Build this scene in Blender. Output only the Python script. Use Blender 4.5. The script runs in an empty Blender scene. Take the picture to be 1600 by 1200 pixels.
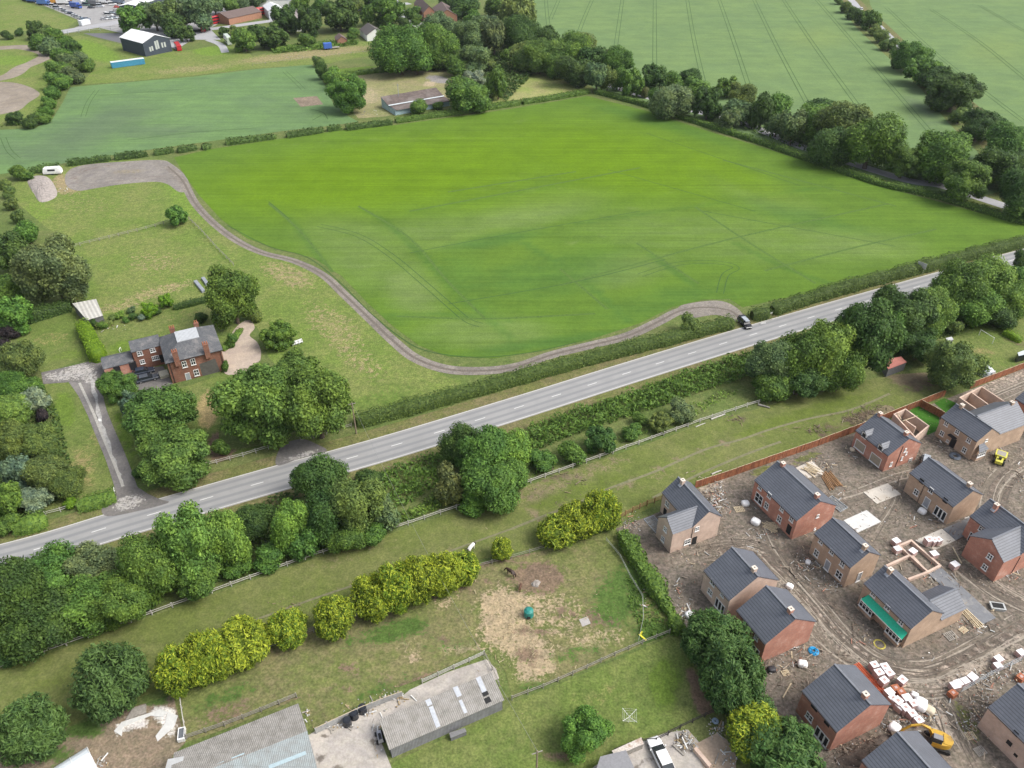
import bpy, bmesh, math, random
import numpy as np
from mathutils import Vector, Matrix
R = math.radians
random.seed(7); rng = np.random.default_rng(11)
S = bpy.context.scene
COL = S.collection
# ---------------------------------------------------------------- camera (a drone 100 m above the fields)
CH, FPX, PITCH = 100.0, 1217.0, R(36.03)
cd = bpy.data.cameras.new('camera'); cam = bpy.data.objects.new('camera', cd); COL.objects.link(cam)
cd.sensor_width = 36; cd.lens = FPX/1600*36; cd.clip_start = 1; cd.clip_end = 6000
cam.location = (0, 0, CH); cam.rotation_euler = (R(90)-PITCH, 0, 0); S.camera = cam
# ---------------------------------------------------------------- light
SUN_AZ, SUN_EL = -10.0, 50.0     # direction to the sun, degrees counter-clockwise from +x
w = bpy.data.worlds.new('World'); S.world = w; w.use_nodes = True
nt = w.node_tree; bg = nt.nodes['Background']
sky = nt.nodes.new('ShaderNodeTexSky'); sky.sky_type = 'NISHITA'; sky.sun_disc = False
sky.sun_elevation = R(SUN_EL); sky.sun_rotation = R(90-SUN_AZ); sky.air_density = 1.0; sky.dust_density = 4.0; sky.ozone_density = 1.0
hs = nt.nodes.new('ShaderNodeHueSaturation'); hs.inputs['Saturation'].default_value = 0.45   # overcast: greyer than clear blue
nt.links.new(sky.outputs[0], hs.inputs['Color']); nt.links.new(hs.outputs[0], bg.inputs[0]); bg.inputs[1].default_value = 0.15
sd = bpy.data.lights.new('sun', 'SUN'); sd.energy = 1.6; sd.angle = R(28); sd.color = (1, .97, .92)
so = bpy.data.objects.new('sun', sd); COL.objects.link(so)
dv = Vector((math.cos(R(SUN_EL))*math.cos(R(SUN_AZ)), math.cos(R(SUN_EL))*math.sin(R(SUN_AZ)), math.sin(R(SUN_EL))))
so.rotation_euler = dv.to_track_quat('Z', 'Y').to_euler()
S.view_settings.view_transform = 'Standard'; S.view_settings.look = 'None'; S.view_settings.gamma = 1
S.view_settings.exposure = 0.72
S.render.engine = 'CYCLES'
S.cycles.max_bounces = 4; S.cycles.diffuse_bounces = 3; S.cycles.glossy_bounces = 2; S.cycles.transparent_max_bounces = 4
S.cycles.use_denoising = True
# ---------------------------------------------------------------- surveying: photo measurements to places on the ground
FW = np.array([0, math.cos(PITCH), -math.sin(PITCH)]); UP = np.array([0, math.sin(PITCH), math.cos(PITCH)])
def P(x, y, z=0.0):
    d = FW*FPX+np.array([1., 0, 0])*(x-800)+UP*(600-y)
    t = (z-CH)/d[2]; p = d*t; return Vector((p[0], p[1], z))
def Qn(p):      # world -> photo, numpy (N,3)
    v = p-np.array([0, 0, CH]); k = FPX/(v@FW); return 800+k*v[:, 0], 600-k*(v@UP)
def ppm(x, y, z=0.0):   # pixels per metre at that place
    p = P(x, y, z); v = np.array(p)-np.array([0, 0, CH]); return FPX/(v@FW)
# ---------------------------------------------------------------- materials
MATS = {}
def nodes(name):
    m = bpy.data.materials.new(name); m.use_nodes = True; t = m.node_tree; MATS[name] = m
    return m, t, t.nodes['Principled BSDF']
def N(t, typ, **kw):
    n = t.nodes.new(typ)
    for k, v in kw.items():
        if k in n.inputs: n.inputs[k].default_value = v
        else: setattr(n, k, v)
    return n
def noise(t, vec, scale, detail=3, rough=.55, dist=0):
    n = N(t, 'ShaderNodeTexNoise', Scale=scale, Detail=detail, Roughness=rough, Distortion=dist)
    if vec is not None: t.links.new(vec, n.inputs['Vector'])
    return n.outputs['Fac']
def math_(t, op, a, b=None, c=None, clamp=False):
    n = t.nodes.new('ShaderNodeMath'); n.operation = op; n.use_clamp = clamp
    for i, v in enumerate((a, b, c)):
        if v is None: continue
        if isinstance(v, (int, float)): n.inputs[i].default_value = v
        else: t.links.new(v, n.inputs[i])
    return n.outputs[0]
def ramp(t, fac, lo, hi, a=0., b=1.):
    n = t.nodes.new('ShaderNodeMapRange'); n.interpolation_type = 'SMOOTHSTEP'
    t.links.new(fac, n.inputs[0])
    for i, v in zip((1, 2, 3, 4), (lo, hi, a, b)): n.inputs[i].default_value = v
    return n.outputs[0]
def mix(t, fac, a, b, mode='MIX'):
    n = t.nodes.new('ShaderNodeMix'); n.data_type = 'RGBA'; n.blend_type = mode
    if isinstance(fac, (int, float)): n.inputs[0].default_value = fac
    else: t.links.new(fac, n.inputs[0])
    for i, v in ((6, a), (7, b)):
        if isinstance(v, tuple): n.inputs[i].default_value = (*v[:3], 1)
        else: t.links.new(v, n.inputs[i])
    return n.outputs[2]
def objco(t): return N(t, 'ShaderNodeTexCoord').outputs['Object']
def bump(t, b, h, strength=.3, dist=.1):
    n = N(t, 'ShaderNodeBump', Strength=strength, Distance=dist); t.links.new(h, n.inputs['Height']); t.links.new(n.outputs[0], b.inputs['Normal'])
def sr(*c):   # srgb 0-255 -> linear
    return tuple(((v/255)/12.92 if v/255 <= .04045 else ((v/255+.055)/1.055)**2.4) for v in c)
def ground_mat(name, base, var, r=None, g=None, b=None, sc=1.0, streak=0., saz=0., speck=.25, edge=.5, fine=3.0, soft=False):
    """base and var mix in broad patches; masks r, g, b painted on the mesh lay further ground covers and painted tree shade over them"""
    m, t, B = nodes(name); co = objco(t)
    if soft:
        mq = N(t, 'ShaderNodeMapping'); mq.inputs['Rotation'].default_value = (0, 0, R(-saz)); mq.inputs['Scale'].default_value = (.3, 1, 1)
        t.links.new(co, mq.inputs[0]); cq = mq.outputs[0]
    else: cq = co
    n1 = noise(t, co, .035*sc, 4, .6, .6); n2 = noise(t, cq, .35*sc, 6, .65); n3 = noise(t, co, fine, 3, .6)
    big = math_(t, 'ADD', math_(t, 'MULTIPLY', n1, .6), math_(t, 'MULTIPLY', n2, .4))
    c = mix(t, ramp(t, big, .40, .60), base, var)
    if r or g or b:
        at = N(t, 'ShaderNodeAttribute', attribute_name='mask'); sp = t.nodes.new('ShaderNodeSeparateColor')
        t.links.new(at.outputs['Color'], sp.inputs[0])
        nn = math_(t, 'ADD', math_(t, 'MULTIPLY', n2, .6), math_(t, 'MULTIPLY', n3, .4))
        for i, cc in enumerate((r, g, b)):
            if cc is None: continue
            k = math_(t, 'ADD', sp.outputs[i], math_(t, 'MULTIPLY', math_(t, 'SUBTRACT', nn, .5), edge*2.4))
            k = math_(t, 'MULTIPLY', ramp(t, k, *((.02, 1.0) if soft else (.3, .7))), ramp(t, sp.outputs[i], .02, .3 if soft else .2))
            c = mix(t, k, c, cc)
    if streak:
        mp = N(t, 'ShaderNodeMapping'); mp.inputs['Rotation'].default_value = (0, 0, R(-saz)); mp.inputs['Scale'].default_value = (.02, 1, 1)
        t.links.new(co, mp.inputs[0]); s1 = math_(t, 'ADD', math_(t, 'MULTIPLY', noise(t, mp.outputs[0], .9, 4, .7), .6), math_(t, 'MULTIPLY', noise(t, mp.outputs[0], .22, 3, .6), .4))
        c = mix(t, 1.0, c, mix(t, ramp(t, s1, .3, .7), (1-streak,)*3, (1+streak,)*3), 'MULTIPLY')
    c = mix(t, 1.0, c, mix(t, ramp(t, n3, .3, .7), (1-speck,)*3, (1+speck,)*3), 'MULTIPLY')
    n5 = noise(t, co, .9, 4, .75); c = mix(t, 1.0, c, mix(t, ramp(t, n5, .32, .68), (1-speck*.8, 1-speck*.7, 1-speck*.8), (1+speck*.9, 1+speck*.7, 1+speck*.8)), 'MULTIPLY')
    n4 = noise(t, co, .12*sc, 5, .7); c = mix(t, 1.0, c, mix(t, ramp(t, n4, .3, .7), (.9, .9, .92), (1.1, 1.09, 1.04)), 'MULTIPLY')
    t.links.new(c, B.inputs['Base Color']); B.inputs['Roughness'].default_value = .95; B.inputs['Specular IOR Level'].default_value = .1
    bump(t, B, n3, .35, .12)
    return m
def plain(name, col, rough=.7, var=.12, sc=3., metal=0., spec=.4, dirt=None, tint=False, stripes=None):
    m, t, B = nodes(name); co = objco(t)
    n = noise(t, co, sc, 5, .65); n0 = noise(t, co, sc*.22, 4, .6)
    base = col
    if tint: base = N(t, 'ShaderNodeObjectInfo').outputs['Color']
    c = mix(t, 1.0, base, mix(t, ramp(t, n, .25, .75), (1-var,)*3, (1+var,)*3), 'MULTIPLY')
    if dirt: c = mix(t, ramp(t, n0, .5, .68, 0, .75), c, dirt)
    if stripes:   # (axis, scale, depth)
        wv = N(t, 'ShaderNodeTexWave', Scale=stripes[1], Distortion=.4, Detail=1.0); wv.bands_direction = stripes[0]; t.links.new(co, wv.inputs[0])
        c = mix(t, 1.0, c, mix(t, wv.outputs['Fac'], (1-stripes[2],)*3, (1+stripes[2]*.6,)*3), 'MULTIPLY'); bump(t, B, wv.outputs['Fac'], .5, .05)
    t.links.new(c, B.inputs['Base Color']); B.inputs['Roughness'].default_value = rough; B.inputs['Metallic'].default_value = metal
    B.inputs['Specular IOR Level'].default_value = spec
    return m
def brick_mat(name, c1, c2, mort, bw=.24, bh=.085, mw=.012, rough=.9, bloom=.0, uv=True, off=.5):
    m, t, B = nodes(name)
    u = N(t, 'ShaderNodeUVMap').outputs[0]; co = objco(t)
    bt = N(t, 'ShaderNodeTexBrick', Scale=1.0); bt.offset = off
    bt.inputs['Color1'].default_value = (*c1, 1); bt.inputs['Color2'].default_value = (*c2, 1); bt.inputs['Mortar'].default_value = (*mort, 1)
    bt.inputs['Mortar Size'].default_value = mw; bt.inputs['Brick Width'].default_value = bw; bt.inputs['Row Height'].default_value = bh
    t.links.new(u, bt.inputs[0])
    n = noise(t, co, .5, 5, .65); n2 = noise(t, co, 3.5, 3, .6)
    c = mix(t, 1.0, bt.outputs['Color'], mix(t, ramp(t, n, .3, .7), (.86, .86, .88), (1.12, 1.1, 1.08)), 'MULTIPLY')
    if bloom: c = mix(t, ramp(t, math_(t, 'ADD', math_(t, 'MULTIPLY', n, .7), math_(t, 'MULTIPLY', n2, .3)), .5, .65, 0, bloom), c, (.6, .52, .46))
    t.links.new(c, B.inputs['Base Color']); B.inputs['Roughness'].default_value = rough; B.inputs['Specular IOR Level'].default_value = .25
    bump(t, B, bt.outputs['Fac'], -.3, .02)
    return m
def leaf_mat(name, trans=.2, yellow=None):
    m, t, B = nodes(name); oi = N(t, 'ShaderNodeObjectInfo'); ge = N(t, 'ShaderNodeNewGeometry')
    co = objco(t); n = noise(t, co, 2.2, 3, .6)
    rv = ge.outputs['Random Per Island']
    c = mix(t, 1.0, oi.outputs['Color'], mix(t, rv, (.64, .68, .64), (1.62, 1.54, 1.42)), 'MULTIPLY')
    c = mix(t, 1.0, c, mix(t, ramp(t, n, .35, .65), (.72, .78, .85), (1.3, 1.2, 1.0)), 'MULTIPLY')
    if yellow:  # fresh growth on the outer tips
        sx = t.nodes.new('ShaderNodeAttribute'); sx.attribute_name = 'tip'
        c = mix(t, math_(t, 'MULTIPLY', sx.outputs['Fac'], .95), c, mix(t, rv, yellow, tuple(v*.6 for v in yellow)))
    t.links.new(c, B.inputs['Base Color']); B.inputs['Roughness'].default_value = .65; B.inputs['Specular IOR Level'].default_value = .25
    tr = N(t, 'ShaderNodeBsdfTranslucent'); t.links.new(c, tr.inputs[0]); ms = N(t, 'ShaderNodeMixShader'); ms.inputs[0].default_value = trans
    t.links.new(B.outputs[0], ms.inputs[1]); t.links.new(tr.outputs[0], ms.inputs[2]); t.links.new(ms.outputs[0], t.nodes['Material Output'].inputs[0])
    return m
LEAF = leaf_mat('leaves', .25); LEAFY = leaf_mat('golden_leaves', .25, (.54, .61, .05))
BARK = plain('bark', (.09, .07, .05), .95, .3, 2.)
WHITE = plain('white_upvc', (.74, .74, .72), .5, .05); GLASS, _t, _B = nodes('window_glass')
_B.inputs['Base Color'].default_value = (.02, .025, .03, 1); _B.inputs['Roughness'].default_value = .12; _B.inputs['Specular IOR Level'].default_value = .6
DARK = plain('dark_opening', (.02, .02, .02), .9); BLACK = plain('black_plastic', (.025, .025, .028), .45)
BRICK_R = brick_mat('red_brick', (.50, .205, .135), (.42, .16, .105), (.36, .27, .22), bloom=.30)
BRICK_P = brick_mat('pale_brick', (.58, .425, .335), (.50, .36, .275), (.54, .45, .38), bloom=.35)
BRICK_B = brick_mat('buff_brick', (.50, .36, .26), (.43, .30, .21), (.37, .29, .21), bloom=.18)
BRICK_O = brick_mat('old_brick', (.27, .095, .055), (.16, .06, .04), (.22, .16, .12), bloom=.06)
TILE = None
SLATE = brick_mat('old_slate', (.13, .135, .14), (.09, .095, .105), (.05, .05, .05), .3, .25, .012, .6, bloom=.12)
def tile_mat(name, c1, c2, row=.42):
    m, t, B = nodes(name); u = N(t, 'ShaderNodeUVMap').outputs[0]; co = objco(t); sx = t.nodes.new('ShaderNodeSeparateXYZ'); t.links.new(u, sx.inputs[0])
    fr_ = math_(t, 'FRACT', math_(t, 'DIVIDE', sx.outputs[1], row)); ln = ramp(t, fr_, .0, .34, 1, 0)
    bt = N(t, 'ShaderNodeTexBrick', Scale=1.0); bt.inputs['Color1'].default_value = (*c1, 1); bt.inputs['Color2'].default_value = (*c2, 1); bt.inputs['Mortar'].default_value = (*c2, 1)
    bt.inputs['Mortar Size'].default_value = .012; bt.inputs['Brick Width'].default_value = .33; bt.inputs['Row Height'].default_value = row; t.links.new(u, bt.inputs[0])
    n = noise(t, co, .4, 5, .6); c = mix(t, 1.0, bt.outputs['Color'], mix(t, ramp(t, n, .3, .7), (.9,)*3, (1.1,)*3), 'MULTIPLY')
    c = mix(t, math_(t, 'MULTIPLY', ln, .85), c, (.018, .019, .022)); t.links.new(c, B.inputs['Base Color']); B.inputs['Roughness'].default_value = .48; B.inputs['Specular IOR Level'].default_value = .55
    bump(t, B, fr_, .25, .03); return m
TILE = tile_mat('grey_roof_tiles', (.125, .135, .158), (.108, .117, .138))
LEAD = plain('lead_flashing', (.32, .34, .37), .5, .1); RIDGE = plain('ridge_tile', (.16, .17, .19), .6, .1)
POT = plain('clay_pot', (.38, .14, .07), .8); CAP = plain('chimney_mortar', (.62, .55, .47), .9)
# ---------------------------------------------------------------- mesh helpers
class MB:
    def __init__(s): s.v = []; s.f = []; s.m = []; s.uv = {}
    def face(s, pts, mi=0, uv=None):
        i = len(s.v); s.v += [tuple(p) for p in pts]; s.f.append(tuple(range(i, i+len(pts)))); s.m.append(mi)
        if uv is not None: s.uv[len(s.f)-1] = uv
    def box(s, c, d, rz=0, mi=0, rx=0, ry=0, taper=1.0):
        M = Matrix.Translation(c) @ Matrix.Rotation(rz, 4, 'Z') @ Matrix.Rotation(ry, 4, 'Y') @ Matrix.Rotation(rx, 4, 'X')
        x, y, z = d[0]/2, d[1]/2, d[2]/2; i = len(s.v)
        for sz in (-1, 1):
            k = taper if sz > 0 else 1
            for sx, sy in ((-1, -1), (1, -1), (1, 1), (-1, 1)): s.v.append(tuple(M @ Vector((sx*x*k, sy*y*k, sz*z))))
        for q in ((3, 2, 1, 0), (4, 5, 6, 7), (0, 1, 5, 4), (1, 2, 6, 5), (2, 3, 7, 6), (3, 0, 4, 7)):
            s.f.append(tuple(i+a for a in q)); s.m.append(mi)
        return s
    def tube(s, pts, rad, n=6, mi=0, caps=True):
        pts = [Vector(p) for p in pts]; k = len(pts); rad = [rad]*k if isinstance(rad, (int, float)) else rad; base = len(s.v)
        for j, p in enumerate(pts):
            d = (pts[min(j+1, k-1)]-pts[max(j-1, 0)]).normalized(); a = d.orthogonal().normalized(); b = d.cross(a)
            for q in range(n):
                an = 2*math.pi*q/n; s.v.append(tuple(p+(a*math.cos(an)+b*math.sin(an))*rad[j]))
        for j in range(k-1):
            for q in range(n):
                s.f.append((base+j*n+q, base+j*n+(q+1) % n, base+(j+1)*n+(q+1) % n, base+(j+1)*n+q)); s.m.append(mi)
        if caps:
            s.f.append(tuple(base+q for q in range(n))[::-1]); s.f.append(tuple(base+(k-1)*n+q for q in range(n))); s.m += [mi, mi]
        return s
    def cyl(s, c, r, h, n=12, mi=0, r2=None, axis='z'):
        c = Vector(c); d = {'z': Vector((0, 0, 1)), 'x': Vector((1, 0, 0)), 'y': Vector((0, 1, 0))}[axis]
        return s.tube([c-d*h/2, c+d*h/2], [r, r if r2 is None else r2], n, mi)
    def prism(s, poly, z0, z1, mi=0):   # poly ccw list of (x, y)
        n = len(poly); i = len(s.v); s.v += [(x, y, z0) for x, y in poly]+[(x, y, z1) for x, y in poly]
        s.f.append(tuple(i+n+k for k in range(n))); s.m.append(mi); s.f.append(tuple(i+k for k in range(n))[::-1]); s.m.append(mi)
        for k in range(n): s.f.append((i+k, i+(k+1) % n, i+n+(k+1) % n, i+n+k)); s.m.append(mi)
        return s
    def build(s, name, mats, parent=None, smooth=False, boxuv=True, loc=None):
        me = bpy.data.meshes.new(name); me.from_pydata(s.v, [], s.f)
        for m in (mats if isinstance(mats, (list, tuple)) else [mats]): me.materials.append(m)
        me.polygons.foreach_set('material_index', s.m)
        if smooth: me.polygons.foreach_set('use_smooth', [True]*len(s.f))
        if boxuv:
            ul = me.uv_layers.new(name='uv')
            for p in me.polygons:
                n = p.normal
                if abs(n.z) > .93: a, b = Vector((1, 0, 0)), Vector((0, 1, 0))
                else: a = Vector((0, 0, 1)).cross(n).normalized(); b = n.cross(a)
                cu = s.uv.get(p.index)
                for k, li in enumerate(p.loop_indices):
                    if cu: ul.data[li].uv = cu[k]; continue
                    c = me.vertices[me.loops[li].vertex_index].co; ul.data[li].uv = (c.dot(a), c.dot(b))
        me.update(); o = bpy.data.objects.new(name, me); COL.objects.link(o)
        if parent: o.parent = parent
        if loc is not None: o.location = loc
        return o
def tag(o, label=None, cat=None, group=None, kind=None):
    for k, v in (('label', label), ('category', cat), ('group', group), ('kind', kind)):
        if v: o[k] = v
    return o
def thing(name, label, cat, loc=(0, 0, 0), rz=0, group=None):
    o = bpy.data.objects.new(name, None); o.empty_display_size = .3; COL.objects.link(o); o.location = loc; o.rotation_euler = (0, 0, rz)
    return tag(o, label, cat, group)
def copy_tree(o, parent=None, loc=None, rz=None, label=None, color=None):
    c = o.copy(); COL.objects.link(c); c.parent = parent
    if loc is not None: c.location = loc
    if rz is not None: c.rotation_euler = (0, 0, rz)
    if label: c['label'] = label
    if color: c.color = color
    for ch in [x for x in KIDS.get(o.name, [])]:
        k = copy_tree(ch, c, color=color)
    return c
KIDS = {}
def kids(o):      # note the parts of a thing so that copies can be made of it
    for c in bpy.data.objects:
        if c.parent: KIDS.setdefault(c.parent.name, [])
    for c in bpy.data.objects:
        if c.parent and c not in KIDS[c.parent.name]: KIDS[c.parent.name].append(c)
# ---------------------------------------------------------------- ground sheets
def seg_dist(px, py, line):
    d = np.full(px.shape, 1e9)
    for (x0, y0), (x1, y1) in zip(line[:-1], line[1:]):
        vx, vy = x1-x0, y1-y0; L = vx*vx+vy*vy+1e-9
        tt = np.clip(((px-x0)*vx+(py-y0)*vy)/L, 0, 1); d = np.minimum(d, np.hypot(px-x0-tt*vx, py-y0-tt*vy))
    return d
def spline(pts, n=6, closed=False):
    out = []; k = len(pts)
    for i in range(k if closed else k-1):
        p0, p1, p2, p3 = [np.array(pts[(i+j) % k] if closed else pts[min(max(i+j, 0), k-1)], float) for j in (-1, 0, 1, 2)]
        for s in range(n):
            t = s/n; out.append(tuple(.5*((2*p1)+(p2-p0)*t+(2*p0-5*p1+4*p2-p3)*t*t+(3*p1-p0-3*p2+p3)*t**3)))
    if not closed: out.append(tuple(pts[-1]))
    return out
def sheet(name, poly, z, mat, blobs=(), lines=(), grid=None, world=False, kind='structure', smooth=True, wob=0):
    """one sheet of ground; poly in photo measurements, painted masks: blobs (ch, x, y, rx, ry, rot, strength), lines (ch, pts, half width m, strength)"""
    if smooth: poly = spline(poly, 5, True)
    pts = [Vector((x, y, z)) if world else P(x, y, z) for x, y in poly]
    if wob: pts = [p+Vector((random.uniform(-wob, wob), random.uniform(-wob, wob), 0)) for p in pts]
    bm = bmesh.new(); vs = [bm.verts.new(p) for p in pts]
    f = bm.faces.new(vs)
    if f.normal.z < 0: f.normal_flip()
    bmesh.ops.triangulate(bm, faces=bm.faces[:])
    if grid:
        xs = [p.x for p in pts]; ys = [p.y for p in pts]
        for ax, lo, hi in ((0, min(xs), max(xs)), (1, min(ys), max(ys))):
            k = lo+grid
            while k < hi:
                co = [0, 0, 0]; co[ax] = k; no = [0, 0, 0]; no[ax] = 1
                bmesh.ops.bisect_plane(bm, geom=bm.verts[:]+bm.edges[:]+bm.faces[:], plane_co=co, plane_no=no); k += grid
    for f in bm.faces:
        f.normal_update()
        if f.normal.z < 0: f.normal_flip()
    me = bpy.data.meshes.new(name); bm.to_mesh(me); bm.free(); me.materials.append(mat)
    if blobs or lines:
        n = len(me.vertices); co = np.empty(n*3); me.vertices.foreach_get('co', co); co = co.reshape(-1, 3)
        x, y = Qn(co); a = np.zeros((n, 4)); a[:, 3] = 1
        for ch, bx, by, rx, ry, rot, st in blobs:
            c, s = math.cos(R(rot)), math.sin(R(rot)); dx, dy = x-bx, y-by
            u = (dx*c+dy*s)/rx; v = (-dx*s+dy*c)/ry; d = np.sqrt(u*u+v*v); k = np.clip((1.7-d)/1.5, 0, 1) if 'field' in name else np.clip((1.35-d)/.8, 0, 1); k = k*k*(3-2*k)*abs(st)
            a[:, ch] = np.maximum(a[:, ch], k) if st > 0 else np.minimum(a[:, ch], 1-k)
        for ch, ln, hw, st in lines:
            wl = [tuple(P(*q)[:2]) for q in spline(ln, 5)]; d = seg_dist(co[:, 0], co[:, 1], wl)
            k = np.clip(1.5-d/hw, 0, 1)*st; a[:, ch] = np.maximum(a[:, ch], k)
        at = me.color_attributes.new('mask', 'FLOAT_COLOR', 'POINT'); at.data.foreach_set('color', a.ravel())
    o = bpy.data.objects.new(name, me); COL.objects.link(o); tag(o, kind=kind); return o
def strip(name, line, wd, z, mat, kind='structure', raw=False, sm=8, uvname=True):
    """a ribbon of constant (or listed) width in metres along a line"""
    pts = [Vector((x, y, z)) if raw else P(x, y, z) for x, y in (spline(line, sm) if sm else line)]
    k = len(pts); V = []; F = []; U = []; L = 0
    for i, p in enumerate(pts):
        d = (pts[min(i+1, k-1)]-pts[max(i-1, 0)]).normalized(); nrm = Vector((-d.y, d.x, 0))
        ww = wd if isinstance(wd, (int, float)) else np.interp(i/(k-1), np.linspace(0, 1, len(wd)), wd)
        V += [p-nrm*ww/2, p+nrm*ww/2]; L += (pts[i]-pts[i-1]).length if i else 0; U += [(L, -ww/2), (L, ww/2)]
    for i in range(k-1): F.append((2*i, 2*i+2, 2*i+3, 2*i+1))
    me = bpy.data.meshes.new(name); me.from_pydata(V, [], F); me.materials.append(mat); ul = me.uv_layers.new(name='uv')
    for lp in me.loops: ul.data[lp.index].uv = U[lp.vertex_index]
    o = bpy.data.objects.new(name, me); COL.objects.link(o); tag(o, kind=kind); return o
# ================================================================ GROUND, FIELDS, ROADS
G_BASE = ground_mat('rough_grass', (.098, .140, .040), (.130, .152, .055), r=(.26, .215, .10), g=(.15, .11, .075), b=(.075, .12, .025), sc=1.6)
G_LAWN = ground_mat('lawn_grass', (.108, .155, .038), (.140, .168, .054), r=(.26, .21, .10), g=(.16, .115, .08), b=(.105, .165, .028), sc=2.2)
G_MEAD = ground_mat('meadow_grass', (.120, .176, .040), (.155, .186, .058), r=(.26, .215, .12), g=(.13, .21, .035), b=(.09, .15, .03), sc=2.4, edge=1.2, speck=.3)
G_MOSS = ground_mat('paddock_turf', (.116, .145, .040), (.142, .158, .056), r=(.19, .155, .10), g=(.115, .088, .062), b=(.105, .14, .03), sc=2.0, edge=.6, speck=.18)
G_CROP = ground_mat('barley_crop', (.094, .166, .022), (.084, .154, .021), r=(.150, .205, .070), g=(.060, .132, .026), b=(.102, .182, .007), sc=.8, streak=.15, saz=25.3, speck=.10, edge=.42, soft=True)
G_CROPB = ground_mat('wheat_crop', (.118, .200, .075), (.108, .178, .078), r=(.095, .142, .078), g=(.10, .14, .06), sc=.9, streak=.14, saz=25, speck=.1, soft=True)
G_CROPC = ground_mat('far_wheat_crop', (.135, .205, .078), (.122, .190, .078), r=(.10, .145, .08), g=(.16, .22, .07), sc=.7, streak=.06, saz=81, speck=.08, soft=True)  # r is the crop darkened for painted tree shade
G_DIRT = ground_mat('site_mud', (.178, .155, .126), (.142, .124, .102), r=(.32, .275, .225), g=(.12, .098, .08), b=(.12, .13, .05), sc=3.2, edge=.8, fine=2.2, speck=.3)
G_STRAW = ground_mat('trampled_paddock', (.125, .150, .048), (.165, .155, .075), r=(.315, .255, .165), g=(.165, .122, .085), b=(.068, .118, .028), sc=2.4, edge=1.3, fine=2.5, speck=.25)
G_GRAVEL = ground_mat('grey_gravel', (.235, .218, .198), (.18, .166, .152), r=(.17, .14, .12), g=(.24, .20, .12), sc=3., edge=.6, speck=.15)
G_TRACK = ground_mat('track_gravel', (.225, .205, .18), (.175, .158, .138), r=(.36, .33, .31), sc=4, speck=.18)
G_GRAVP = ground_mat('pink_gravel', (.40, .335, .275), (.36, .30, .25), sc=3, speck=.08)
G_CONC = ground_mat('worn_concrete', (.42, .39, .355), (.34, .315, .285), r=(.17, .15, .13), g=(.55, .52, .48), sc=4, speck=.08, edge=.7)
G_DRIVE = ground_mat('patched_tarmac', (.165, .155, .148), (.145, .138, .132), r=(.36, .345, .325), sc=4, edge=1.3, speck=.1)
G_SLAB = ground_mat('cement_slab', (.62, .58, .52), (.52, .47, .41), r=(.74, .74, .72), sc=4, speck=.06)
def road_mat():
    m, t, B = nodes('road_asphalt'); co = objco(t); uv = N(t, 'ShaderNodeUVMap').outputs[0]
    sx = t.nodes.new('ShaderNodeSeparateXYZ'); t.links.new(uv, sx.inputs[0])
    n = noise(t, co, .25, 5, .6); n3 = noise(t, co, 5, 3, .6)
    c = mix(t, ramp(t, n, .35, .65), (.250, .248, .243), (.278, .275, .268))
    a = math_(t, 'ABSOLUTE', sx.outputs[1])       # wheel tracks polished darker, 0.9 m either side of each lane's middle
    for ctr in (.95, 2.65):
        w_ = ramp(t, math_(t, 'ABSOLUTE', math_(t, 'SUBTRACT', a, ctr)), .15, .55, .8, 0)
        c = mix(t, w_, c, (.188, .192, .196))
    e = ramp(t, a, 3.2, 3.75, 0, .5); c = mix(t, e, c, (.36, .33, .29))
    c = mix(t, 1.0, c, mix(t, n3, (.93,)*3, (1.07,)*3), 'MULTIPLY')
    t.links.new(c, B.inputs['Base Color']); B.inputs['Roughness'].default_value = .85; return m
ROAD = road_mat(); PAINT = plain('road_paint', (.64, .64, .62), .7, .15, 6)
GREYROAD = plain('grey_lane_asphalt', (.32, .32, .33), .9, .1, 1.); DARKTAR = plain('dark_tarmac', (.12, .12, .13), .85, .12, 1.2)
g = sheet('ground', [(-900, -60), (900, -60), (1500, 1500), (-1500, 1500)], 0, G_BASE, world=True, smooth=False)
_r = random.Random(3); FLECK = []
for cx, cy, sx, sy, n in ((700, 262, 60, 20, 26), (600, 225, 60, 14, 14), (860, 215, 60, 12, 10), (480, 240, 60, 14, 10), (780, 290, 50, 10, 10), (1130, 320, 90, 30, 10), (900, 360, 120, 30, 8)):
    for _ in range(n): FLECK.append((0, _r.gauss(cx, sx), _r.gauss(cy, sy), _r.uniform(5, 16), _r.uniform(1.2, 2.6), -10, _r.uniform(.35, .6)))
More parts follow.
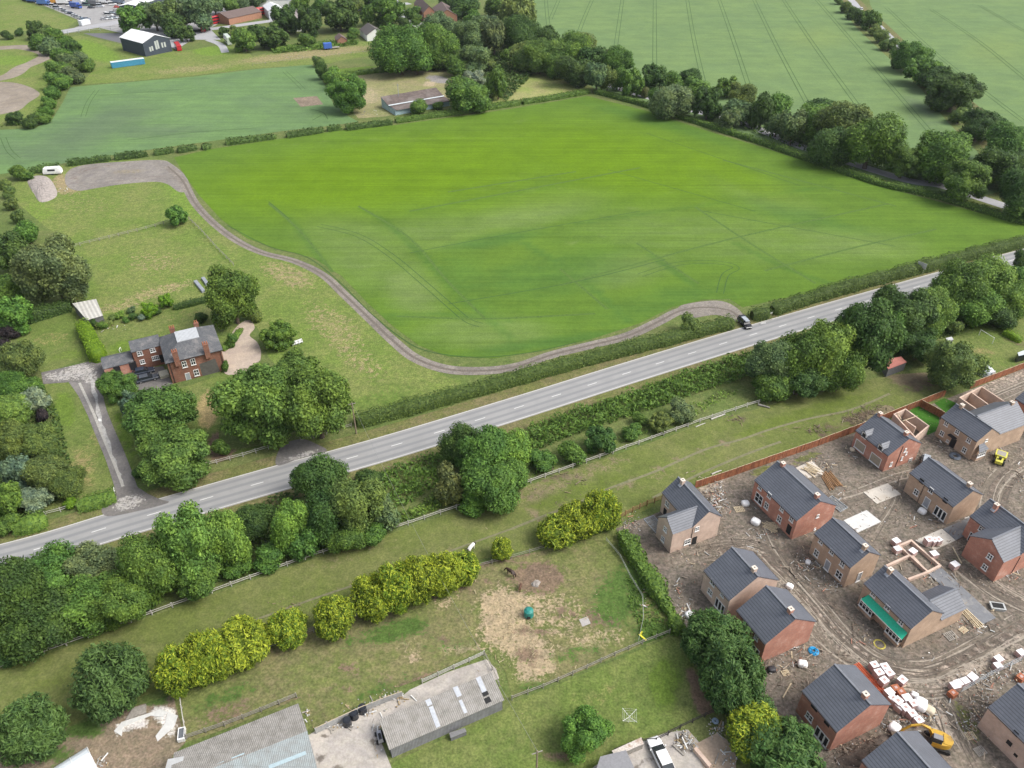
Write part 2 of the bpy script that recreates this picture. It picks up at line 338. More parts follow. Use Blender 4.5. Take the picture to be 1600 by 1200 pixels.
# --- main field (barley) and its colour patches
HEDGE_N = [(268, 240), (330, 231), (430, 217), (530, 203), (620, 193), (700, 182), (800, 168), (918, 148)]
sheet('crop_field', [(272, 246), (330, 233), (430, 218), (530, 204), (620, 195), (700, 184), (800, 170), (918, 150), (1010, 173), (1100, 203), (1200, 233), (1290, 262), (1380, 292), (1470, 316), (1560, 341), (1640, 362),
    (1640, 372), (1500, 397), (1400, 426), (1300, 450), (1215, 468), (1160, 480), (1140, 467), (1100, 468), (1050, 480), (1000, 505), (930, 528), (850, 548), (770, 560), (700, 557), (655, 540), (612, 508), (575, 474), (535, 432), (490, 403), (430, 388), (385, 372), (345, 342), (312, 306), (290, 276)],
    .03, G_CROP, grid=1.8, smooth=False,
    blobs=FLECK+[(2, 620, 270, 330, 62, -6, .95), (2, 950, 250, 230, 60, 8, .9), (2, 1120, 262, 130, 24, 22, .8), (2, 420, 300, 120, 36, -5, .7), (2, 800, 310, 260, 26, -5, .5),
           (0, 1150, 372, 300, 46, 5, .36), (0, 690, 362, 190, 34, -8, .4), (0, 560, 390, 120, 60, 30, .45), (0, 830, 330, 130, 26, -12, .55), (0, 760, 520, 120, 30, 0, .5), (0, 640, 450, 60, 40, 35, .6), (0, 980, 420, 90, 30, -10, .5), (0, 1320, 380, 140, 28, 5, .5), (0, 1180, 300, 120, 26, 20, .45),
           (1, 770, 376, 80, 12, -10, .7), (1, 860, 430, 150, 34, -8, .6), (1, 1050, 470, 150, 26, -12, .5), (1, 740, 440, 60, 40, 40, .5), (1, 1260, 340, 120, 16, 14, .5), (1, 560, 500, 90, 14, 0, .5), (1, 860, 535, 150, 10, -8, .7), (1, 470, 200, 200, 8, -8, .6), (1, 1040, 195, 140, 10, 16, .6)],
    lines=[(1, [(560, 325), (600, 345), (660, 400), (730, 470), (800, 530)], 1.6, .55), (1, [(420, 310), (460, 350), (510, 420)], 1.4, .5), (1, [(610, 492), (700, 492), (800, 500)], 1.2, .5),
           (1, [(1020, 400), (1090, 450)], 1.5, .6), (1, [(820, 380), (900, 430), (980, 500)], 1.6, .6), (1, [(1150, 380), (1230, 420), (1290, 440)], 1.5, .5),
           (1, [(900, 350), (1300, 290)], 1.4, .45), (1, [(640, 330), (1050, 262)], 1.4, .45)])
TRAM = plain('tramline', (.038, .085, .018), .95, .25, 2.); TRAMB = plain('tramline_pale', (.10, .15, .06), .95, .25, 2.)
def trams(name, lines, off, wd, mat, z=.045):
    mb = MB()
    for li, ln in enumerate(lines):
        pts = [P(x, y, z+li*.0015) for x, y in spline(ln, 6)]; k = len(pts)
        for s in ((-off, off) if off else (0,)):
            q = []
            for i, p in enumerate(pts):
                d = (pts[min(i+1, k-1)]-pts[max(i-1, 0)]).normalized(); nn = Vector((-d.y, d.x, 0)); q.append((p+nn*(s-wd/2), p+nn*(s+wd/2)))
            for a, b in zip(q[:-1], q[1:]): mb.face([a[0], b[0], b[1], a[1]])
    o = mb.build(name, mat, boxuv=False); tag(o, kind='structure'); return o
trams('wheel_lines_in_crop', [[(498, 352), (560, 368), (612, 400), (660, 440), (700, 475), (730, 500), (752, 508)], [(1125, 458), (1133, 430), (1150, 418), (1120, 410), (1060, 412), (1000, 430)]], .9, .22, TRAM)
trams('crop_edge_line', [[(355, 352), (420, 385), (480, 402), (530, 440), (580, 490), (630, 530), (670, 549), (740, 558), (820, 552), (900, 535)], [(640, 395), (800, 365), (1000, 330)], [(700, 475), (900, 440), (1040, 405)], [(1100, 330), (1400, 385)], [(950, 265), (1180, 330)], [(420, 315), (452, 342)], [(1010, 208), (1250, 290)]], 0, .28, TRAM)
TRAMS = plain('old_drill_line', (.066, .124, .018), .95, .3, 1.5)
trams('drill_lines', [[(1086, 323), (1180, 385), (1275, 443)], [(875, 420), (949, 483)], [(875, 446), (1010, 408), (1160, 369), (1389, 318)], [(1195, 423), (1330, 388), (1463, 358)], [(995, 380), (1092, 443)], [(560, 322), (640, 372), (700, 440), (760, 500)], [(620, 494), (760, 498), (930, 490)], [(640, 330), (800, 300), (1000, 262)], [(420, 318), (470, 362), (520, 425)], [(700, 300), (900, 268)], [(1130, 250), (1400, 322)]], 0, .8, TRAMS, .038)
# --- the field north-west, with the sunken pit
sheet('north_west_field', [(-60, 280), (-60, 212), (0, 203), (55, 200), (82, 186), (98, 160), (110, 136), (180, 130), (300, 120), (400, 108), (485, 101), (500, 108), (505, 128), (520, 160), (545, 182), (560, 190), (520, 196), (440, 205), (340, 219), (240, 233), (150, 246), (60, 262), (30, 268)],
    .02, G_CROPB, grid=5, smooth=False, blobs=[(0, 150, 200, 110, 26, -20, .8), (0, 60, 240, 90, 20, 0, .6), (0, 240, 205, 80, 12, 0, .7), (0, 430, 165, 60, 16, 10, .4)])
trams('wheel_lines_north_west', [[(152, 140), (138, 160), (130, 182)], [(445, 112), (462, 128), (474, 140)], [(5, 215), (14, 235), (28, 248)]], .9, .25, TRAM)
trams('field_lines', [[(200, 219), (300, 207), (400, 200)], [(150, 150), (300, 138)], [(485, 170), (505, 176), (512, 186)], [(488, 188), (502, 180)]], 0, .4, TRAM)
sheet('dirt_pit', [(458, 153), (495, 150), (505, 163), (470, 167)], .034, ground_mat('pit_soil', (.23, .185, .14), (.16, .13, .10), sc=5), smooth=False)
# --- far fields to the north-east
sheet('far_field', [(830, -30), (1290, -30), (1310, 0), (1335, 40), (1362, 66), (1390, 92), (1412, 110), (1440, 140), (1480, 190), (1540, 250), (1560, 300), (1500, 315), (1430, 295), (1330, 265), (1200, 225), (1100, 190), (1000, 160), (930, 140), (840, 60)],
    .02, G_CROPC, grid=8, smooth=False, blobs=[(0, 1440, 170, 40, 16, 50, .8), (0, 1480, 240, 50, 20, 60, .6), (1, 1270, 60, 60, 20, 0, .5)])  # first-channel blobs darken the crop as painted shade beside the lane trees
sheet('far_field_east', [(1352, -30), (2100, -30), (2100, 500), (1680, 390), (1600, 330), (1560, 215), (1500, 160), (1440, 100), (1400, 62), (1372, 30), (1360, 8)], .02, G_CROPC, grid=14, smooth=False, blobs=[(1, 1560, 80, 60, 30, 0, .5)])
trams('far_tramlines', [[(853, 0), (855, 25), (858, 47)], [(873, 0), (860, 30)], [(925, 0), (912, 30), (902, 57)], [(973, -5), (966, 45), (960, 86)], [(1023, -5), (1023, 60), (1023, 104)],
    [(1073, -5), (1084, 60), (1101, 135)], [(1122, -5), (1145, 60), (1170, 135)], [(1176, -5), (1215, 75), (1262, 163)], [(1221, -5), (1275, 75), (1350, 178)], [(1272, -5), (1345, 80), (1455, 208)],
    [(1385, 12), (1470, 90), (1600, 190)], [(1455, 15), (1530, 65), (1610, 130)], [(1530, 8), (1620, 60)]], 1.0, .32, TRAM, .036)
# --- meadow round the farmhouse, gravel yard
sheet('meadow', [(60, 268), (130, 255), (240, 248), (268, 258), (292, 296), (330, 345), (375, 375), (430, 398), (500, 425), (560, 490), (620, 545), (690, 585), (720, 600), (640, 628), (560, 655), (545, 640), (520, 590), (430, 570), (400, 510), (330, 480), (200, 495), (150, 500), (110, 465), (95, 380), (60, 345), (15, 300)],
    .02, G_MEAD, grid=3, blobs=[(0, 520, 510, 60, 30, 35, .42), (0, 560, 560, 60, 20, 35, .42), (0, 450, 430, 50, 20, 20, .5), (0, 250, 455, 70, 10, -15, .55), (0, 180, 480, 50, 8, -10, .5), (0, 240, 410, 50, 20, 0, .35), (0, 96, 284, 16, 14, 0, .8), (0, 110, 297, 30, 5, -5, .7), (1, 60, 330, 30, 20, 0, .5), (1, 300, 310, 60, 30, 40, .6), (2, 130, 430, 24, 60, -20, .4), (0, 130, 320, 50, 20, 0, .25), (2, 600, 620, 60, 20, -15, .5)],
    lines=[(2, [(110, 388), (180, 372), (250, 352)], .8, .5), (2, [(300, 345), (335, 385), (370, 425)], .8, .5)])
sheet('gravel_yard', [(104, 270), (130, 258), (200, 252), (250, 250), (268, 256), (290, 275), (296, 296), (280, 300), (262, 288), (240, 284), (190, 288), (150, 294), (122, 298), (104, 290)], .03, G_GRAVEL, grid=2,
    blobs=[(1, 200, 268, 34, 5, -3, .45)], lines=[(0, [(120, 285), (122, 272), (150, 262), (200, 256)], .8, .6), (0, [(110, 290), (112, 274), (135, 262)], .8, .5), (0, [(130, 292), (180, 284), (240, 276), (275, 280)], .8, .5)])
TR = [(262, 260), (285, 282), (305, 318), (335, 350), (370, 376), (410, 395), (460, 408), (505, 430), (540, 462), (580, 500), (615, 533), (650, 560), (700, 577), (760, 579), (810, 572), (860, 555), (920, 540), (980, 525), (1030, 502), (1062, 486), (1100, 480), (1140, 485), (1155, 497)]
strip('farm_track', TR, [3.2, 2.5, 2.4, 2.5, 2.7, 3.2, 2.8, 3.0, 2.8, 3.4], .045, G_TRACK)
strip('track_wheel_ruts', TR, .7, .055, plain('rut_soil', (.13, .11, .092), .95, .3, 2.5))
sheet('field_gateway', [(1060, 480), (1090, 472), (1125, 470), (1150, 480), (1170, 500), (1195, 512), (1160, 522), (1150, 505), (1120, 492), (1075, 497)], .05, G_TRACK, smooth=True)
G_VERGE = ground_mat('verge_grass', (.12, .135, .045), (.155, .14, .07), sc=4)
# --- the main road
RC = [(-700, 1000), (-300, 940), (0, 874), (200, 815), (400, 757), (600, 701), (800, 640), (1000, 577), (1200, 516), (1400, 458), (1600, 402), (1800, 352), (2100, 285)]
RCW = [P(x, y) for x, y in RC]
# fit a gentle curve through the measured centre points
ROADW = 7.6
strip('road_verge', RC, 13.5, .06, G_VERGE)
strip('main_road', RC, ROADW, .10, ROAD)
mb = MB(); cs = [Vector((*q, .106)) for q in [tuple(P(x, y)[:2]) for x, y in spline(RC, 40)]]
acc = 0; seglen = [(cs[i+1]-cs[i]).length for i in range(len(cs)-1)]
def along(L):
    a = 0
    for i, s in enumerate(seglen):
        if a+s >= L: return cs[i].lerp(cs[i+1], (L-a)/s), (cs[i+1]-cs[i]).normalized()
        a += s
    return cs[-1], (cs[-1]-cs[-2]).normalized()
TOT = sum(seglen); L = 3.2
while L < TOT-5:
    p, d = along(L); q, d2 = along(L+2.3); n1 = Vector((-d.y, d.x, 0))*.07
    mb.face([p-n1, q-n1, q+n1, p+n1]); L += 9.0
L = 0
for off in (-3.55, 3.55):
    L = 0
    while L < TOT-3:
        p, d = along(L); q, d2 = along(min(L+3, TOT)); a = Vector((-d.y, d.x, 0)); b = Vector((-d2.y, d2.x, 0))
        mb.face([p+a*(off-.05), q+b*(off-.05), q+b*(off+.05), p+a*(off+.05)]); L += 3
tag(mb.build('road_markings', PAINT, boxuv=False), kind='structure')
# --- farm drive, forecourt, lay-by
DR = [(205, 792), (198, 765), (182, 718), (166, 680), (152, 645), (140, 612), (128, 585)]
strip('drive', DR, [6.5, 3.6, 3.5, 3.5, 3.6, 4.6, 6.5], .07, ground_mat('drive_tarmac', (.165, .155, .15), (.2, .19, .18), r=(.36, .345, .325), sc=5, speck=.1))
sheet('drive_patches', [(140, 588), (147, 590), (155, 640), (172, 690), (186, 735), (193, 758), (190, 760), (178, 725), (163, 685), (149, 635)], .078, plain('old_concrete_patch', (.34, .33, .31), .9, .3, 1.5), wob=.3)
strip('drive_edging', [(196, 770), (180, 728), (160, 680), (145, 643), (124, 598)], .5, .085, plain('concrete_edging', (.36, .345, .31), .9, .2, 2))
sheet('farm_forecourt', [(64, 582), (110, 572), (158, 560), (165, 582), (200, 578), (255, 572), (270, 600), (245, 612), (205, 608), (160, 600), (110, 597), (68, 600)], .074, G_DRIVE, grid=1.2, smooth=False,
    blobs=[(0, 95, 588, 30, 8, 0, .6), (0, 125, 580, 26, 14, 0, .65), (0, 140, 590, 14, 14, 0, .6)])
sheet('drive_mouth', [(160, 790), (182, 772), (192, 760), (215, 762), (232, 772), (250, 780), (262, 786), (200, 802), (165, 806)], .115, G_DRIVE, grid=1.0, blobs=[(0, 200, 785, 28, 12, -15, .6)])
sheet('gravel_forecourt', [(372, 508), (390, 500), (398, 512), (390, 524), (402, 535), (408, 552), (402, 572), (380, 584), (352, 584), (345, 560), (347, 545), (356, 530)], .06, G_GRAVP)
sheet('lay_by', [(440, 697), (470, 686), (495, 694), (510, 705), (470, 716), (432, 727)], .112, G_DRIVE, grid=1, blobs=[(0, 470, 712, 30, 5, -18, .6)])
# --- farmhouse garden lawns
sheet('farm_lawn', [(150, 502), (230, 492), (320, 470), (345, 480), (350, 500), (372, 505), (345, 545), (250, 545), (205, 560), (160, 560)], .025, G_LAWN, grid=2, blobs=[(0, 300, 490, 60, 12, -10, .35), (2, 200, 540, 40, 12, -12, .7)])
sheet('side_lawn', [(25, 510), (60, 498), (112, 484), (122, 505), (135, 535), (145, 558), (110, 568), (66, 582), (52, 560), (30, 540)], .025, G_LAWN, grid=2, blobs=[(0, 80, 530, 40, 14, -10, .4), (2, 110, 555, 50, 10, -10, .5)])
sheet('drive_lawn', [(70, 600), (116, 598), (135, 640), (158, 690), (182, 748), (180, 765), (120, 785), (60, 790), (70, 700), (80, 650)], .025, G_LAWN, grid=2, blobs=[(0, 130, 730, 22, 40, -15, .5), (2, 100, 640, 22, 34, -10, .7), (0, 150, 690, 10, 40, -20, .4)])
sheet('front_lawn', [(265, 610), (350, 585), (385, 590), (350, 640), (350, 700), (440, 690), (420, 700), (220, 752), (196, 720), (172, 650), (165, 615)], .025, G_LAWN, grid=2, blobs=[(0, 325, 640, 20, 34, 10, .8), (2, 195, 680, 10, 50, -20, .9), (1, 345, 700, 30, 30, 0, .7)])
# --- grass strip south of the road and the horse paddock
sheet('grass_paddock', [(-120, 1085), (0, 1048), (240, 962), (470, 880), (720, 797), (870, 742), (1000, 697), (1100, 662), (1200, 634), (1300, 603), (1400, 585), (1470, 580), (1480, 600), (1440, 625), (1380, 652), (1250, 700), (1120, 748), (1070, 772), (965, 815), (845, 855), (760, 872), (650, 905), (560, 940), (450, 990), (270, 1070), (140, 1120), (0, 1180), (-120, 1230)],
    .03, G_MOSS, grid=2.5, smooth=False, blobs=[(0, 900, 745, 120, 16, -20, .5), (0, 550, 870, 120, 16, -18, .35), (2, 1250, 650, 140, 14, -17, .7), (2, 900, 770, 120, 16, -20, .6), (1, 1340, 655, 34, 12, -15, .8), (1, 1290, 675, 24, 10, -15, .7), (1, 1150, 657, 18, 6, -15, .6), (0, 840, 770, 50, 24, -20, .5), (1, 870, 745, 40, 7, -20, .5), (0, 1420, 590, 40, 14, 0, .8), (1, 1440, 600, 40, 16, -10, .6), (0, 250, 1050, 30, 16, -20, .6), (1, 460, 950, 24, 8, -20, .4), (2, 100, 1060, 90, 24, -18, .45), (0, 1010, 755, 70, 6, -20, .5)],
    lines=[(0, [(800, 822), (900, 785), (985, 750), (1030, 733), (1100, 702), (1180, 680), (1260, 655)], .5, .75), (0, [(400, 965), (500, 930), (620, 890), (740, 845)], .4, .5), (0, [(1020, 780), (1150, 715), (1260, 680)], .3, .45)])
WORN = plain('worn_path', (.162, .158, .085), .95, .25, 1.2)
trams('worn_paths', [[(800, 826), (850, 806), (900, 787), (950, 764), (985, 751), (1030, 734), (1100, 703), (1160, 686), (1200, 672), (1260, 655), (1330, 640), (1390, 615)], [(1020, 778), (1090, 742), (1160, 712), (1220, 690)]], 0, .55, WORN, .046)
trams('faint_paths', [[(400, 968), (500, 932), (620, 892), (700, 862), (800, 826)], [(380, 1020), (460, 992), (560, 948), (640, 920)]], 0, .4, WORN, .046)
sheet('trampled_paddock', [(265, 1080), (400, 1025), (450, 1000), (560, 950), (650, 912), (760, 878), (850, 860), (965, 826), (1005, 880), (1040, 940), (1066, 982), (1000, 1010), (900, 1052), (800, 1092), (790, 1050), (762, 1012), (660, 1060), (590, 1085), (490, 1140), (470, 1090), (350, 1140), (290, 1160)],
    .034, G_STRAW, grid=1.6, smooth=False,
    blobs=[(0, 785, 955, 40, 40, 20, .85), (0, 770, 985, 26, 24, 0, .8), (0, 810, 1000, 40, 30, 0, .8), (0, 835, 1030, 34, 36, 30, .8), (0, 860, 960, 60, 40, 0, .45), (0, 800, 940, 60, 20, 0, .7), (0, 640, 1010, 24, 14, 0, .4), (0, 700, 940, 22, 8, -10, .6), (0, 840, 1050, 40, 14, -20, .7), (0, 930, 1000, 60, 20, -20, .5),
           (1, 840, 903, 44, 26, 0, .95), (1, 945, 962, 34, 20, 0, .95), (1, 825, 1025, 24, 18, 0, .7), (1, 650, 1070, 60, 14, -20, .7), (1, 540, 1042, 24, 9, 0, .7), (1, 880, 955, 20, 9, 0, .7), (1, 350, 1110, 50, 24, -20, .5), (1, 790, 870, 80, 8, -15, .6), (1, 700, 925, 80, 6, -15, .6), (1, 420, 1015, 90, 7, -22, .6), (1, 830, 985, 30, 8, 0, .7), (1, 692, 998, 14, 7, -30, .9),
           (2, 620, 985, 60, 18, -15, .8), (2, 350, 1090, 60, 12, -20, .7), (2, 970, 930, 40, 60, 40, .8), (2, 1020, 990, 30, 22, 0, .95), (2, 900, 1020, 60, 12, -20, .6), (2, 560, 1000, 40, 12, -20, .6), (2, 600, 1075, 60, 8, -20, .6), (2, 830, 1070, 30, 10, 0, .7), (2, 700, 1010, 60, 14, 0, .4)],
    lines=[(0, [(640, 1030), (690, 1018), (740, 1012), (765, 1018)], .4, .7), (1, [(420, 1100), (560, 1070), (640, 1050)], .5, .4)])
sheet('south_lawn', [(800, 1098), (900, 1058), (1000, 1015), (1055, 992), (1075, 1020), (1105, 1085), (1118, 1112), (1060, 1135), (990, 1160), (930, 1198), (900, 1280), (600, 1280), (612, 1192), (700, 1152), (790, 1110)], .036, G_LAWN, grid=2, smooth=False,
    blobs=[(2, 1040, 1070, 30, 50, 0, .7), (1, 1090, 1080, 14, 50, -25, .9), (1, 1110, 1110, 22, 12, 0, .8), (0, 930, 1090, 60, 24, -20, .35), (1, 880, 1180, 40, 10, 0, .6)])
sheet('farmyard_soil', [(-60, 1200), (60, 1150), (160, 1120), (270, 1085), (290, 1160), (270, 1180), (255, 1290), (-60, 1290)], .036, ground_mat('yard_soil', (.23, .175, .13), (.19, .16, .11), r=(.55, .53, .5), b=(.07, .12, .03), sc=4, edge=.6), grid=1.5, smooth=False,
    blobs=[(0, 210, 1130, 30, 8, -15, .95), (0, 255, 1115, 20, 16, 0, .95), (0, 190, 1138, 14, 8, -15, .9), (2, 130, 1140, 40, 20, 0, .8), (2, 240, 1090, 34, 12, 0, .8), (2, 90, 1180, 30, 20, 0, .7), (0, 268, 1140, 6, 18, 20, .6)])
sheet('farmyard_concrete', [(480, 1150), (520, 1125), (640, 1085), (600, 1110), (592, 1150), (612, 1200), (620, 1290), (470, 1290)], .045, G_CONC, grid=1.2, smooth=False, blobs=[(0, 585, 1160, 10, 10, 0, .8), (0, 525, 1197, 10, 5, 0, .8), (1, 580, 1210, 30, 10, 0, .8)], lines=[(0, [(508, 1150), (510, 1165), (502, 1185), (492, 1200)], .18, .9), (0, [(508, 1163), (530, 1162)], .15, .8)])
sheet('barn_apron', [(640, 1078), (700, 1050), (760, 1030), (775, 1045), (780, 1060), (600, 1130), (590, 1120)], .042, G_CONC, grid=2, smooth=False, blobs=[(0, 700, 1045, 60, 5, -20, .7)])
sheet('neighbour_yard', [(905, 1215), (960, 1175), (1040, 1145), (1075, 1140), (1110, 1180), (1130, 1290), (900, 1290)], .045, G_CONC, grid=1.2, smooth=False, blobs=[(0, 1070, 1160, 16, 16, 30, .9), (0, 990, 1200, 60, 6, -30, .6)])
sheet('neighbour_patio', [(1082, 1165), (1120, 1145), (1135, 1155), (1150, 1180), (1150, 1260), (1110, 1250), (1100, 1200)], .05, plain('paving', (.36, .28, .21), .9, .2, 2), smooth=False)
# --- building site
sheet('site_mud', [(962, 826), (1030, 800), (1075, 768), (1190, 728), (1380, 660), (1500, 615), (1640, 560), (1900, 600), (1900, 1500), (1250, 1500), (1215, 1250), (1180, 1120), (1160, 1030), (1060, 972), (1010, 890)], .04, G_DIRT, grid=1.0, smooth=False,
    blobs=[(0, 1420, 1100, 20, 30, -30, .9), (0, 1500, 1060, 60, 14, -30, .8), (0, 1390, 1050, 70, 16, 30, .5), (0, 1270, 1000, 50, 16, 45, .35), (0, 1110, 760, 30, 10, -20, .6), (0, 1140, 860, 60, 20, 30, .3), (0, 1500, 690, 40, 14, -30, .5), (0, 1560, 600, 60, 20, -15, .5), (0, 1470, 1130, 14, 40, -20, .9), (0, 1560, 1030, 40, 10, 0, .7), (0, 1250, 740, 60, 14, -20, .4),
           (1, 1020, 870, 40, 40, 0, .5), (1, 1240, 870, 50, 30, 0, .5), (1, 1300, 940, 60, 14, 45, .5), (1, 1400, 1180, 60, 40, 0, .5), (1, 1340, 1160, 50, 20, 0, .9), (1, 1480, 1000, 60, 18, -10, .4), (1, 1560, 760, 30, 50, 0, .4), (1, 1320, 750, 60, 20, 20, .3), (2, 1260, 715, 30, 6, -20, .8), (2, 1190, 735, 24, 6, -20, .8), (2, 1510, 1130, 16, 40, -30, .7), (2, 1590, 1090, 30, 20, 0, .4), (2, 1180, 960, 14, 20, 0, .4), (2, 1500, 870, 30, 20, 0, .3)],
    lines=[(0, [(1170, 850), (1240, 920), (1310, 1000), (1385, 1052), (1460, 1062), (1540, 1025), (1640, 975)], 3.2, .42), (0, [(1250, 780), (1330, 775), (1420, 745), (1470, 770)], 2.5, .3), (0, [(1568, 850), (1550, 800), (1570, 745), (1640, 700)], 2.6, .4), (0, [(1490, 850), (1560, 915), (1640, 950)], 2.5, .35),
           (1, [(1180, 860), (1250, 930), (1320, 1010), (1390, 1050), (1460, 1055), (1540, 1015), (1640, 960)], .4, .8), (1, [(1195, 855), (1262, 925), (1330, 1000), (1395, 1038), (1460, 1042), (1540, 1000), (1640, 945)], .4, .7), (0, [(1188, 858), (1256, 928), (1326, 1005), (1392, 1044), (1460, 1049), (1540, 1008)], .3, .6),
           (1, [(1560, 850), (1545, 800), (1560, 750), (1600, 720), (1660, 690)], .4, .7), (1, [(1580, 850), (1562, 800), (1575, 760), (1620, 730)], .4, .7), (0, [(1570, 840), (1553, 800), (1568, 755)], .35, .6), (1, [(1250, 790), (1330, 780), (1420, 750)], .5, .5), (1, [(1080, 850), (1180, 870), (1260, 900)], .6, .5), (1, [(1480, 880), (1560, 930), (1640, 960)], .5, .6), (1, [(1500, 660), (1540, 620), (1620, 590)], .6, .5)])
# tyre tracks pressed into the mud: bundles of narrow ruts, some pale, some dark
def ruts(name, line, n, spread, seed):
    r_ = random.Random(seed); pts = [P(x, y, .046) for x, y in spline(line, 8)]; k = len(pts); mb = MB()
    for j in range(n):
        off = r_.uniform(-spread, spread); wd = r_.uniform(.12, .38); a = r_.randint(0, k//3); b = r_.randint(2*k//3, k-1); ph = r_.uniform(0, 6); q = []; mi = r_.choice((0, 1, 0, 2))
        for i in range(a, b+1):
            d = (pts[min(i+1, k-1)]-pts[max(i-1, 0)]).normalized(); nn = Vector((-d.y, d.x, 0)); o_ = off+.25*math.sin(i*.35+ph); w_ = wd*(.6+.4*abs(math.sin(i*1.3+ph))); zz = Vector((0, 0, j*.0012)); q.append((pts[i]+nn*(o_-w_/2)+zz, pts[i]+nn*(o_+w_/2)+zz))
        for u, v in zip(q[:-1], q[1:]): mb.face([u[0], v[0], v[1], u[1]], mi)
    o = mb.build(name, [RUTD, RUTL, RUTM], boxuv=False); tag(o, kind='structure')
RUTD = plain('rut_dark', (.112, .093, .074), .95, .35, 1.5); RUTL = plain('rut_light', (.285, .248, .20), .9, .3, 1.5); RUTM = plain('rut_mid', (.155, .13, .10), .95, .3, 1.5)
ruts('tyre_tracks', [(1175, 850), (1245, 925), (1315, 1003), (1388, 1050), (1460, 1058), (1540, 1020), (1640, 965)], 22, 3.0, 1)
ruts('tyre_tracks', [(1572, 870), (1552, 805), (1570, 750), (1640, 700)], 14, 2.6, 2); ruts('tyre_tracks', [(1250, 785), (1330, 778), (1410, 752), (1440, 740)], 8, 1.8, 3); ruts('tyre_tracks', [(1060, 880), (1130, 858), (1190, 862), (1250, 905)], 10, 2.4, 4)
ruts('tyre_tracks', [(1500, 880), (1560, 925), (1640, 965)], 12, 2.4, 5); ruts('tyre_tracks', [(1450, 1070), (1475, 1110), (1495, 1150), (1530, 1210)], 10, 2.0, 6); ruts('tyre_tracks', [(1500, 655), (1540, 622), (1640, 580)], 9, 2.2, 7); ruts('tyre_tracks', [(1190, 800), (1230, 880), (1300, 960)], 7, 1.6, 8); ruts('tyre_tracks', [(1360, 850), (1400, 790), (1420, 740)], 6, 1.6, 9)
STRAWC = ground_mat('lush_lawn', (.036, .115, .014), (.045, .13, .018), sc=3, speck=.15)
sheet('new_lawn', [(1418, 645), (1434, 632), (1468, 648), (1466, 672), (1449, 680)], .055, STRAWC, smooth=False)
sheet('new_lawn', [(1460, 630), (1475, 622), (1495, 630), (1482, 648)], .055, STRAWC, smooth=False)
# allotment garden at the east edge
sheet('allotment', [(1480, 520), (1560, 495), (1640, 470), (1760, 520), (1640, 566), (1530, 592), (1500, 590)], .03, G_LAWN, grid=2, smooth=False, blobs=[(2, 1520, 560, 40, 12, 0, .5), (0, 1530, 552, 30, 12, 0, .5), (1, 1590, 535, 30, 8, 20, .5), (1, 1590, 570, 20, 6, -20, .6)])
# --- distance, north-west: museum grounds, yards, lanes
sheet('museum_lawn', [(100, 60), (125, 55), (190, 70), (262, 82), (272, 80), (300, 78), (330, 72), (372, 74), (385, 80), (395, 88), (500, 70), (600, 62), (612, 80), (505, 100), (400, 107), (300, 118), (180, 129), (125, 132), (150, 105), (115, 72)], .024, G_MEAD, grid=5, smooth=False,
    blobs=[(0, 480, 85, 130, 8, -6, .6), (0, 300, 108, 70, 6, -5, .5), (1, 150, 80, 40, 14, 20, .9), (1, 330, 80, 30, 8, 0, .9), (0, 650, 70, 60, 6, 0, .5)])
sheet('yard_tarmac', [(60, -30), (330, -30), (360, 20), (345, 35), (300, 60), (260, 60), (190, 52), (150, 42), (95, 52), (130, 38), (120, 30), (60, 5)], .018, plain('yard_gravel', (.27, .265, .26), .95, .15, .3), smooth=False)
sheet('hall_apron', [(130, 52), (190, 52), (200, 70), (150, 58)], .032, DARKTAR, smooth=False)
sheet('museum_paving', [(225, 48), (290, 50), (325, 42), (345, 62), (330, 62), (300, 62), (275, 78), (262, 70)], .034, GREYROAD, smooth=False)
strip('museum_lane', [(272, 52), (340, 44), (420, 33), (520, 20), (640, 5)], 7, .034, GREYROAD)
strip('museum_path', [(325, 62), (345, 70), (352, 82)], 4, .036, GREYROAD)
strip('village_road', [(600, -20), (625, 20), (645, 34), (662, 42), (700, 55)], 8, .04, GREYROAD)
sheet('garden_plot', [(500, 110), (620, 100), (700, 95), (730, 130), (720, 160), (650, 175), (600, 182), (560, 185), (540, 160)], .022, ground_mat('plot_grass', (.20, .21, .09), (.24, .22, .12), r=(.36, .30, .2), g=(.11, .18, .03), b=(.24, .23, .22), sc=2, edge=.6), grid=3, smooth=False, blobs=[(0, 575, 150, 24, 16, 0, .5), (2, 685, 124, 20, 6, 10, .95), (0, 672, 131, 12, 5, 0, .8), (1, 560, 105, 60, 8, -10, .7)])
sheet('rough_field', [(780, 95), (830, 100), (920, 138), (900, 142), (800, 157), (770, 160), (780, 130)], .022, ground_mat('pale_meadow', (.2, .25, .07), (.26, .26, .11), sc=2), smooth=False)
G_BMX = ground_mat('bare_track', (.27, .235, .195), (.22, .19, .155), r=(.42, .38, .35), sc=2, speck=.12)
sheet('west_grass', [(-60, -30), (30, 0), (120, 32), (100, 48), (60, 45), (0, 55), (-60, 60)], .02, G_MEAD, grid=8, smooth=False, blobs=[(0, 60, 25, 50, 12, 15, .3)])
sheet('west_plot', [(-60, 62), (45, 60), (92, 85), (75, 120), (70, 150), (60, 180), (20, 195), (-60, 200)], .02, G_MEAD, grid=5, smooth=False, blobs=[(1, 20, 95, 40, 10, 0, .6)])
strip('bare_earth_track', [(-60, 80), (0, 75), (40, 74), (75, 84), (55, 97), (35, 105), (10, 120), (-60, 132)], [9, 9, 9, 9, 8, 8, 9, 9], .034, G_BMX)
sheet('bare_earth', [(-60, 132), (0, 128), (35, 132), (62, 146), (45, 160), (20, 175), (-60, 182)], .036, G_BMX, smooth=True)
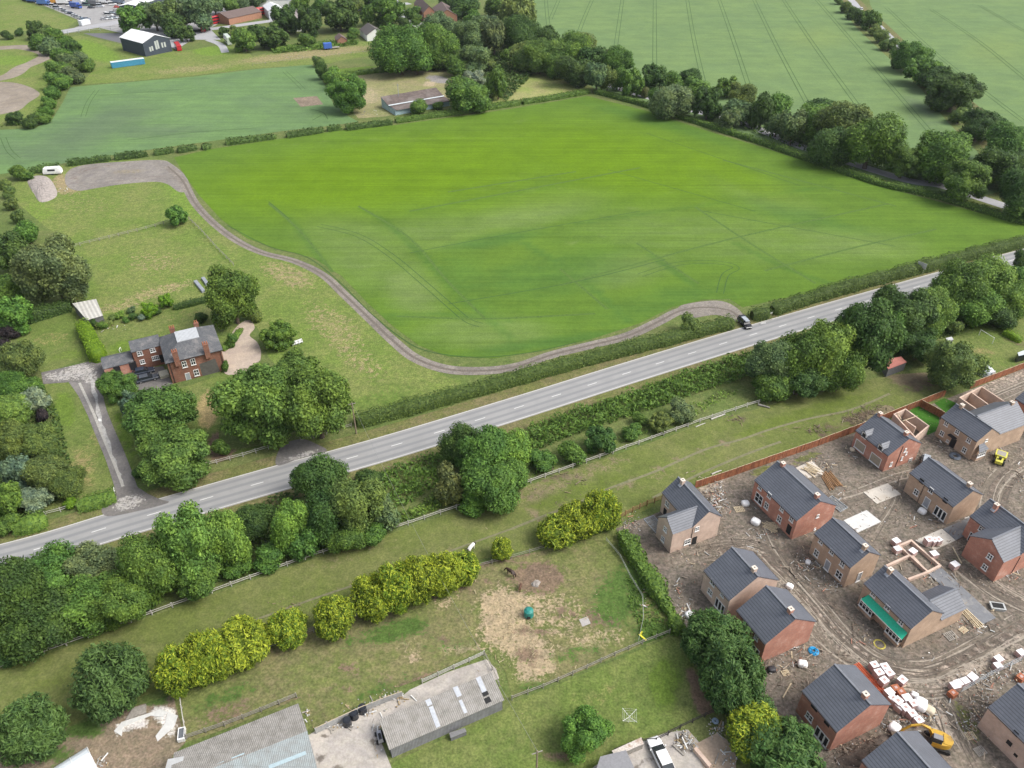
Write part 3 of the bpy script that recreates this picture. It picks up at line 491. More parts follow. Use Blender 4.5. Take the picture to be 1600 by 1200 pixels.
# lane on the east with its dusty verge
LANE = [(1300, -20), (1330, 0), (1345, 18), (1372, 40), (1412, 80), (1460, 125), (1500, 160), (1524, 182), (1560, 230), (1610, 290), (1680, 360)]
strip('lane_verge', LANE, 12, .045, G_VERGE); strip('east_lane', LANE, 4.6, .055, GREYROAD)
strip('belt_lane', [(900, 118), (1000, 148), (1080, 172), (1150, 188), (1200, 208), (1260, 232), (1340, 258), (1420, 282), (1470, 290), (1540, 312), (1640, 345)], 5, .05, GREYROAD)
strip('west_lane', [(90, 51), (125, 45), (155, 40), (190, 33)], 10, .03, GREYROAD)
# ================================================================ FOLIAGE
def leaf_mesh(name, pos, nrm, size, mat, core=None, tip=None, elong=1.5, sag=0.0, jit=.45, r=rng):
    """each leaf clump one bent four-cornered face"""
    n = len(pos); nrm = nrm+r.normal(0, jit, (n, 3)); nrm /= np.linalg.norm(nrm, axis=1)[:, None]
    t = r.normal(0, 1, (n, 3)); t[:, 2] -= sag*2; t -= nrm*(t*nrm).sum(1)[:, None]; t /= np.linalg.norm(t, axis=1)[:, None]+1e-9
    b = np.cross(nrm, t); L = (size*elong)[:, None]; W = (size*.85)[:, None]
    V = np.stack([pos-t*L*.5, pos+b*W*.5-nrm*W*.12, pos+t*L*.5, pos-b*W*.5-nrm*W*.12], 1).reshape(-1, 3)
    F = np.arange(n*4).reshape(-1, 4); tv = np.repeat(tip if tip is not None else np.zeros(n), 4)
    loops = F.ravel(); starts = np.arange(n)*4; tot = np.full(n, 4)
    if core is not None:
        cv, cf = core; k = len(V); V = np.vstack([V, cv]); loops = np.concatenate([loops, (cf+k).ravel()])
        starts = np.concatenate([starts, n*4+np.arange(len(cf))*cf.shape[1]]); tot = np.concatenate([tot, np.full(len(cf), cf.shape[1])]); tv = np.concatenate([tv, np.zeros(len(cv))])
    me = bpy.data.meshes.new(name); me.vertices.add(len(V)); me.vertices.foreach_set('co', V.astype(np.float32).ravel())
    me.loops.add(len(loops)); me.loops.foreach_set('vertex_index', loops.astype(np.int32))
    me.polygons.add(len(starts)); me.polygons.foreach_set('loop_start', starts.astype(np.int32))
    a = me.attributes.new('tip', 'FLOAT', 'POINT'); a.data.foreach_set('value', tv.astype(np.float32))
    me.materials.append(mat); me.update(calc_edges=True); me.validate(); return me
_ico = {}
def ico(sub):
    if sub not in _ico:
        bm = bmesh.new(); bmesh.ops.create_icosphere(bm, subdivisions=sub, radius=1); bm.verts.ensure_lookup_table()
        _ico[sub] = (np.array([v.co[:] for v in bm.verts]), np.array([[v.index for v in f.verts] for f in bm.faces])); bm.free()
    return _ico[sub]
def sph(n, r): v = r.normal(0, 1, (n, 3)); return v/np.linalg.norm(v, axis=1)[:, None]
def crown(kind, seed, n, leaf):
    r = np.random.default_rng(seed)
    # lobes of foliage: kind -> (count, lobe radius, spread, flatness of bottom)
    nl, lr, sp = {'broad': (17, .40, .66), 'dense': (30, .29, .78), 'round': (34, .26, .82), 'loose': (20, .30, .76), 'cypress': (64, .19, .86), 'weeping': (20, .34, .70), 'bush': (14, .42, .62), 'tall': (20, .34, .72)}[kind]
    c = sph(nl*3, r); c = c[c[:, 2] > -.75][:nl]; k = len(c)
    c *= (sp*r.uniform(.72, 1.10, k))[:, None]; lrs = lr*r.uniform(.6, 1.3, k)
    c = np.vstack([c, [[0, 0, 0]]]); lrs = np.append(lrs, .62)
    if kind == 'cypress': c[:-1] = c[:-1]/np.linalg.norm(c[:-1], axis=1)[:, None]*(sp*r.uniform(.93, 1.0, k))[:, None]; lrs[-1] = .8
    if kind == 'loose': c[:-1] *= r.uniform(.8, 1.12, k)[:, None]
    wt = lrs**2; wt /= wt.sum(); pick = r.choice(k+1, n*3, p=wt); d = sph(n*3, r)
    rad = r.uniform(.76, 1.16, n*3)
    if kind in ('loose', 'weeping'): rad = r.uniform(.7, 1.25, n*3)
    if kind in ('broad', 'bush'): rad = r.uniform(.72, 1.2, n*3)
    pos = c[pick]+d*(lrs[pick]*rad)[:, None]
    inside = np.zeros(len(pos), bool)
    for j in range(k+1):
        inside |= (np.linalg.norm(pos-c[j], axis=1) < lrs[j]*.78) & (pick != j)
    keep = ~inside & (pos[:, 2] > -.95); pos, d = pos[keep][:n], d[keep][:n]; pick = pick[keep][:n]
    out = pos/np.linalg.norm(pos, axis=1)[:, None]; nn = d*.7+out*.35; nn[:, 2] += .3
    # skirt: some leaves just inside so that gaps read dark but leafy
    m = len(pos); size = leaf*r.uniform(.5, 1.5, m); rr = np.linalg.norm(pos, axis=1); tip = None; el, sag, jit = 1.5, 0, .5
    if kind == 'cypress':
        # upright feathery sprays standing off the surface
        q = r.random(m) < .75; pos[q] += (out[q]*.5+np.array([0, 0, .5]))*(r.uniform(0, .20, q.sum()))[:, None]; nn = out*.7+np.array([0, 0, .35])+r.normal(0, .35, (m, 3)); el = 2.8; size *= .80; sag = -.7; jit = .6
        g = np.linalg.norm(pos-c[pick], axis=1)/lrs[pick]
        tip = (r.random(m) < .58)*np.clip((g-.85)/.3, 0, 1)*r.uniform(.5, 1, m)*np.clip(.8+pos[:, 2]*.6, .25, 1)
    if kind == 'weeping': el = 2.8; sag = .8; size *= .8; jit = .6
    cv, cf = ico(2); cores = []; fs = []; o = 0
    for j in range(k+1):
        v = cv*(lrs[j]*.74)+c[j]; v = v*(1+r.normal(0, .03, (len(v), 1))); cores.append(v); fs.append(cf+o); o += len(v)
    return leaf_mesh('crown', pos, nn, size, LEAFY if kind == 'cypress' else LEAF, (np.vstack(cores), np.vstack(fs)), tip, el, sag, jit, r)
def trunk_mesh(seed, spread=.55):
    r = random.Random(seed); mb = MB()
    mb.tube([(0, 0, -.02), (r.uniform(-.02, .02), 0, .25), (r.uniform(-.04, .04), r.uniform(-.04, .04), .6), (r.uniform(-.06, .06), r.uniform(-.06, .06), 1.05)], [.085, .06, .045, .02], 7)
    for k in range(5):
        a = k*1.26+r.uniform(-.4, .4); h = r.uniform(.4, .8); rr = spread*r.uniform(.7, 1)
        mb.tube([(0, 0, h), (math.cos(a)*rr*.5, math.sin(a)*rr*.5, h+.18), (math.cos(a)*rr, math.sin(a)*rr, h+.42)], [.035, .025, .01], 5)
    me = mb.build('trunk', BARK, boxuv=False); m = me.data; bpy.data.objects.remove(me); return m
CR = {}
for kd in ('broad', 'dense', 'round', 'loose', 'cypress', 'weeping', 'bush', 'tall'):
    for i in range(3):
        CR[kd, 'L', i] = crown(kd, 100+i, 15000 if kd in ('dense', 'weeping') else 11000 if kd == 'cypress' else 13000, .062 if kd == 'cypress' else .052 if kd != 'bush' else .062)
    for i in range(2):
        CR[kd, 'S', i] = crown(kd, 200+i, 3600, .098)
TRK = [trunk_mesh(i) for i in range(4)]
LC = {'dark': (.060, .110, .028), 'mid': (.094, .168, .033), 'light': (.140, .228, .046), 'grey': (.120, .165, .072), 'olive': (.125, .172, .048), 'blue': (.10, .155, .10), 'silver': (.19, .24, .18), 'purple': (.036, .026, .03),
      'gold': (.125, .185, .022), 'cyp': (.055, .108, .030), 'brown': (.145, .145, .055), 'chest': (.102, .172, .036), 'lime': (.15, .26, .02), 'fresh': (.098, .180, .036), 'clip': (.085, .135, .034)}
_tc = [0]
def tree(cx, cy, w, h, kind, tone, label, group=None, name='tree', cat='tree', vary=.12, clear=None):
    """cx, cy, w, h: measured centre and extent of the crown; its height above ground follows from the size"""
    i = _tc[0]; _tc[0] += 1; r = random.Random(i*7+3)
    s = ppm(cx, cy, 3); rad = w/2/s*(1.12 if tone == 'gold' and w > 44 and abs(cx-486) > 60 else 1.03)
    p = P(cx, cy, 0); dep = math.atan2(CH, p.y); hh = h/2/s
    rz2 = (hh*hh-(rad*math.sin(dep))**2)/(math.cos(dep)**2); rz = math.sqrt(rz2) if rz2 > (.75*rad)**2 else .75*rad
    rz = min(rz, rad*1.6)
    if clear is None: clear = (.05 if kind == 'dense' else .10)*rz if kind not in ('bush', 'cypress', 'round') else .0
    zc = rz*.93+clear; c = P(cx, cy, zc)
    root = thing(name, label, cat, (c.x, c.y, 0), r.uniform(0, 6.28), group)
    big = w*.64 > 34
    me = CR[kind, 'L' if big else 'S', i % (3 if big else 2)]
    o = bpy.data.objects.new('crown', me); COL.objects.link(o); o.parent = root; o.location = (0, 0, zc); o.scale = (rad*1.0, rad*1.0, rz)
    cc = LC[tone]; v = 1+r.uniform(-vary, vary); o.color = (cc[0]*v*(1+r.uniform(-.18, .02)), cc[1]*v, cc[2]*v*(1+r.uniform(-.1, .1)), 1)
    t = bpy.data.objects.new('trunk', TRK[i % 4]); COL.objects.link(t); t.parent = root; t.scale = (rad, rad, zc)
    return root
ORD = 'first second third fourth fifth sixth seventh eighth ninth tenth eleventh twelfth thirteenth fourteenth fifteenth sixteenth seventeenth eighteenth nineteenth twentieth'.split()
def ordn(i):
    if i < 20: return ORD[i]
    return 'twenty-'+ORD[i-20] if i < 29 else 'thirtieth' if i == 29 else 'thirty-'+ORD[i-30]
TONEW = {'dark': 'dark green', 'mid': 'mid green', 'light': 'light green', 'grey': 'grey-green', 'olive': 'olive green', 'blue': 'blue-green', 'silver': 'silvery green', 'purple': 'dark purple', 'gold': 'golden yellow', 'cyp': 'very dark green', 'brown': 'brownish green', 'chest': 'rich green', 'lime': 'lime green', 'fresh': 'fresh green'}
KW = {'broad': 'spreading', 'dense': 'dense', 'round': 'rounded', 'loose': 'loose feathery', 'cypress': 'conifer', 'weeping': 'weeping', 'bush': 'bushy', 'tall': 'upright'}
def row(items, fmt, group, name='tree', cat='tree', **kw):
    for i, (x, y, w, h, k, tn) in enumerate(items):
        tree(x, y, w, h, k, tn, fmt.format(o=ordn(i), look=TONEW[tn]+' '+KW[k]), group, name, cat, **kw)
# --- roadside conifers, yellow-tipped
YC = [(280, 1048, 62, 74, 'cypress', 'gold'), (322, 1030, 66, 80, 'cypress', 'gold'), (375, 1008, 78, 74, 'cypress', 'gold'), (450, 984, 58, 60, 'cypress', 'gold'), (522, 966, 60, 66, 'cypress', 'gold'),
      (583, 934, 62, 70, 'cypress', 'gold'), (618, 920, 60, 74, 'cypress', 'gold'), (655, 907, 60, 72, 'cypress', 'gold'), (692, 896, 58, 66, 'cypress', 'gold'), (722, 888, 46, 52, 'cypress', 'gold'),
      (784, 859, 32, 36, 'cypress', 'gold'), (870, 832, 52, 46, 'cypress', 'gold'), (902, 815, 60, 60, 'cypress', 'gold'), (938, 800, 56, 64, 'cypress', 'gold')]
row(YC, '{o} golden yellow conifer from the left in the row between the paddocks', 'golden conifers between the paddocks', 'golden_conifer', 'conifer')
for it, lb in (((170, 1066, 104, 108, 'cypress', 'cyp'), 'big dark green conifer beside the concrete path left of the golden row'), ((48, 1142, 96, 98, 'cypress', 'cyp'), 'dark green conifer in the lower left corner by the white polytunnel'),
    ((1118, 1000, 96, 92, 'cypress', 'cyp'), 'tall very dark conifer nearest the end of the site hedge'), ((1140, 1058, 92, 100, 'cypress', 'cyp'), 'very dark conifer between the lawn and the mud, second of the clump'),
    ((1175, 1110, 64, 56, 'cypress', 'cyp'), 'small dark conifer between the big dark clump and the golden-topped one'), ((1180, 1145, 84, 64, 'cypress', 'gold'), 'golden-topped conifer beside the neighbour patio'), ((1225, 1180, 110, 96, 'cypress', 'cyp'), 'dark conifer at the lower edge left of the red brick house')):
    o = tree(*it, lb, None, 'conifer', 'conifer'); 
for o in [x for x in bpy.data.objects if x.name.startswith('conifer')]:
    pass
LEAFC = leaf_mat('dark_conifer_leaves', .12, (.11, .19, .045)); 
for kx in (('L', 0), ('L', 1), ('L', 2), ('S', 0), ('S', 1)):
    m2 = CR['cypress', kx[0], kx[1]].copy(); m2.materials[0] = LEAFC; CR['cyd', kx[0], kx[1]] = m2
for o in list(bpy.data.objects):
    if o.name.startswith('crown') and o.parent and o.parent.name.startswith('conifer') and 'golden-topped' not in o.parent['label'][:14]:
        for kx in (('L', 0), ('L', 1), ('L', 2), ('S', 0), ('S', 1)):
            if o.data == CR['cypress', kx[0], kx[1]]: o.data = CR['cyd', kx[0], kx[1]]; break
tree(915, 1146, 78, 78, 'round', 'fresh', 'round light green apple tree standing alone on the southern lawn')
# --- left woods
LW = [(42, 365, 42, 40, 'bush', 'mid'), (12, 392, 50, 66, 'broad', 'dark'), (84, 426, 92, 104, 'dense', 'grey'), (12, 452, 48, 50, 'dense', 'mid'), (22, 492, 52, 58, 'dense', 'fresh'), (8, 545, 34, 24, 'bush', 'purple'), (14, 520, 30, 20, 'bush', 'purple'),
      (28, 562, 62, 62, 'weeping', 'olive'), (12, 605, 54, 44, 'broad', 'mid'), (42, 605, 44, 30, 'bush', 'mid'), (52, 627, 46, 42, 'weeping', 'silver'), (20, 640, 60, 52, 'weeping', 'light'), (66, 650, 22, 24, 'bush', 'purple'), (32, 655, 26, 20, 'bush', 'purple'),
      (18, 690, 60, 60, 'weeping', 'olive'), (62, 690, 60, 56, 'weeping', 'olive'), (28, 740, 50, 60, 'loose', 'blue'), (72, 740, 66, 62, 'weeping', 'olive'), (108, 752, 54, 50, 'weeping', 'olive'), (56, 778, 50, 34, 'weeping', 'silver'), (12, 780, 46, 54, 'dense', 'mid'), (10, 820, 40, 34, 'bush', 'mid')]
row(LW, '{look} plant, {o} from the top in the left garden wood', 'trees of the garden wood at the left edge')
# --- round the farmhouse
for it, lb in (((181, 604, 55, 52, 'round', 'chest'), 'clipped round dark tree beside the farm forecourt and parked cars'), ((208, 632, 42, 44, 'round', 'blue'), 'small blue-green tree below the clipped round tree'),
    ((250, 650, 100, 92, 'dense', 'chest'), 'horse chestnut between drive and front lawn, upper of the pair'), ((274, 705, 112, 92, 'dense', 'chest'), 'horse chestnut by the roadside fence at the drive, lower of the pair'),
    ((402, 632, 116, 124, 'dense', 'chest'), 'large horse chestnut right of the front lawn'), ((494, 634, 104, 118, 'dense', 'chest'), 'large horse chestnut beside the telegraph pole and roadside hedge'), ((462, 580, 76, 56, 'dense', 'chest'), 'chestnut behind the two large ones, above the meadow edge'),
    ((362, 463, 76, 92, 'dense', 'chest'), 'big round tree standing between meadow and gravel forecourt'), ((434, 524, 52, 46, 'round', 'mid'), 'small round tree beside the white garden bench'), ((401, 493, 22, 20, 'bush', 'olive'), 'yellowish bush right of the big round tree'),
    ((276, 337, 32, 34, 'round', 'mid'), 'lone round tree at the corner of the meadow fence'), ((233, 484, 26, 26, 'round', 'lime'), 'small lime green tree in the garden border, left one'), ((259, 470, 22, 24, 'round', 'lime'), 'small lime green tree at the hedge end, right one'),
    ((313, 496, 22, 20, 'bush', 'dark'), 'small dark bush on the lawn behind the farmhouse'), ((362, 532, 18, 22, 'bush', 'mid'), 'bush beside the path at the gravel forecourt'), ((352, 572, 12, 24, 'bush', 'fresh'), 'climbing shrub at the right corner of the farmhouse'),
    ((345, 700, 26, 30, 'bush', 'mid'), 'small shrub between the two chestnut groups'), ((268, 612, 20, 16, 'bush', 'olive'), 'low olive shrub beside the farmhouse front'), ((215, 740, 18, 20, 'bush', 'dark'), 'dark shrub at the drive gate corner'),
    ((110, 785, 22, 12, 'bush', 'lime'), 'yellow shrub by the roadside rail at the left')):
    tree(*it, lb, None, 'tree' if it[2] > 30 else 'shrub', 'tree' if it[2] > 30 else 'shrub')
# --- south side of the road, left to right
SB = [(20, 930, 90, 110, 'broad', 'dark'), (80, 905, 110, 90, 'broad', 'mid'), (60, 975, 110, 90, 'broad', 'dark'), (140, 885, 90, 80, 'loose', 'grey'), (135, 945, 110, 100, 'broad', 'mid'), (20, 1005, 60, 60, 'bush', 'dark'), (190, 945, 80, 84, 'dense', 'mid'), (195, 880, 60, 50, 'bush', 'mid'),
      (235, 885, 80, 100, 'broad', 'mid'), (225, 930, 50, 44, 'bush', 'dark'), (300, 850, 100, 124, 'loose', 'light'), (345, 845, 70, 100, 'broad', 'light'), (310, 900, 80, 60, 'broad', 'mid'), (365, 880, 50, 40, 'bush', 'mid'), (420, 870, 50, 30, 'bush', 'fresh'), (398, 815, 60, 50, 'bush', 'dark'),
      (455, 815, 66, 86, 'broad', 'light'), (475, 850, 50, 56, 'bush', 'fresh'), (498, 752, 82, 80, 'broad', 'dark'), (505, 800, 76, 90, 'broad', 'dark'), (555, 790, 92, 100, 'loose', 'olive'), (575, 752, 50, 40, 'bush', 'dark'), (598, 800, 50, 60, 'bush', 'grey'), (540, 840, 60, 44, 'broad', 'mid'), (585, 835, 46, 30, 'bush', 'mid'),
      (702, 758, 50, 62, 'bush', 'brown'), (720, 700, 60, 70, 'broad', 'dark'), (755, 710, 90, 90, 'broad', 'mid'), (790, 705, 70, 74, 'broad', 'light'), (765, 755, 90, 84, 'broad', 'mid'), (740, 782, 50, 36, 'bush', 'fresh'), (800, 740, 54, 60, 'broad', 'light')]
row(SB, '{look} tree, {o} from the left in the ditch belt below the road', 'trees in the ditch belt below the road')
ME = [(893, 708, 44, 26, 'bush', 'fresh'), (845, 718, 44, 24, 'bush', 'mid'), (938, 686, 50, 48, 'round', 'dark'), (988, 675, 32, 18, 'bush', 'fresh'), (1032, 660, 38, 30, 'round', 'olive'), (1065, 642, 44, 38, 'bush', 'grey'), (1000, 655, 24, 14, 'bush', 'mid')]
row(ME, '{look} bush, {o} from the left along the mid ditch fence', 'bushes along the mid ditch fence', 'bush', 'bush')
RB = [(1205, 570, 70, 72, 'broad', 'grey'), (1205, 600, 60, 34, 'bush', 'mid'), (1248, 562, 74, 80, 'broad', 'mid'), (1250, 595, 66, 40, 'broad', 'dark'), (1292, 545, 80, 96, 'broad', 'light'), (1315, 580, 60, 66, 'broad', 'mid'), (1350, 535, 84, 106, 'broad', 'dark'), (1412, 492, 84, 84, 'dense', 'dark'), (1455, 493, 56, 70, 'broad', 'light'),
      (1395, 520, 40, 60, 'broad', 'mid'), (1438, 540, 64, 54, 'loose', 'dark'), (1498, 455, 66, 76, 'broad', 'mid'), (1540, 445, 76, 74, 'broad', 'light'), (1580, 470, 60, 60, 'broad', 'light'), (1520, 480, 70, 50, 'broad', 'mid'), (1590, 440, 40, 40, 'broad', 'mid'), (1597, 408, 24, 30, 'bush', 'dark'), (1560, 495, 50, 30, 'bush', 'dark'), (1490, 512, 30, 18, 'bush', 'olive'), (1493, 574, 74, 74, 'loose', 'olive')]
RB = [(a, b-2, c*1.08, d*1.1, e, f_) for a, b, c, d, e, f_ in RB]
row(RB, '{look} tree, {o} from the left between road and allotments', 'trees between the road and the allotments')
# --- belt east of the barley field
EB = [(815, 55, 46, 46, 'broad', 'dark'), (810, 20, 44, 50, 'broad', 'olive'), (842, 86, 58, 44, 'broad', 'mid'), (820, 88, 40, 34, 'bush', 'olive'), (854, 60, 34, 32, 'broad', 'dark'), (868, 100, 46, 34, 'bush', 'mid'), (892, 82, 52, 46, 'broad', 'mid'), (908, 75, 46, 34, 'broad', 'olive'), (925, 94, 44, 38, 'broad', 'dark'), (895, 112, 50, 34, 'bush', 'dark'), (965, 97, 46, 32, 'broad', 'mid'), (948, 90, 20, 18, 'bush', 'brown'), (933, 118, 34, 40, 'loose', 'grey'), (950, 124, 24, 32, 'loose', 'olive'), (970, 122, 24, 32, 'broad', 'mid'), (987, 130, 32, 40, 'round', 'mid'),
      (1008, 145, 14, 16, 'bush', 'brown'), (1022, 122, 36, 38, 'round', 'dark'), (1050, 127, 32, 24, 'broad', 'mid'), (1080, 122, 30, 24, 'broad', 'dark'), (1052, 155, 58, 34, 'broad', 'grey'), (1021, 152, 16, 24, 'loose', 'mid'), (1088, 140, 40, 32, 'broad', 'fresh'), (1107, 162, 38, 46, 'round', 'dark'), (1138, 138, 30, 28, 'round', 'mid'), (1160, 152, 46, 36, 'loose', 'olive'), (1158, 174, 44, 34, 'loose', 'grey'), (1140, 188, 28, 30, 'round', 'grey'), (1192, 172, 34, 46, 'broad', 'dark'),
      (1215, 168, 36, 36, 'broad', 'mid'), (1215, 195, 34, 34, 'loose', 'grey'), (1240, 200, 40, 46, 'loose', 'grey'), (1270, 188, 54, 54, 'broad', 'light'), (1285, 176, 44, 26, 'broad', 'dark'), (1322, 200, 70, 66, 'broad', 'olive'), (1305, 225, 60, 56, 'broad', 'dark'), (1362, 222, 72, 70, 'broad', 'mid'), (1412, 258, 48, 42, 'round', 'mid'), (1470, 238, 78, 70, 'broad', 'mid'), (1495, 260, 40, 34, 'round', 'dark'), (1508, 286, 68, 46, 'round', 'mid')]
EB = [(a, b-1, c*1.16, d*1.14, e, f_) for a, b, c, d, e, f_ in EB]
for i, it in enumerate(EB):
    tree(*it, f'{TONEW[it[5]]} {KW[it[4]]} tree, {ordn(i % 20)} in the {"upper" if i < 20 else "lower"} belt east of the barley' if i < 40 else 'rounded mid green tree at the lower end of the belt east of the barley', 'trees in the belt east of the barley field')
LN = [(1310, 2, 12, 10, 'bush', 'olive'), (1322, 12, 18, 16, 'bush', 'olive'), (1333, 22, 18, 16, 'bush', 'dark'), (1348, 28, 24, 20, 'bush', 'dark'), (1362, 32, 26, 26, 'round', 'mid'), (1368, 48, 18, 14, 'bush', 'olive'), (1378, 58, 22, 16, 'bush', 'olive'), (1390, 70, 22, 16, 'bush', 'olive'), (1408, 94, 22, 24, 'bush', 'dark'), (1425, 88, 46, 40, 'loose', 'mid'), (1442, 112, 44, 38, 'round', 'mid'), (1465, 125, 40, 36, 'round', 'dark'), (1492, 146, 64, 52, 'round', 'dark'), (1475, 155, 40, 26, 'bush', 'dark'), (1500, 182, 26, 20, 'bush', 'olive'),
      (1530, 198, 52, 44, 'round', 'dark'), (1555, 200, 34, 30, 'round', 'dark'), (1574, 228, 60, 56, 'broad', 'mid'), (1578, 262, 70, 50, 'broad', 'dark'), (1594, 300, 50, 60, 'broad', 'dark'), (1590, 245, 40, 40, 'broad', 'dark'), (1600, 330, 40, 34, 'bush', 'mid')]
LN = [(a, b-1, c*1.2, d*1.15, e, f_) for a, b, c, d, e, f_ in LN]
row(LN, '{look} tree, {o} from the top along the narrow east lane', 'trees along the east lane')
# --- top centre and museum trees
TC = [(625, 78, 74, 66, 'broad', 'fresh'), (604, 62, 34, 30, 'broad', 'mid'), (650, 95, 50, 40, 'broad', 'mid'), (685, 70, 56, 60, 'broad', 'mid'), (690, 45, 56, 34, 'loose', 'grey'), (737, 55, 54, 54, 'loose', 'grey'), (742, 92, 50, 44, 'loose', 'grey'), (772, 55, 44, 54, 'loose', 'grey'), (755, 40, 44, 30, 'loose', 'grey'), (700, 92, 40, 30, 'broad', 'mid'), (713, 103, 34, 30, 'broad', 'mid'), (760, 100, 30, 26, 'loose', 'olive'), (792, 40, 26, 30, 'broad', 'olive'), (795, 85, 24, 24, 'bush', 'mid'), (742, 124, 38, 24, 'round', 'silver'), (778, 127, 32, 50, 'tall', 'mid'), (765, 140, 20, 26, 'bush', 'gold'), (730, 148, 70, 38, 'bush', 'fresh'), (655, 168, 32, 20, 'bush', 'fresh'), (685, 165, 18, 12, 'bush', 'fresh'),
      (545, 147, 58, 56, 'round', 'fresh'), (520, 118, 30, 26, 'bush', 'light'), (504, 112, 22, 26, 'bush', 'dark'), (497, 96, 18, 18, 'bush', 'olive'), (530, 128, 34, 20, 'bush', 'mid'), (700, 0, 30, 26, 'broad', 'dark'), (725, 12, 44, 22, 'broad', 'dark'), (780, 8, 40, 22, 'broad', 'mid'), (790, 22, 22, 22, 'bush', 'olive'), (740, 28, 30, 14, 'bush', 'mid')]
row(TC, '{look} tree, {o} from the left round the long shed plots', 'trees round the long shed plots')
MT = [(208, 30, 46, 42, 'round', 'fresh'), (240, 22, 44, 44, 'loose', 'grey'), (262, 22, 44, 46, 'loose', 'olive'), (285, 18, 44, 46, 'loose', 'grey'), (310, 18, 46, 50, 'loose', 'grey'), (334, 6, 34, 30, 'loose', 'grey'), (270, 40, 44, 14, 'bush', 'dark'), (290, 52, 26, 26, 'round', 'dark'), (350, 50, 18, 16, 'round', 'dark'), (368, 48, 20, 12, 'bush', 'olive'), (382, 62, 38, 36, 'round', 'fresh'), (397, 48, 20, 18, 'round', 'dark'), (360, 8, 26, 22, 'broad', 'mid'), (425, 57, 46, 36, 'round', 'dark'), (446, 30, 42, 44, 'round', 'dark'), (482, 33, 38, 44, 'round', 'dark'), (530, 22, 52, 48, 'dense', 'dark'), (478, 62, 28, 14, 'bush', 'mid'), (555, 10, 30, 26, 'round', 'olive'), (574, 22, 24, 34, 'loose', 'mid'), (606, 16, 50, 44, 'round', 'mid'), (630, 34, 20, 14, 'bush', 'dark'), (552, 52, 20, 16, 'bush', 'fresh'), (645, 20, 26, 20, 'bush', 'mid'), (650, 30, 20, 12, 'bush', 'fresh'), (470, 5, 30, 16, 'bush', 'mid'), (500, 8, 26, 18, 'bush', 'mid'), (378, 2, 30, 16, 'broad', 'grey'), (400, 0, 30, 16, 'broad', 'grey'), (585, -4, 50, 26, 'round', 'dark')]
row(MT, '{look} tree, {o} from the left round the bus museum', 'trees round the bus museum')
WB = [(56, 47, 26, 30, 'round', 'dark'), (30, 50, 14, 12, 'bush', 'dark'), (10, 55, 18, 10, 'bush', 'dark'), (70, 52, 24, 24, 'bush', 'olive'), (84, 58, 30, 26, 'bush', 'mid'), (98, 62, 22, 16, 'bush', 'mid'), (60, 66, 30, 12, 'bush', 'mid'), (78, 72, 34, 14, 'bush', 'grey'), (112, 75, 26, 26, 'round', 'dark'), (96, 88, 36, 24, 'bush', 'mid'), (104, 100, 38, 28, 'bush', 'grey'), (92, 108, 36, 28, 'bush', 'mid'), (124, 92, 26, 20, 'bush', 'grey'), (138, 102, 24, 14, 'bush', 'mid'), (112, 118, 34, 22, 'bush', 'grey'), (90, 126, 36, 26, 'bush', 'mid'), (82, 146, 26, 22, 'bush', 'fresh'), (76, 160, 20, 20, 'bush', 'fresh'), (73, 174, 20, 14, 'bush', 'mid'), (66, 184, 24, 16, 'bush', 'mid'), (22, 184, 26, 20, 'round', 'dark'), (48, 190, 26, 12, 'bush', 'dark')]
row(WB, '{look} bush, {o} from the top left of the museum lawn', 'bushes in the belt left of the museum lawn', 'bush', 'bush')
row([(14, 300, 20, 20, 'bush', 'olive'), (18, 318, 22, 22, 'bush', 'olive'), (8, 288, 20, 14, 'bush', 'olive'), (28, 338, 20, 24, 'bush', 'olive'), (30, 270, 30, 14, 'bush', 'mid'), (45, 275, 18, 10, 'bush', 'mid')], '{look} bush, {o} from the top down the left meadow edge', 'bushes down the left edge of the meadow', 'bush', 'bush')
row([(175, 497, 14, 12, 'bush', 'olive'), (186, 492, 16, 14, 'bush', 'light'), (196, 500, 12, 10, 'bush', 'mid'), (207, 494, 16, 12, 'bush', 'dark'), (222, 496, 14, 10, 'bush', 'silver'), (160, 508, 16, 12, 'bush', 'mid'), (147, 505, 10, 16, 'bush', 'dark'), (205, 484, 14, 12, 'bush', 'grey'), (246, 487, 14, 12, 'bush', 'dark')], '{look} shrub, {o} from the left in the farmhouse flower border', 'shrubs in the flower border', 'shrub', 'shrub')
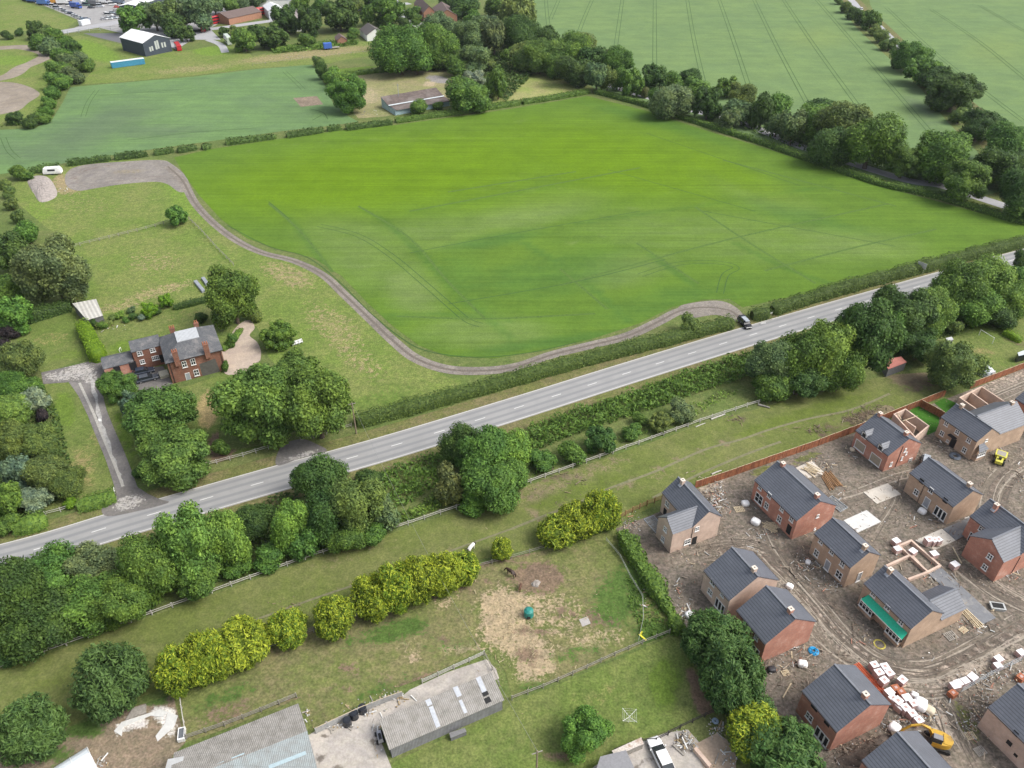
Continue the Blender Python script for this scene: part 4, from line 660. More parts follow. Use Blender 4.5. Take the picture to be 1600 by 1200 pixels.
# ---------------------------------------------------------------- hedges
def hedge(line, width, height, tone, label, group=None, leaf=.20, dens=13, name='hedge', bulge=.25, raw=False, flat=True):
    pts = [Vector((x, y, 0)) if raw else P(x, y, height*.8).xy.to_3d() for x, y in line]
    ctr = pts[0].copy(); Lc = [0]
    for a, b in zip(pts[:-1], pts[1:]): Lc.append(Lc[-1]+(b-a).length)
    TL = Lc[-1]; r = np.random.default_rng(int(abs(ctr.x*13+ctr.y*7)) % 9999)
    def at(s):
        s = min(max(s, 0), TL-1e-4); i = max(k for k in range(len(Lc)) if Lc[k] <= s); i = min(i, len(pts)-2)
        t = (s-Lc[i])/(Lc[i+1]-Lc[i]+1e-9); return pts[i].lerp(pts[i+1], t), (pts[i+1]-pts[i]).normalized()
    nst = max(4, int(TL/1.2)); ph = r.uniform(0, 6.28, 6)
    def wob(s): return 1+bulge*.5*(math.sin(s*.7+ph[0])*.5+math.sin(s*1.9+ph[1])*.3+math.sin(s*.23+ph[2])*.5)
    prof = [(-.5, 0), (-.52, .45), (-.44, .85), (-.2, 1.), (.2, 1.), (.44, .85), (.52, .45), (.5, 0)]
    cv = []; cf = []
    for k in range(nst+1):
        p, d = at(TL*k/nst); nn = Vector((-d.y, d.x, 0)); e = .55 if k in (0, nst) else 1; wv = wob(TL*k/nst)
        for u, v in prof: q = p+nn*(u*width*.9*e*wv); cv.append((q.x-ctr.x, q.y-ctr.y, v*height*.92*(wv if e == 1 else .8)))
    m = len(prof)
    for k in range(nst):
        for j in range(m-1): cf.append((k*m+j, k*m+j+1, (k+1)*m+j+1, (k+1)*m+j))
    for e0 in (0, nst*m): cf += [(e0+0, e0+1, e0+6, e0+7), (e0+1, e0+2, e0+5, e0+6), (e0+2, e0+3, e0+4, e0+5)]
    per = width+2*height; n = int(TL*per*dens); pos = np.zeros((n, 3)); nr = np.zeros((n, 3))
    for i in range(n):
        s = r.uniform(-.15, TL+.15); p, d = at(s); nn = Vector((-d.y, d.x, 0)); wv = wob(s); ex = max(0, -s, s-TL)
        a = r.uniform(0, per)
        if a < height: u, v, on = -.52, a/height, (-1, .2)
        elif a < height+width: u, v, on = (a-height)/width-.5, 1, (0, 1)
        else: u, v, on = .52, (a-height-width)/height, (1, .2)
        if v > .85 and abs(u) > .4: u *= .9
        if s < .1 or s > TL-.1: u = r.uniform(-.5, .5); v = r.uniform(0, 1)
        j = r.normal(0, leaf*.28); q = p+nn*(u*width*wv*(1+0)+on[0]*j)+d*(-ex if s < 0 else ex)
        pos[i] = (q.x-ctr.x, q.y-ctr.y, v*height*wv+on[1]*j); nr[i] = (nn.x*on[0], nn.y*on[0], on[1]+.15)
    me = leaf_mesh(name, pos, nr, leaf*r.uniform(.7, 1.5, n), LEAF, (np.array(cv), np.array(cf)), None, 1.5, 0, .45, r)
    o = bpy.data.objects.new(name, me); COL.objects.link(o); o.location = ctr; c = LC[tone]; o.color = (*c, 1); tag(o, label, 'hedge', group); return o
hedge([(556, 652), (600, 641), (650, 628), (700, 614), (750, 601), (800, 587), (850, 573), (900, 560), (950, 547), (1000, 534), (1050, 523), (1100, 509), (1146, 498)], 3.0, 2.6, 'clip', 'long clipped hedge between the farm track and the main road', dens=13, bulge=.25, leaf=.22)
tree(1078, 507, 34, 34, 'bush', 'olive', 'brownish bush growing out of the long roadside hedge near the gateway', None, 'bush', 'bush')
hedge([(1176, 486), (1202, 482)], 3.8, 2.8, 'clip', 'short block of hedge right of the gateway with the black car')
hedge([(1208, 478), (1250, 465), (1300, 450), (1350, 436), (1400, 423), (1450, 410), (1500, 397), (1550, 385), (1600, 373), (1660, 358)], 3.2, 2.7, 'clip', 'long clipped roadside hedge right of the gateway', dens=12, bulge=.25, leaf=.24)
NH = [[(44, 264), (92, 257)], [(104, 252), (172, 244)], [(178, 243), (229, 237)], [(240, 236), (270, 231)], [(276, 232), (306, 227)], [(315, 228), (328, 225)], [(352, 220), (430, 210)], [(447, 209), (504, 200)], [(511, 199), (532, 196)], [(540, 197), (612, 188)], [(618, 186), (700, 174), (812, 158)], [(816, 157), (870, 149), (920, 140)]]
for i, l in enumerate(NH): hedge(l, 3.0, 1.9, 'dark' if i < 10 else 'mid', f'{ordn(i)} stretch from the left of the gappy hedge behind the barley', 'stretches of hedge behind the barley', .42, 4)
hedge([(930, 140), (1000, 158), (1060, 178), (1130, 200), (1200, 222), (1290, 254), (1380, 284), (1470, 303), (1570, 334), (1640, 352)], 3.0, 1.8, 'mid', 'long low hedge along the east side of the barley field', None, .42, 3.2)
hedge([(26, 495), (60, 484), (108, 471)], 3.4, 2.8, 'dark', 'tall dark hedge above the side lawn at the left', leaf=.24)
hedge([(126, 500), (136, 520), (152, 552)], 3.2, 3.2, 'lime', 'tall bright green clipped hedge between side lawn and farmhouse garden', leaf=.2)
hedge([(148, 508), (175, 500)], 1.8, 1.5, 'olive', 'low clipped hedge in front of the white garage'); hedge([(270, 478), (325, 464)], 1.6, 1.4, 'dark', 'dark hedge between garden and meadow left of the big round tree')
hedge([(347, 545), (362, 530), (376, 512)], 1.8, .9, 'mid', 'low hedge along the gravel forecourt edge')
hedge([(18, 820), (50, 812), (70, 806)], 3.4, 2.2, 'mid', 'clipped hedge beside the main road at the left edge'); hedge([(120, 786), (150, 779), (178, 770)], 3.2, 1.8, 'mid', 'clipped hedge left of the drive mouth')
hedge([(972, 828), (985, 850), (1000, 875), (1020, 905), (1038, 935), (1052, 955), (1062, 985)], 2.2, 1.8, 'mid', 'narrow green hedge between paddock and building site', leaf=.3, dens=13, bulge=1.0)
hedge([(1570, 516), (1584, 523), (1596, 530)], 1.8, 1.3, 'lime', 'bright lime green hedge in the allotment garden'); 
for i, l in enumerate([[(510, 118), (560, 112), (620, 105)], [(430, 75), (470, 70), (512, 66)]]): hedge(l, 4, 1.6, 'mid', ['rough hedge above the plot with the long shed', 'pale green bank of brambles by the blue trailer'][i], None, .5, 3)

# ---------------------------------------------------------------- dense herbage in the ditch: uncountable, one mass each
def herbage(name, poly, height, leaf, dens, tone, tall=.5, up=True):
    pts = [P(x, y, 0) for x, y in poly]; xs = [p.x for p in pts]; ys = [p.y for p in pts]; pv = np.array([(p.x, p.y) for p in pts])
    area = abs(sum(pts[i].x*pts[(i+1) % len(pts)].y-pts[(i+1) % len(pts)].x*pts[i].y for i in range(len(pts))))/2
    n = int(area*dens); q = np.column_stack([rng.uniform(min(xs), max(xs), n*6), rng.uniform(min(ys), max(ys), n*6)])
    ins = np.zeros(len(q), bool); j = len(pv)-1
    for i in range(len(pv)):
        a, b = pv[i], pv[j]; c = ((a[1] > q[:, 1]) != (b[1] > q[:, 1])) & (q[:, 0] < (b[0]-a[0])*(q[:, 1]-a[1])/(b[1]-a[1]+1e-12)+a[0]); ins ^= c; j = i
    q = q[ins][:n]; n = len(q); hb = height*(.55+.25*np.sin(q[:, 0]*.9+np.sin(q[:, 1]*.7)*2)+.2*np.sin(q[:, 1]*1.3+q[:, 0]*.4))
    z = np.clip(hb, .1, 9)*rng.uniform(.2, 1.1, n)
    nr = np.column_stack([rng.normal(0, .5, n), rng.normal(0, .5, n), np.full(n, .8)])
    me = leaf_mesh(name, np.column_stack([q, z]), nr, leaf*rng.uniform(.6, 1.5, n), LEAF, None, None, 2.2, 0, .5)
    o = bpy.data.objects.new(name, me); COL.objects.link(o); o.color = (*LC[tone], 1); tag(o, kind='stuff'); return o
herbage('reeds', [(1150, 558), (1195, 548), (1190, 585), (1100, 612), (1000, 647), (960, 660), (900, 680), (830, 708), (810, 698), (830, 668), (900, 643), (1000, 610), (1080, 582)], 2.3, .36, 17, 'fresh')
herbage('brambles', [(580, 745), (640, 725), (690, 705), (700, 740), (680, 760), (640, 790), (590, 800)], 1.8, .34, 14, 'fresh')
herbage('ditch_brambles', [(640, 800), (690, 765), (700, 790), (640, 815), (600, 820)], 1.2, .34, 12, 'light')
herbage('roadside_brambles', [(225, 860), (290, 828), (380, 800), (430, 780), (470, 770), (460, 850), (400, 870), (330, 920), (250, 930)], 1.6, .36, 12, 'dark')
herbage('fence_scrub', [(835, 735), (930, 700), (985, 680), (1000, 662), (1085, 632), (1130, 612), (1160, 610), (1100, 645), (1000, 682), (870, 730), (830, 745)], 1.1, .3, 9, 'light')
herbage('fence_weeds', [(370, 890), (440, 860), (600, 810), (690, 780), (700, 790), (600, 828), (480, 868), (380, 905)], .9, .3, 9, 'mid')
herbage('wood_undergrowth', [(-60, 900), (60, 870), (230, 870), (240, 930), (200, 960), (0, 1035), (-60, 1050)], 1.5, .4, 8, 'dark')
herbage('garden_undergrowth', [(-40, 580), (60, 590), (90, 640), (110, 720), (125, 770), (60, 800), (-40, 830)], 1.0, .35, 8, 'dark')
herbage('belt_undergrowth', [(1180, 600), (1300, 560), (1400, 525), (1500, 480), (1640, 430), (1640, 480), (1500, 520), (1380, 560), (1290, 598), (1200, 622)], 1.2, .4, 7, 'dark')
herbage('paddock_weeds', [(975, 900), (1010, 920), (1055, 965), (1062, 985), (1030, 1000), (1000, 990), (985, 950)], .6, .26, 10, 'fresh')
herbage('tall_grass', [(800, 25), (830, 30), (900, 110), (1000, 150), (1100, 180), (1250, 235), (1330, 262), (1320, 250), (1200, 205), (1050, 150), (950, 110), (880, 70)], 2.0, .8, 2.0, 'dark')
herbage('museum_brambles', [(420, 76), (512, 66), (560, 64), (560, 70), (500, 78), (430, 84)], 1.6, .7, 3, 'fresh')
herbage('tree_undergrowth', [(590, 100), (700, 95), (800, 80), (840, 110), (790, 160), (700, 110), (600, 112)], 2.2, .7, 2.5, 'dark')
herbage('west_belt_undergrowth', [(40, 60), (110, 58), (145, 100), (100, 135), (85, 170), (60, 195), (0, 198), (50, 185), (75, 150), (72, 110), (98, 78), (60, 72)], 1.6, .6, 3, 'mid')
# ================================================================ BUILDINGS
AZ = 24.5
class Fr:      # a building's own frame: origin on the ground below a measured corner, X along the ridge, Y out of the front
    def __init__(s, px, h, rot, **kw):
        o = P(*px, h); s.o = Vector((o.x, o.y, 0)); s.rot = R(rot); s.M = Matrix.Translation(s.o) @ Matrix.Rotation(s.rot, 4, 'Z'); s.I = s.M.inverted()
    def at(s, px, z): return s.I @ P(*px, z)
    def wall(s, px, axis, val):     # where the sight line to a measured point meets the wall plane
        a = s.I @ Vector((0, 0, CH)); b = s.I @ P(*px, 0); i = 0 if axis == 'X' else 1
        t = (val-a[i])/(b[i]-a[i]); return a.lerp(b, t)
def window(root, pos, face, w, h, kind='w', label=None):
    """face: angle of the outward normal in the building frame (0 = +Y)"""
    a = R({'F': 0, 'G': 90, 'B': 180, 'R': -90}[face]); M = Matrix.Translation(pos) @ Matrix.Rotation(a, 4, 'Z')
    def bx(mb, x, y, z, d, mi=0): c = M @ Vector((x, y, z)); mb.box(c, d, a, mi)
    fr = MB(); t = .10; nm = 'window'; fm = WHITE
    if kind == 'open': nm = 'window_opening'; fm = DARK
    if kind in ('door', 'gdoor'): nm = 'door'; fm = WHITE if kind == 'gdoor' else BLACK
    if kind == 'board': nm = 'boarded_opening'
    if kind == 'open':
        bx(fr, 0, .012, 0, (w, .03, h)); fr.build(nm, fm, root, boxuv=False); return
    for sx in (-1, 1): bx(fr, sx*(w-t)/2, .05, 0, (t, .09, h))
    for sz in (-1, 1): bx(fr, 0, .051, sz*(h-t)/2, (w-2*t, .086, t))
    nb = {'w': 2, 'tri': 3, 'wide': 4, 'sash': 2, 'door': 1, 'gdoor': 1, 'board': 1, 'one': 1}[kind]
    for k in range(1, nb): bx(fr, -w/2+w*k/nb, .052, 0, (t*(2.2 if kind == 'tri' else 1), .08, h-2*t))
    if kind in ('sash', 'w', 'wide') and h > .7: bx(fr, 0, .054, .02, (w-2*t, .075, t*.7))
    if kind != 'door': bx(fr, 0, .08, -h/2-.05, (w+.16, .16, .08))
    o = fr.build(nm, fm, root, boxuv=False)
    pn = MB(); bx(pn, 0, .02, 0, (w-2*t, .03, h-2*t))
    pn.build('pane' if kind != 'board' else 'board', {'door': BLACK, 'gdoor': LEAD, 'board': plain('chipboard', (.33, .29, .22), .9) if 'chipboard' not in MATS else MATS['chipboard']}.get(kind, GLASS), o, boxuv=False)
def slope(mb, a, b, c, d, th=.12, mi=0):   # a-b eave, c-d ridge; a slab with its upper face up
    a, b, c, d = map(Vector, (a, b, c, d)); n = (b-a).cross(d-a).normalized()
    if n.z < 0: n = -n
    lo = [q-n*th for q in (a, b, c, d)]; up = [a, b, c, d]
    if (up[1]-up[0]).cross(up[2]-up[1]).z < 0: up.reverse(); lo.reverse()
    mb.face(up, mi); mb.face(lo[::-1], mi)
    for i in range(4): mb.face([lo[i], lo[(i+1) % 4], up[(i+1) % 4], up[i]], mi)
def chimney(fr, roof, px, z, d=(.62, .62), h=1.3, brick=None, pots=1, cap=True, old=False):
    p = fr.at(px, z); mb = MB().box((p.x, p.y, z-h/2-(.9 if old else .3)), (d[0], d[1], h+(1.8 if old else .6))); mb.box((p.x, p.y, z-.16), (d[0]+.12, d[1]+.12, .16))
    c = mb.build('chimney', brick, roof)
    if cap: MB().box((p.x, p.y, z+.03), (d[0]+.1, d[1]+.1, .1)).build('chimney_cap', CAP, c, boxuv=False)
    m2 = MB()
    if old:
        for k in range(pots): q = (k-(pots-1)/2)*.42; m2.cyl((p.x+(q if d[0] >= d[1] else 0), p.y+(0 if d[0] >= d[1] else q), z+.3), .13, .55, 10, r2=.10)
        m2.build('chimney_pot', POT, c, boxuv=False)
    else: MB().box((p.x, p.y, z+.085), (.2, .2, .02)).build('flue_opening', DARK, c, boxuv=False)
    if not old: MB().box((p.x, p.y+.35, z-1.02), (.7, .75, .03), rx=R(-34)).build('flashing', LEAD, c, boxuv=False)
def tiledverge(): pass
def house(label, Npx, h, ln, wd, hr, brick, wins=(), chims=(), wings=(), pipes=(), rot=AZ+90, name='house', tile=None, group='new houses on the building site', cx=None, gut=True):
    tile = tile or TILE; fr = Fr(Npx, h, rot); root = thing(name, label, 'house', fr.o, fr.rot, group); ov = .22
    mb = MB(); ym = -wd/2
    A = [(0, 0), (ln, 0), (ln, -wd), (0, -wd)]
    mb.face([(0, 0, 0), (0, 0, h), (ln, 0, h), (ln, 0, 0)]); mb.face([(ln, -wd, 0), (ln, -wd, h), (0, -wd, h), (0, -wd, 0)])
    mb.face([(0, -wd, 0), (0, -wd, h), (0, ym, hr-.12), (0, 0, h), (0, 0, 0)]); mb.face([(ln, 0, 0), (ln, 0, h), (ln, ym, hr-.12), (ln, -wd, h), (ln, -wd, 0)])
    sl = (hr-h)/(wd/2); e = h-ov*sl
    for (x0, wl, he, ww, hw, sgn) in [wng(fr, w_, wd) for w_ in wings]:
        y0 = 0 if sgn > 0 else -wd; y1 = y0+sgn*wl
        q = [(x0, y0), (x0, y1), (x0+ww, y1), (x0+ww, y0)]
        z0 = .004
        mb.face([(x0+z0, y0, 0), (x0+z0, y0, he), (x0+z0, y1, he), (x0+z0, y1, 0)][::sgn]); mb.face([(x0+ww, y1, 0), (x0+ww, y1, he), (x0+ww, y0, he), (x0+ww, y0, 0)][::sgn])
        mb.face([(x0+z0, y1, 0), (x0+z0, y1, he), (x0+ww/2, y1, hw-.12), (x0+ww, y1, he), (x0+ww, y1, 0)][::sgn])
    wall = mb.build('wall', brick, root)
    rf = MB(); g = .06
    slope(rf, (-g, ov, e+.06), (ln+g, ov, e+.06), (ln+g, ym, hr+.06), (-g, ym, hr+.06)); slope(rf, (-g, -wd-ov, e+.06), (ln+g, -wd-ov, e+.06), (ln+g, ym, hr+.06), (-g, ym, hr+.06))
    for (x0, wl, he, ww, hw, sgn) in [wng(fr, w_, wd) for w_ in wings]:
        y0 = 0 if sgn > 0 else -wd; y1 = y0+sgn*(wl+g); s2 = (hw-he)/(ww/2); yi = y0-sgn*min(wd/2, (hw-h)/sl)-sgn*.0; xm = x0+ww/2; ee = he-ov*s2
        yv = y0+sgn*ov*(1 if he >= h-.3 else 0)
        yv = y0-sgn*max(0, (ee-h)/sl) if ee > h else y0+sgn*min(ov, (h-ee)/sl)
        for x_, in ((x0-(ov if x0 > .3 or sgn < 0 else .06),), (x0+ww+ov,)):
            zz = he-s2*abs(x_-(x0 if x_ < xm else x0+ww)) if x_ != x0-.06 else he-.06*s2
            slope(rf, (x_, y1, zz+.07), (x_, yv, zz+.07), (xm, yi, hw+.07), (xm, y1, hw+.07))
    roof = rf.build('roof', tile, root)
    rd = MB().box((ln/2, ym, hr+.1), (ln+2*g, .26, .10))
    for (x0, wl, he, ww, hw, sgn) in [wng(fr, w_, wd) for w_ in wings]:
        y0 = 0 if sgn > 0 else -wd; y1 = y0+sgn*wl; yi = y0-sgn*min(wd/2, (hw-h)/sl); rd.box((x0+ww/2, (y1+yi)/2, hw+.11), (.26, abs(y1-yi), .10))
    rd.build('ridge_tiles', RIDGE, roof, boxuv=False)
    if gut:
        for y in (ov+.05, -wd-ov-.05): MB().tube([(-g, y, e-.02), (ln+g, y, e-.02)], .06, 6).build('gutter', BLACK, root, boxuv=False)
    for w_ in wins:
        f, px, ww, hh = w_[:4]; kd = w_[4] if len(w_) > 4 else 'w'; val = w_[5] if len(w_) > 5 else 0
        ax = 'Y' if f in 'FB' else 'X'; p = fr.wall(px, ax, val); window(root, p, f, ww, hh, kd)
    for c in chims: chimney(fr, roof, c, hr+.75, brick=brick)
    for f, pa, pb in pipes:
        ax = 'Y' if f == 'F' else 'X'; a = fr.wall(pa, ax, 0); b = fr.wall(pb, ax, 0); off = Vector((0, .06, 0)) if f == 'F' else Vector((-.06, 0, 0))
        MB().tube([a+off, Vector((a.x, a.y, .05))+off], .045, 6).build('downpipe', BLACK, root, boxuv=False)
    return fr, root, roof
def wng(fr, w_, wd):
    px, he, ww, hw, sgn = w_; p = fr.at(px, he); x0 = p.x
    if abs(x0) < .6: x0 = 0
    return (x0, abs(p.y-(0 if sgn > 0 else -wd)), he, ww, hw, sgn)
house('pale brick house with a front cross gable at the site corner nearest the paddock', (1083.4, 822), 4.8, 9.0, 5.6, 7.1, BRICK_P,
    [('F', (1043, 787.5), 1.1, 1.1), ('F', (1039, 800), .9, 1.6, 'open'), ('G', (1089, 826), .8, 1.0), ('G', (1074, 846), 1.3, 1.2), ('G', (1084.5, 845), 1.0, 1.9, 'open'), ('F', (1040, 827), .9, 1.0, 'w', 4.05), ('F', (1036, 842), .9, 1.1, 'w', 4.05)], [(1067, 750)],
    [((1052.5, 836), 4.6, 4.3, 6.5, 1)], [('G', (1083, 824), (1076, 855))])
house('long red brick house with two chimneys beside the site fence', (1246, 812.5), 4.8, 10.9, 8.4, 7.5, BRICK_R,
    [('F', (1188, 761), .9, 1.1), ('F', (1202.5, 774), .9, 1.1), ('F', (1222, 795), .9, 1.1), ('F', (1237, 811), .9, 1.1), ('F', (1186, 779), 1.9, 2.0, 'w'), ('F', (1198, 790), 1.0, 1.4), ('F', (1218, 811), 1.0, 1.4), ('F', (1232.5, 827), 1.0, 2.0, 'open'), ('G', (1277.5, 806), .6, .7), ('G', (1273, 826), .4, .4)], [(1224, 723), (1277.5, 772)])
f3, h3, r3 = house('red brick house with two small gabled dormers and open garage doorways', (1389, 711), 4.2, 8.1, 8.2, 6.8, BRICK_R,
    [('F', (1344, 697), 2.5, 2.0, 'board'), ('F', (1368, 718), 2.5, 2.0, 'board'), ('G', (1414.5, 703), .5, .9), ('G', (1409, 716), .4, .9), ('G', (1392, 725), .6, 1.0), ('G', (1422, 719), .9, 1.1), ('G', (1416, 708), .4, .7)], [(1376, 645), (1417, 675)], (), [('G', (1411, 697), (1398, 730))])
for px in ((1352, 680), (1377, 700)):    # half dormers breaking the eaves
    p = f3.at(px, 4.3); db = MB(); db.box((p.x, .02, 4.35), (1.15, .3, 1.3)); d = db.build('dormer', WHITE, h3, boxuv=False)
    m_ = MB(); slope(m_, (p.x-.85, .35, 4.8), (p.x-.85, -1.1, 4.8), (p.x, -1.9, 5.5), (p.x, .35, 5.5), .06); slope(m_, (p.x+.85, .35, 4.8), (p.x+.85, -1.1, 4.8), (p.x, -1.9, 5.5), (p.x, .35, 5.5), .06); m_.build('dormer_roof', TILE, d)
    MB().box((p.x, .18, 4.4), (.8, .03, .8)).build('pane', GLASS, d, boxuv=False)
house('pale brick house with a grey front door right of the cream concrete slab', (1491, 791), 4.6, 9.4, 6.9, 6.9, BRICK_B,
    [('F', (1440, 752), .9, 1.0, 'open'), ('F', (1455, 766), .9, 1.1), ('F', (1477, 782), .9, 1.0, 'open'), ('F', (1432, 769), 1.0, 1.2), ('F', (1448, 785), 1.2, 2.1, 'gdoor'), ('F', (1469, 802), 2.3, 2.0, 'tri')], [(1516, 755)], (), [('F', (1446, 755), (1434, 783))])
house('buff brick house in the middle of the site, left of the foundation walls', (1330, 886), 4.9, 8.0, 6.0, 7.0, BRICK_B,
    [('F', (1283, 846), .9, 1.0), ('F', (1300, 862), .9, 1.1), ('F', (1316.5, 881), .9, 1.1), ('F', (1276, 864), 1.0, 1.4), ('F', (1293, 883), 1.1, 2.1, 'gdoor'), ('F', (1311, 898), 1.3, 1.5), ('G', (1342, 901), .9, 2.1, 'gdoor')], [(1352.5, 852)])
house('pale brick house behind the red one in the pair beside the dark conifers', (1140.6, 937), 4.85, 6.3, 9.1, 7.9, BRICK_P,
    [('F', (1114, 910), 1.1, 1.1), ('F', (1129, 929), .8, .8), ('F', (1110, 925), 1.1, 1.1), ('F', (1125, 947), 2.2, 2.0, 'tri')], [(1179, 887)])
house('red brick house in the pair beside the dark conifers, nearer the lower lawn', (1197, 1005), 4.8, 6.4, 9.0, 7.9, BRICK_R,
    [('F', (1166, 975), 1.1, 1.1), ('F', (1182, 996), .8, .9), ('F', (1161, 990), 1.2, 1.3), ('F', (1177.5, 1015), 2.3, 2.0, 'tri')], [(1236, 951)])
house('red brick house beside the rows of brick pallets', (1309, 1142.5), 5.0, 6.4, 9.0, 8.0, BRICK_R,
    [('F', (1272.5, 1105), 1.1, .9, 'open'), ('F', (1292, 1130), .9, .8, 'open'), ('F', (1265, 1120), 1.2, 1.2), ('F', (1284, 1151), 2.3, 2.0, 'tri')], [(1353, 1084)])
house('grey roofed house cut off by the bottom edge behind the digger', (1412, 1262), 5.0, 6.4, 9.0, 8.0, BRICK_R, [('F', (1385, 1250), 1.1, 1.1)], ())
f9, h9, r9 = house('pale brick house with a green membrane canopy over its two bay windows', (1425, 981), 4.8, 9.1, 6.2, 7.1, BRICK_B,
    [('F', (1365, 928), .9, 1.0), ('F', (1387, 949), .9, 1.0), ('F', (1408, 972), .9, 1.0)], [(1392, 889)],
    [((1506, 947), 3.3, 4.6, 5.0, -1)])
for px in ((1353, 950), (1394, 993)):
    p = f9.wall(px, 'Y', .75); b = MB().box((p.x, .375, .45), (2.6, .75, .9)).build('bay_window', BRICK_B, h9); window(h9, Vector((p.x, .752, 1.75)), 'F', 2.5, 1.6, 'wide')
    MB().box((p.x, .36, 1.7), (2.5, .7, 1.7)).build('bay_glazing', GLASS, h9, boxuv=False)
a = f9.wall((1345, 940), 'Y', .9); b = f9.wall((1411, 998), 'Y', .9); cn = MB(); GREENM = plain('green_membrane', (.02, .42, .25), .6, .15, 4)
x0, x1 = min(a.x, b.x), max(a.x, b.x); slope(cn, (x0, 1.15, 2.65), (x1, 1.15, 2.65), (x1-.2, .03, 3.35), (x0+.2, .03, 3.35), .08)
c9 = cn.build('canopy', GREENM, h9, boxuv=False); MB().box(((x0+x1)/2, 1.17, 2.58), (x1-x0, .04, .16)).build('fascia', WHITE, c9, boxuv=False)
f10, h10, r10 = house('pale brick L-shaped house with a black door canopy behind the dormered one', (1527.5, 689), 4.8, 8.2, 5.8, 6.9, BRICK_B,
    [('F', (1479, 662), .9, 1.0), ('F', (1496, 675), .9, 1.0), ('F', (1514, 688), .9, 1.0), ('F', (1472, 677), .9, 1.1), ('F', (1481, 689), .6, .6), ('F', (1489, 692), 1.1, 2.1, 'door'), ('F', (1507, 703), .9, 1.2), ('G', (1541, 688), .7, .6)], [(1504, 632), (1582, 628)],
    [((1603, 658), 4.6, 7.2, 7.2, -1)])
p = f10.wall((1537, 702), 'X', -.8); mb = MB().box((-.4, p.y, .5), (.8, 2.2, 1.0)); bb = mb.build('bay_window', BRICK_B, h10); window(h10, Vector((-.8, p.y, 1.75)), 'G', 2.1, 1.4, 'wide')
m_ = MB(); slope(m_, (-1.0, p.y-1.3, 2.55), (-1.0, p.y+1.3, 2.55), (-.02, p.y+.7, 3.5), (-.02, p.y-.7, 3.5), .06); m_.build('bay_roof', TILE, bb)
p = f10.wall((1489, 684), 'Y', 0); MB().box((p.x, .4, 2.55), (1.6, .8, .12)).build('door_canopy', BLACK, h10, boxuv=False)
house('red brick house with a left cross gable at the right edge of the site', (1595.5, 866), 4.8, 9.4, 6.5, 7.3, BRICK_R,
    [('F', (1534, 827), 1.0, 1.0), ('F', (1523, 844), 2.3, 2.0, 'tri'), ('F', (1547, 870), .9, 1.1, 'w', 4.3), ('F', (1539, 886), .9, 1.1, 'w', 4.3)], [(1558, 788)],
    [((1570, 880), 4.7, 6.2, 6.9, 1)], [('G', (1594, 870), (1578, 900))])
p_ = P(1546, 1104, 4.8); vv = Vector((math.cos(R(AZ+90)), math.sin(R(AZ+90)), 0)); 
q_ = p_-vv*9.5
house('pale brick house with small dark openings at the lower right corner', Qn(np.array([[q_.x, q_.y, 4.8]]))[0].tolist()+Qn(np.array([[q_.x, q_.y, 4.8]]))[1].tolist(), 4.8, 9.5, 8.0, 7.4, BRICK_P,
    [('F', (1587, 1146), .7, .8, 'open'), ('F', (1577, 1161), .7, .8, 'open'), ('F', (1587, 1180), .5, .5, 'open')], ())
h13 = bpy.data.objects[-1] if False else None
q_ = P(1588, 622, 4.8)-vv*7
t_ = Qn(np.array([[q_.x, q_.y, 4.8]])); house('red brick house cut off by the right edge near the wooden fence', (float(t_[0][0]), float(t_[1][0])), 4.8, 7, 7, 7.2, BRICK_R, [('F', (1596, 650), .9, 1.0)], ())
# --- roofless brick garages, foundation walls, slabs
def walls(name, label, cat, pts, h, th, mat, inner=(), z=0, beams=(), group=None):
    w = [P(*p, h) for p in pts]; c = sum((Vector((q.x, q.y, 0)) for q in w), Vector())/len(w); root = thing(name, label, cat, c, 0, group); k = len(w); mb = MB()
    segs = [(w[i], w[(i+1) % k]) for i in range(k)]+[(P(*a, h), P(*b, h)) for a, b in inner]
    for i, (a, b) in enumerate(segs):
        d = (b-a); L = d.length; mid = (a+b)/2-c; mb.box((mid.x, mid.y, h/2), (L-(th if i % 2 else -th)*.999 if i < k else L-th, th, h-(.002*i)), math.atan2(d.y, d.x))
    mb.build('wall', mat, root)
    for a, b in beams:
        p, q = P(*a, h+.1)-c, P(*b, h+.1)-c; MB().tube([(p.x, p.y, h+.1), (q.x, q.y, h+.1)], .08, 4).build('roof_beam', WOODP, root, boxuv=False)
    return root
WOODP = plain('pale_timber', (.52, .43, .29), .85, .2, 3); WOODB = plain('brown_timber', (.27, .155, .075), .9, .25, 2.5); WOODG = plain('grey_timber', (.27, .25, .22), .95, .25, 3)
walls('roofless_garage', 'roofless brick garage with white roof beams beside the bright green lawn', 'garage', [(1397.5, 647), (1430, 683), (1451, 665), (1415, 639)], 2.5, .28, BRICK_P, [((1413, 655), (1432, 668))], beams=[((1402, 645), (1408, 655)), ((1410, 658), (1433, 650))])
walls('roofless_garage', 'larger roofless brick garage with grey inner walls by the wooden fence', 'garage', [(1500, 621), (1545, 652), (1574, 630), (1534, 604)], 2.6, .28, BRICK_P, [((1517, 612), (1553, 638))])
walls('foundation_walls', 'low brick foundation walls of an L-shaped plot behind the green-canopied house', 'foundation', [(1405, 852), (1424, 844), (1469, 883), (1450, 893)], .7, .35, BRICK_P, [((1384, 884), (1424, 866)), ((1424, 866), (1446, 890)), ((1384, 884), (1418, 905)), ((1418, 905), (1450, 893))])
SLW = plain('white_cement', (.54, .54, .52), .9, .1, 1.5, dirt=(.5, .49, .47)); SLC = plain('cream_cement', (.50, .46, .40), .9, .1, 1.2, dirt=(.42, .36, .29))
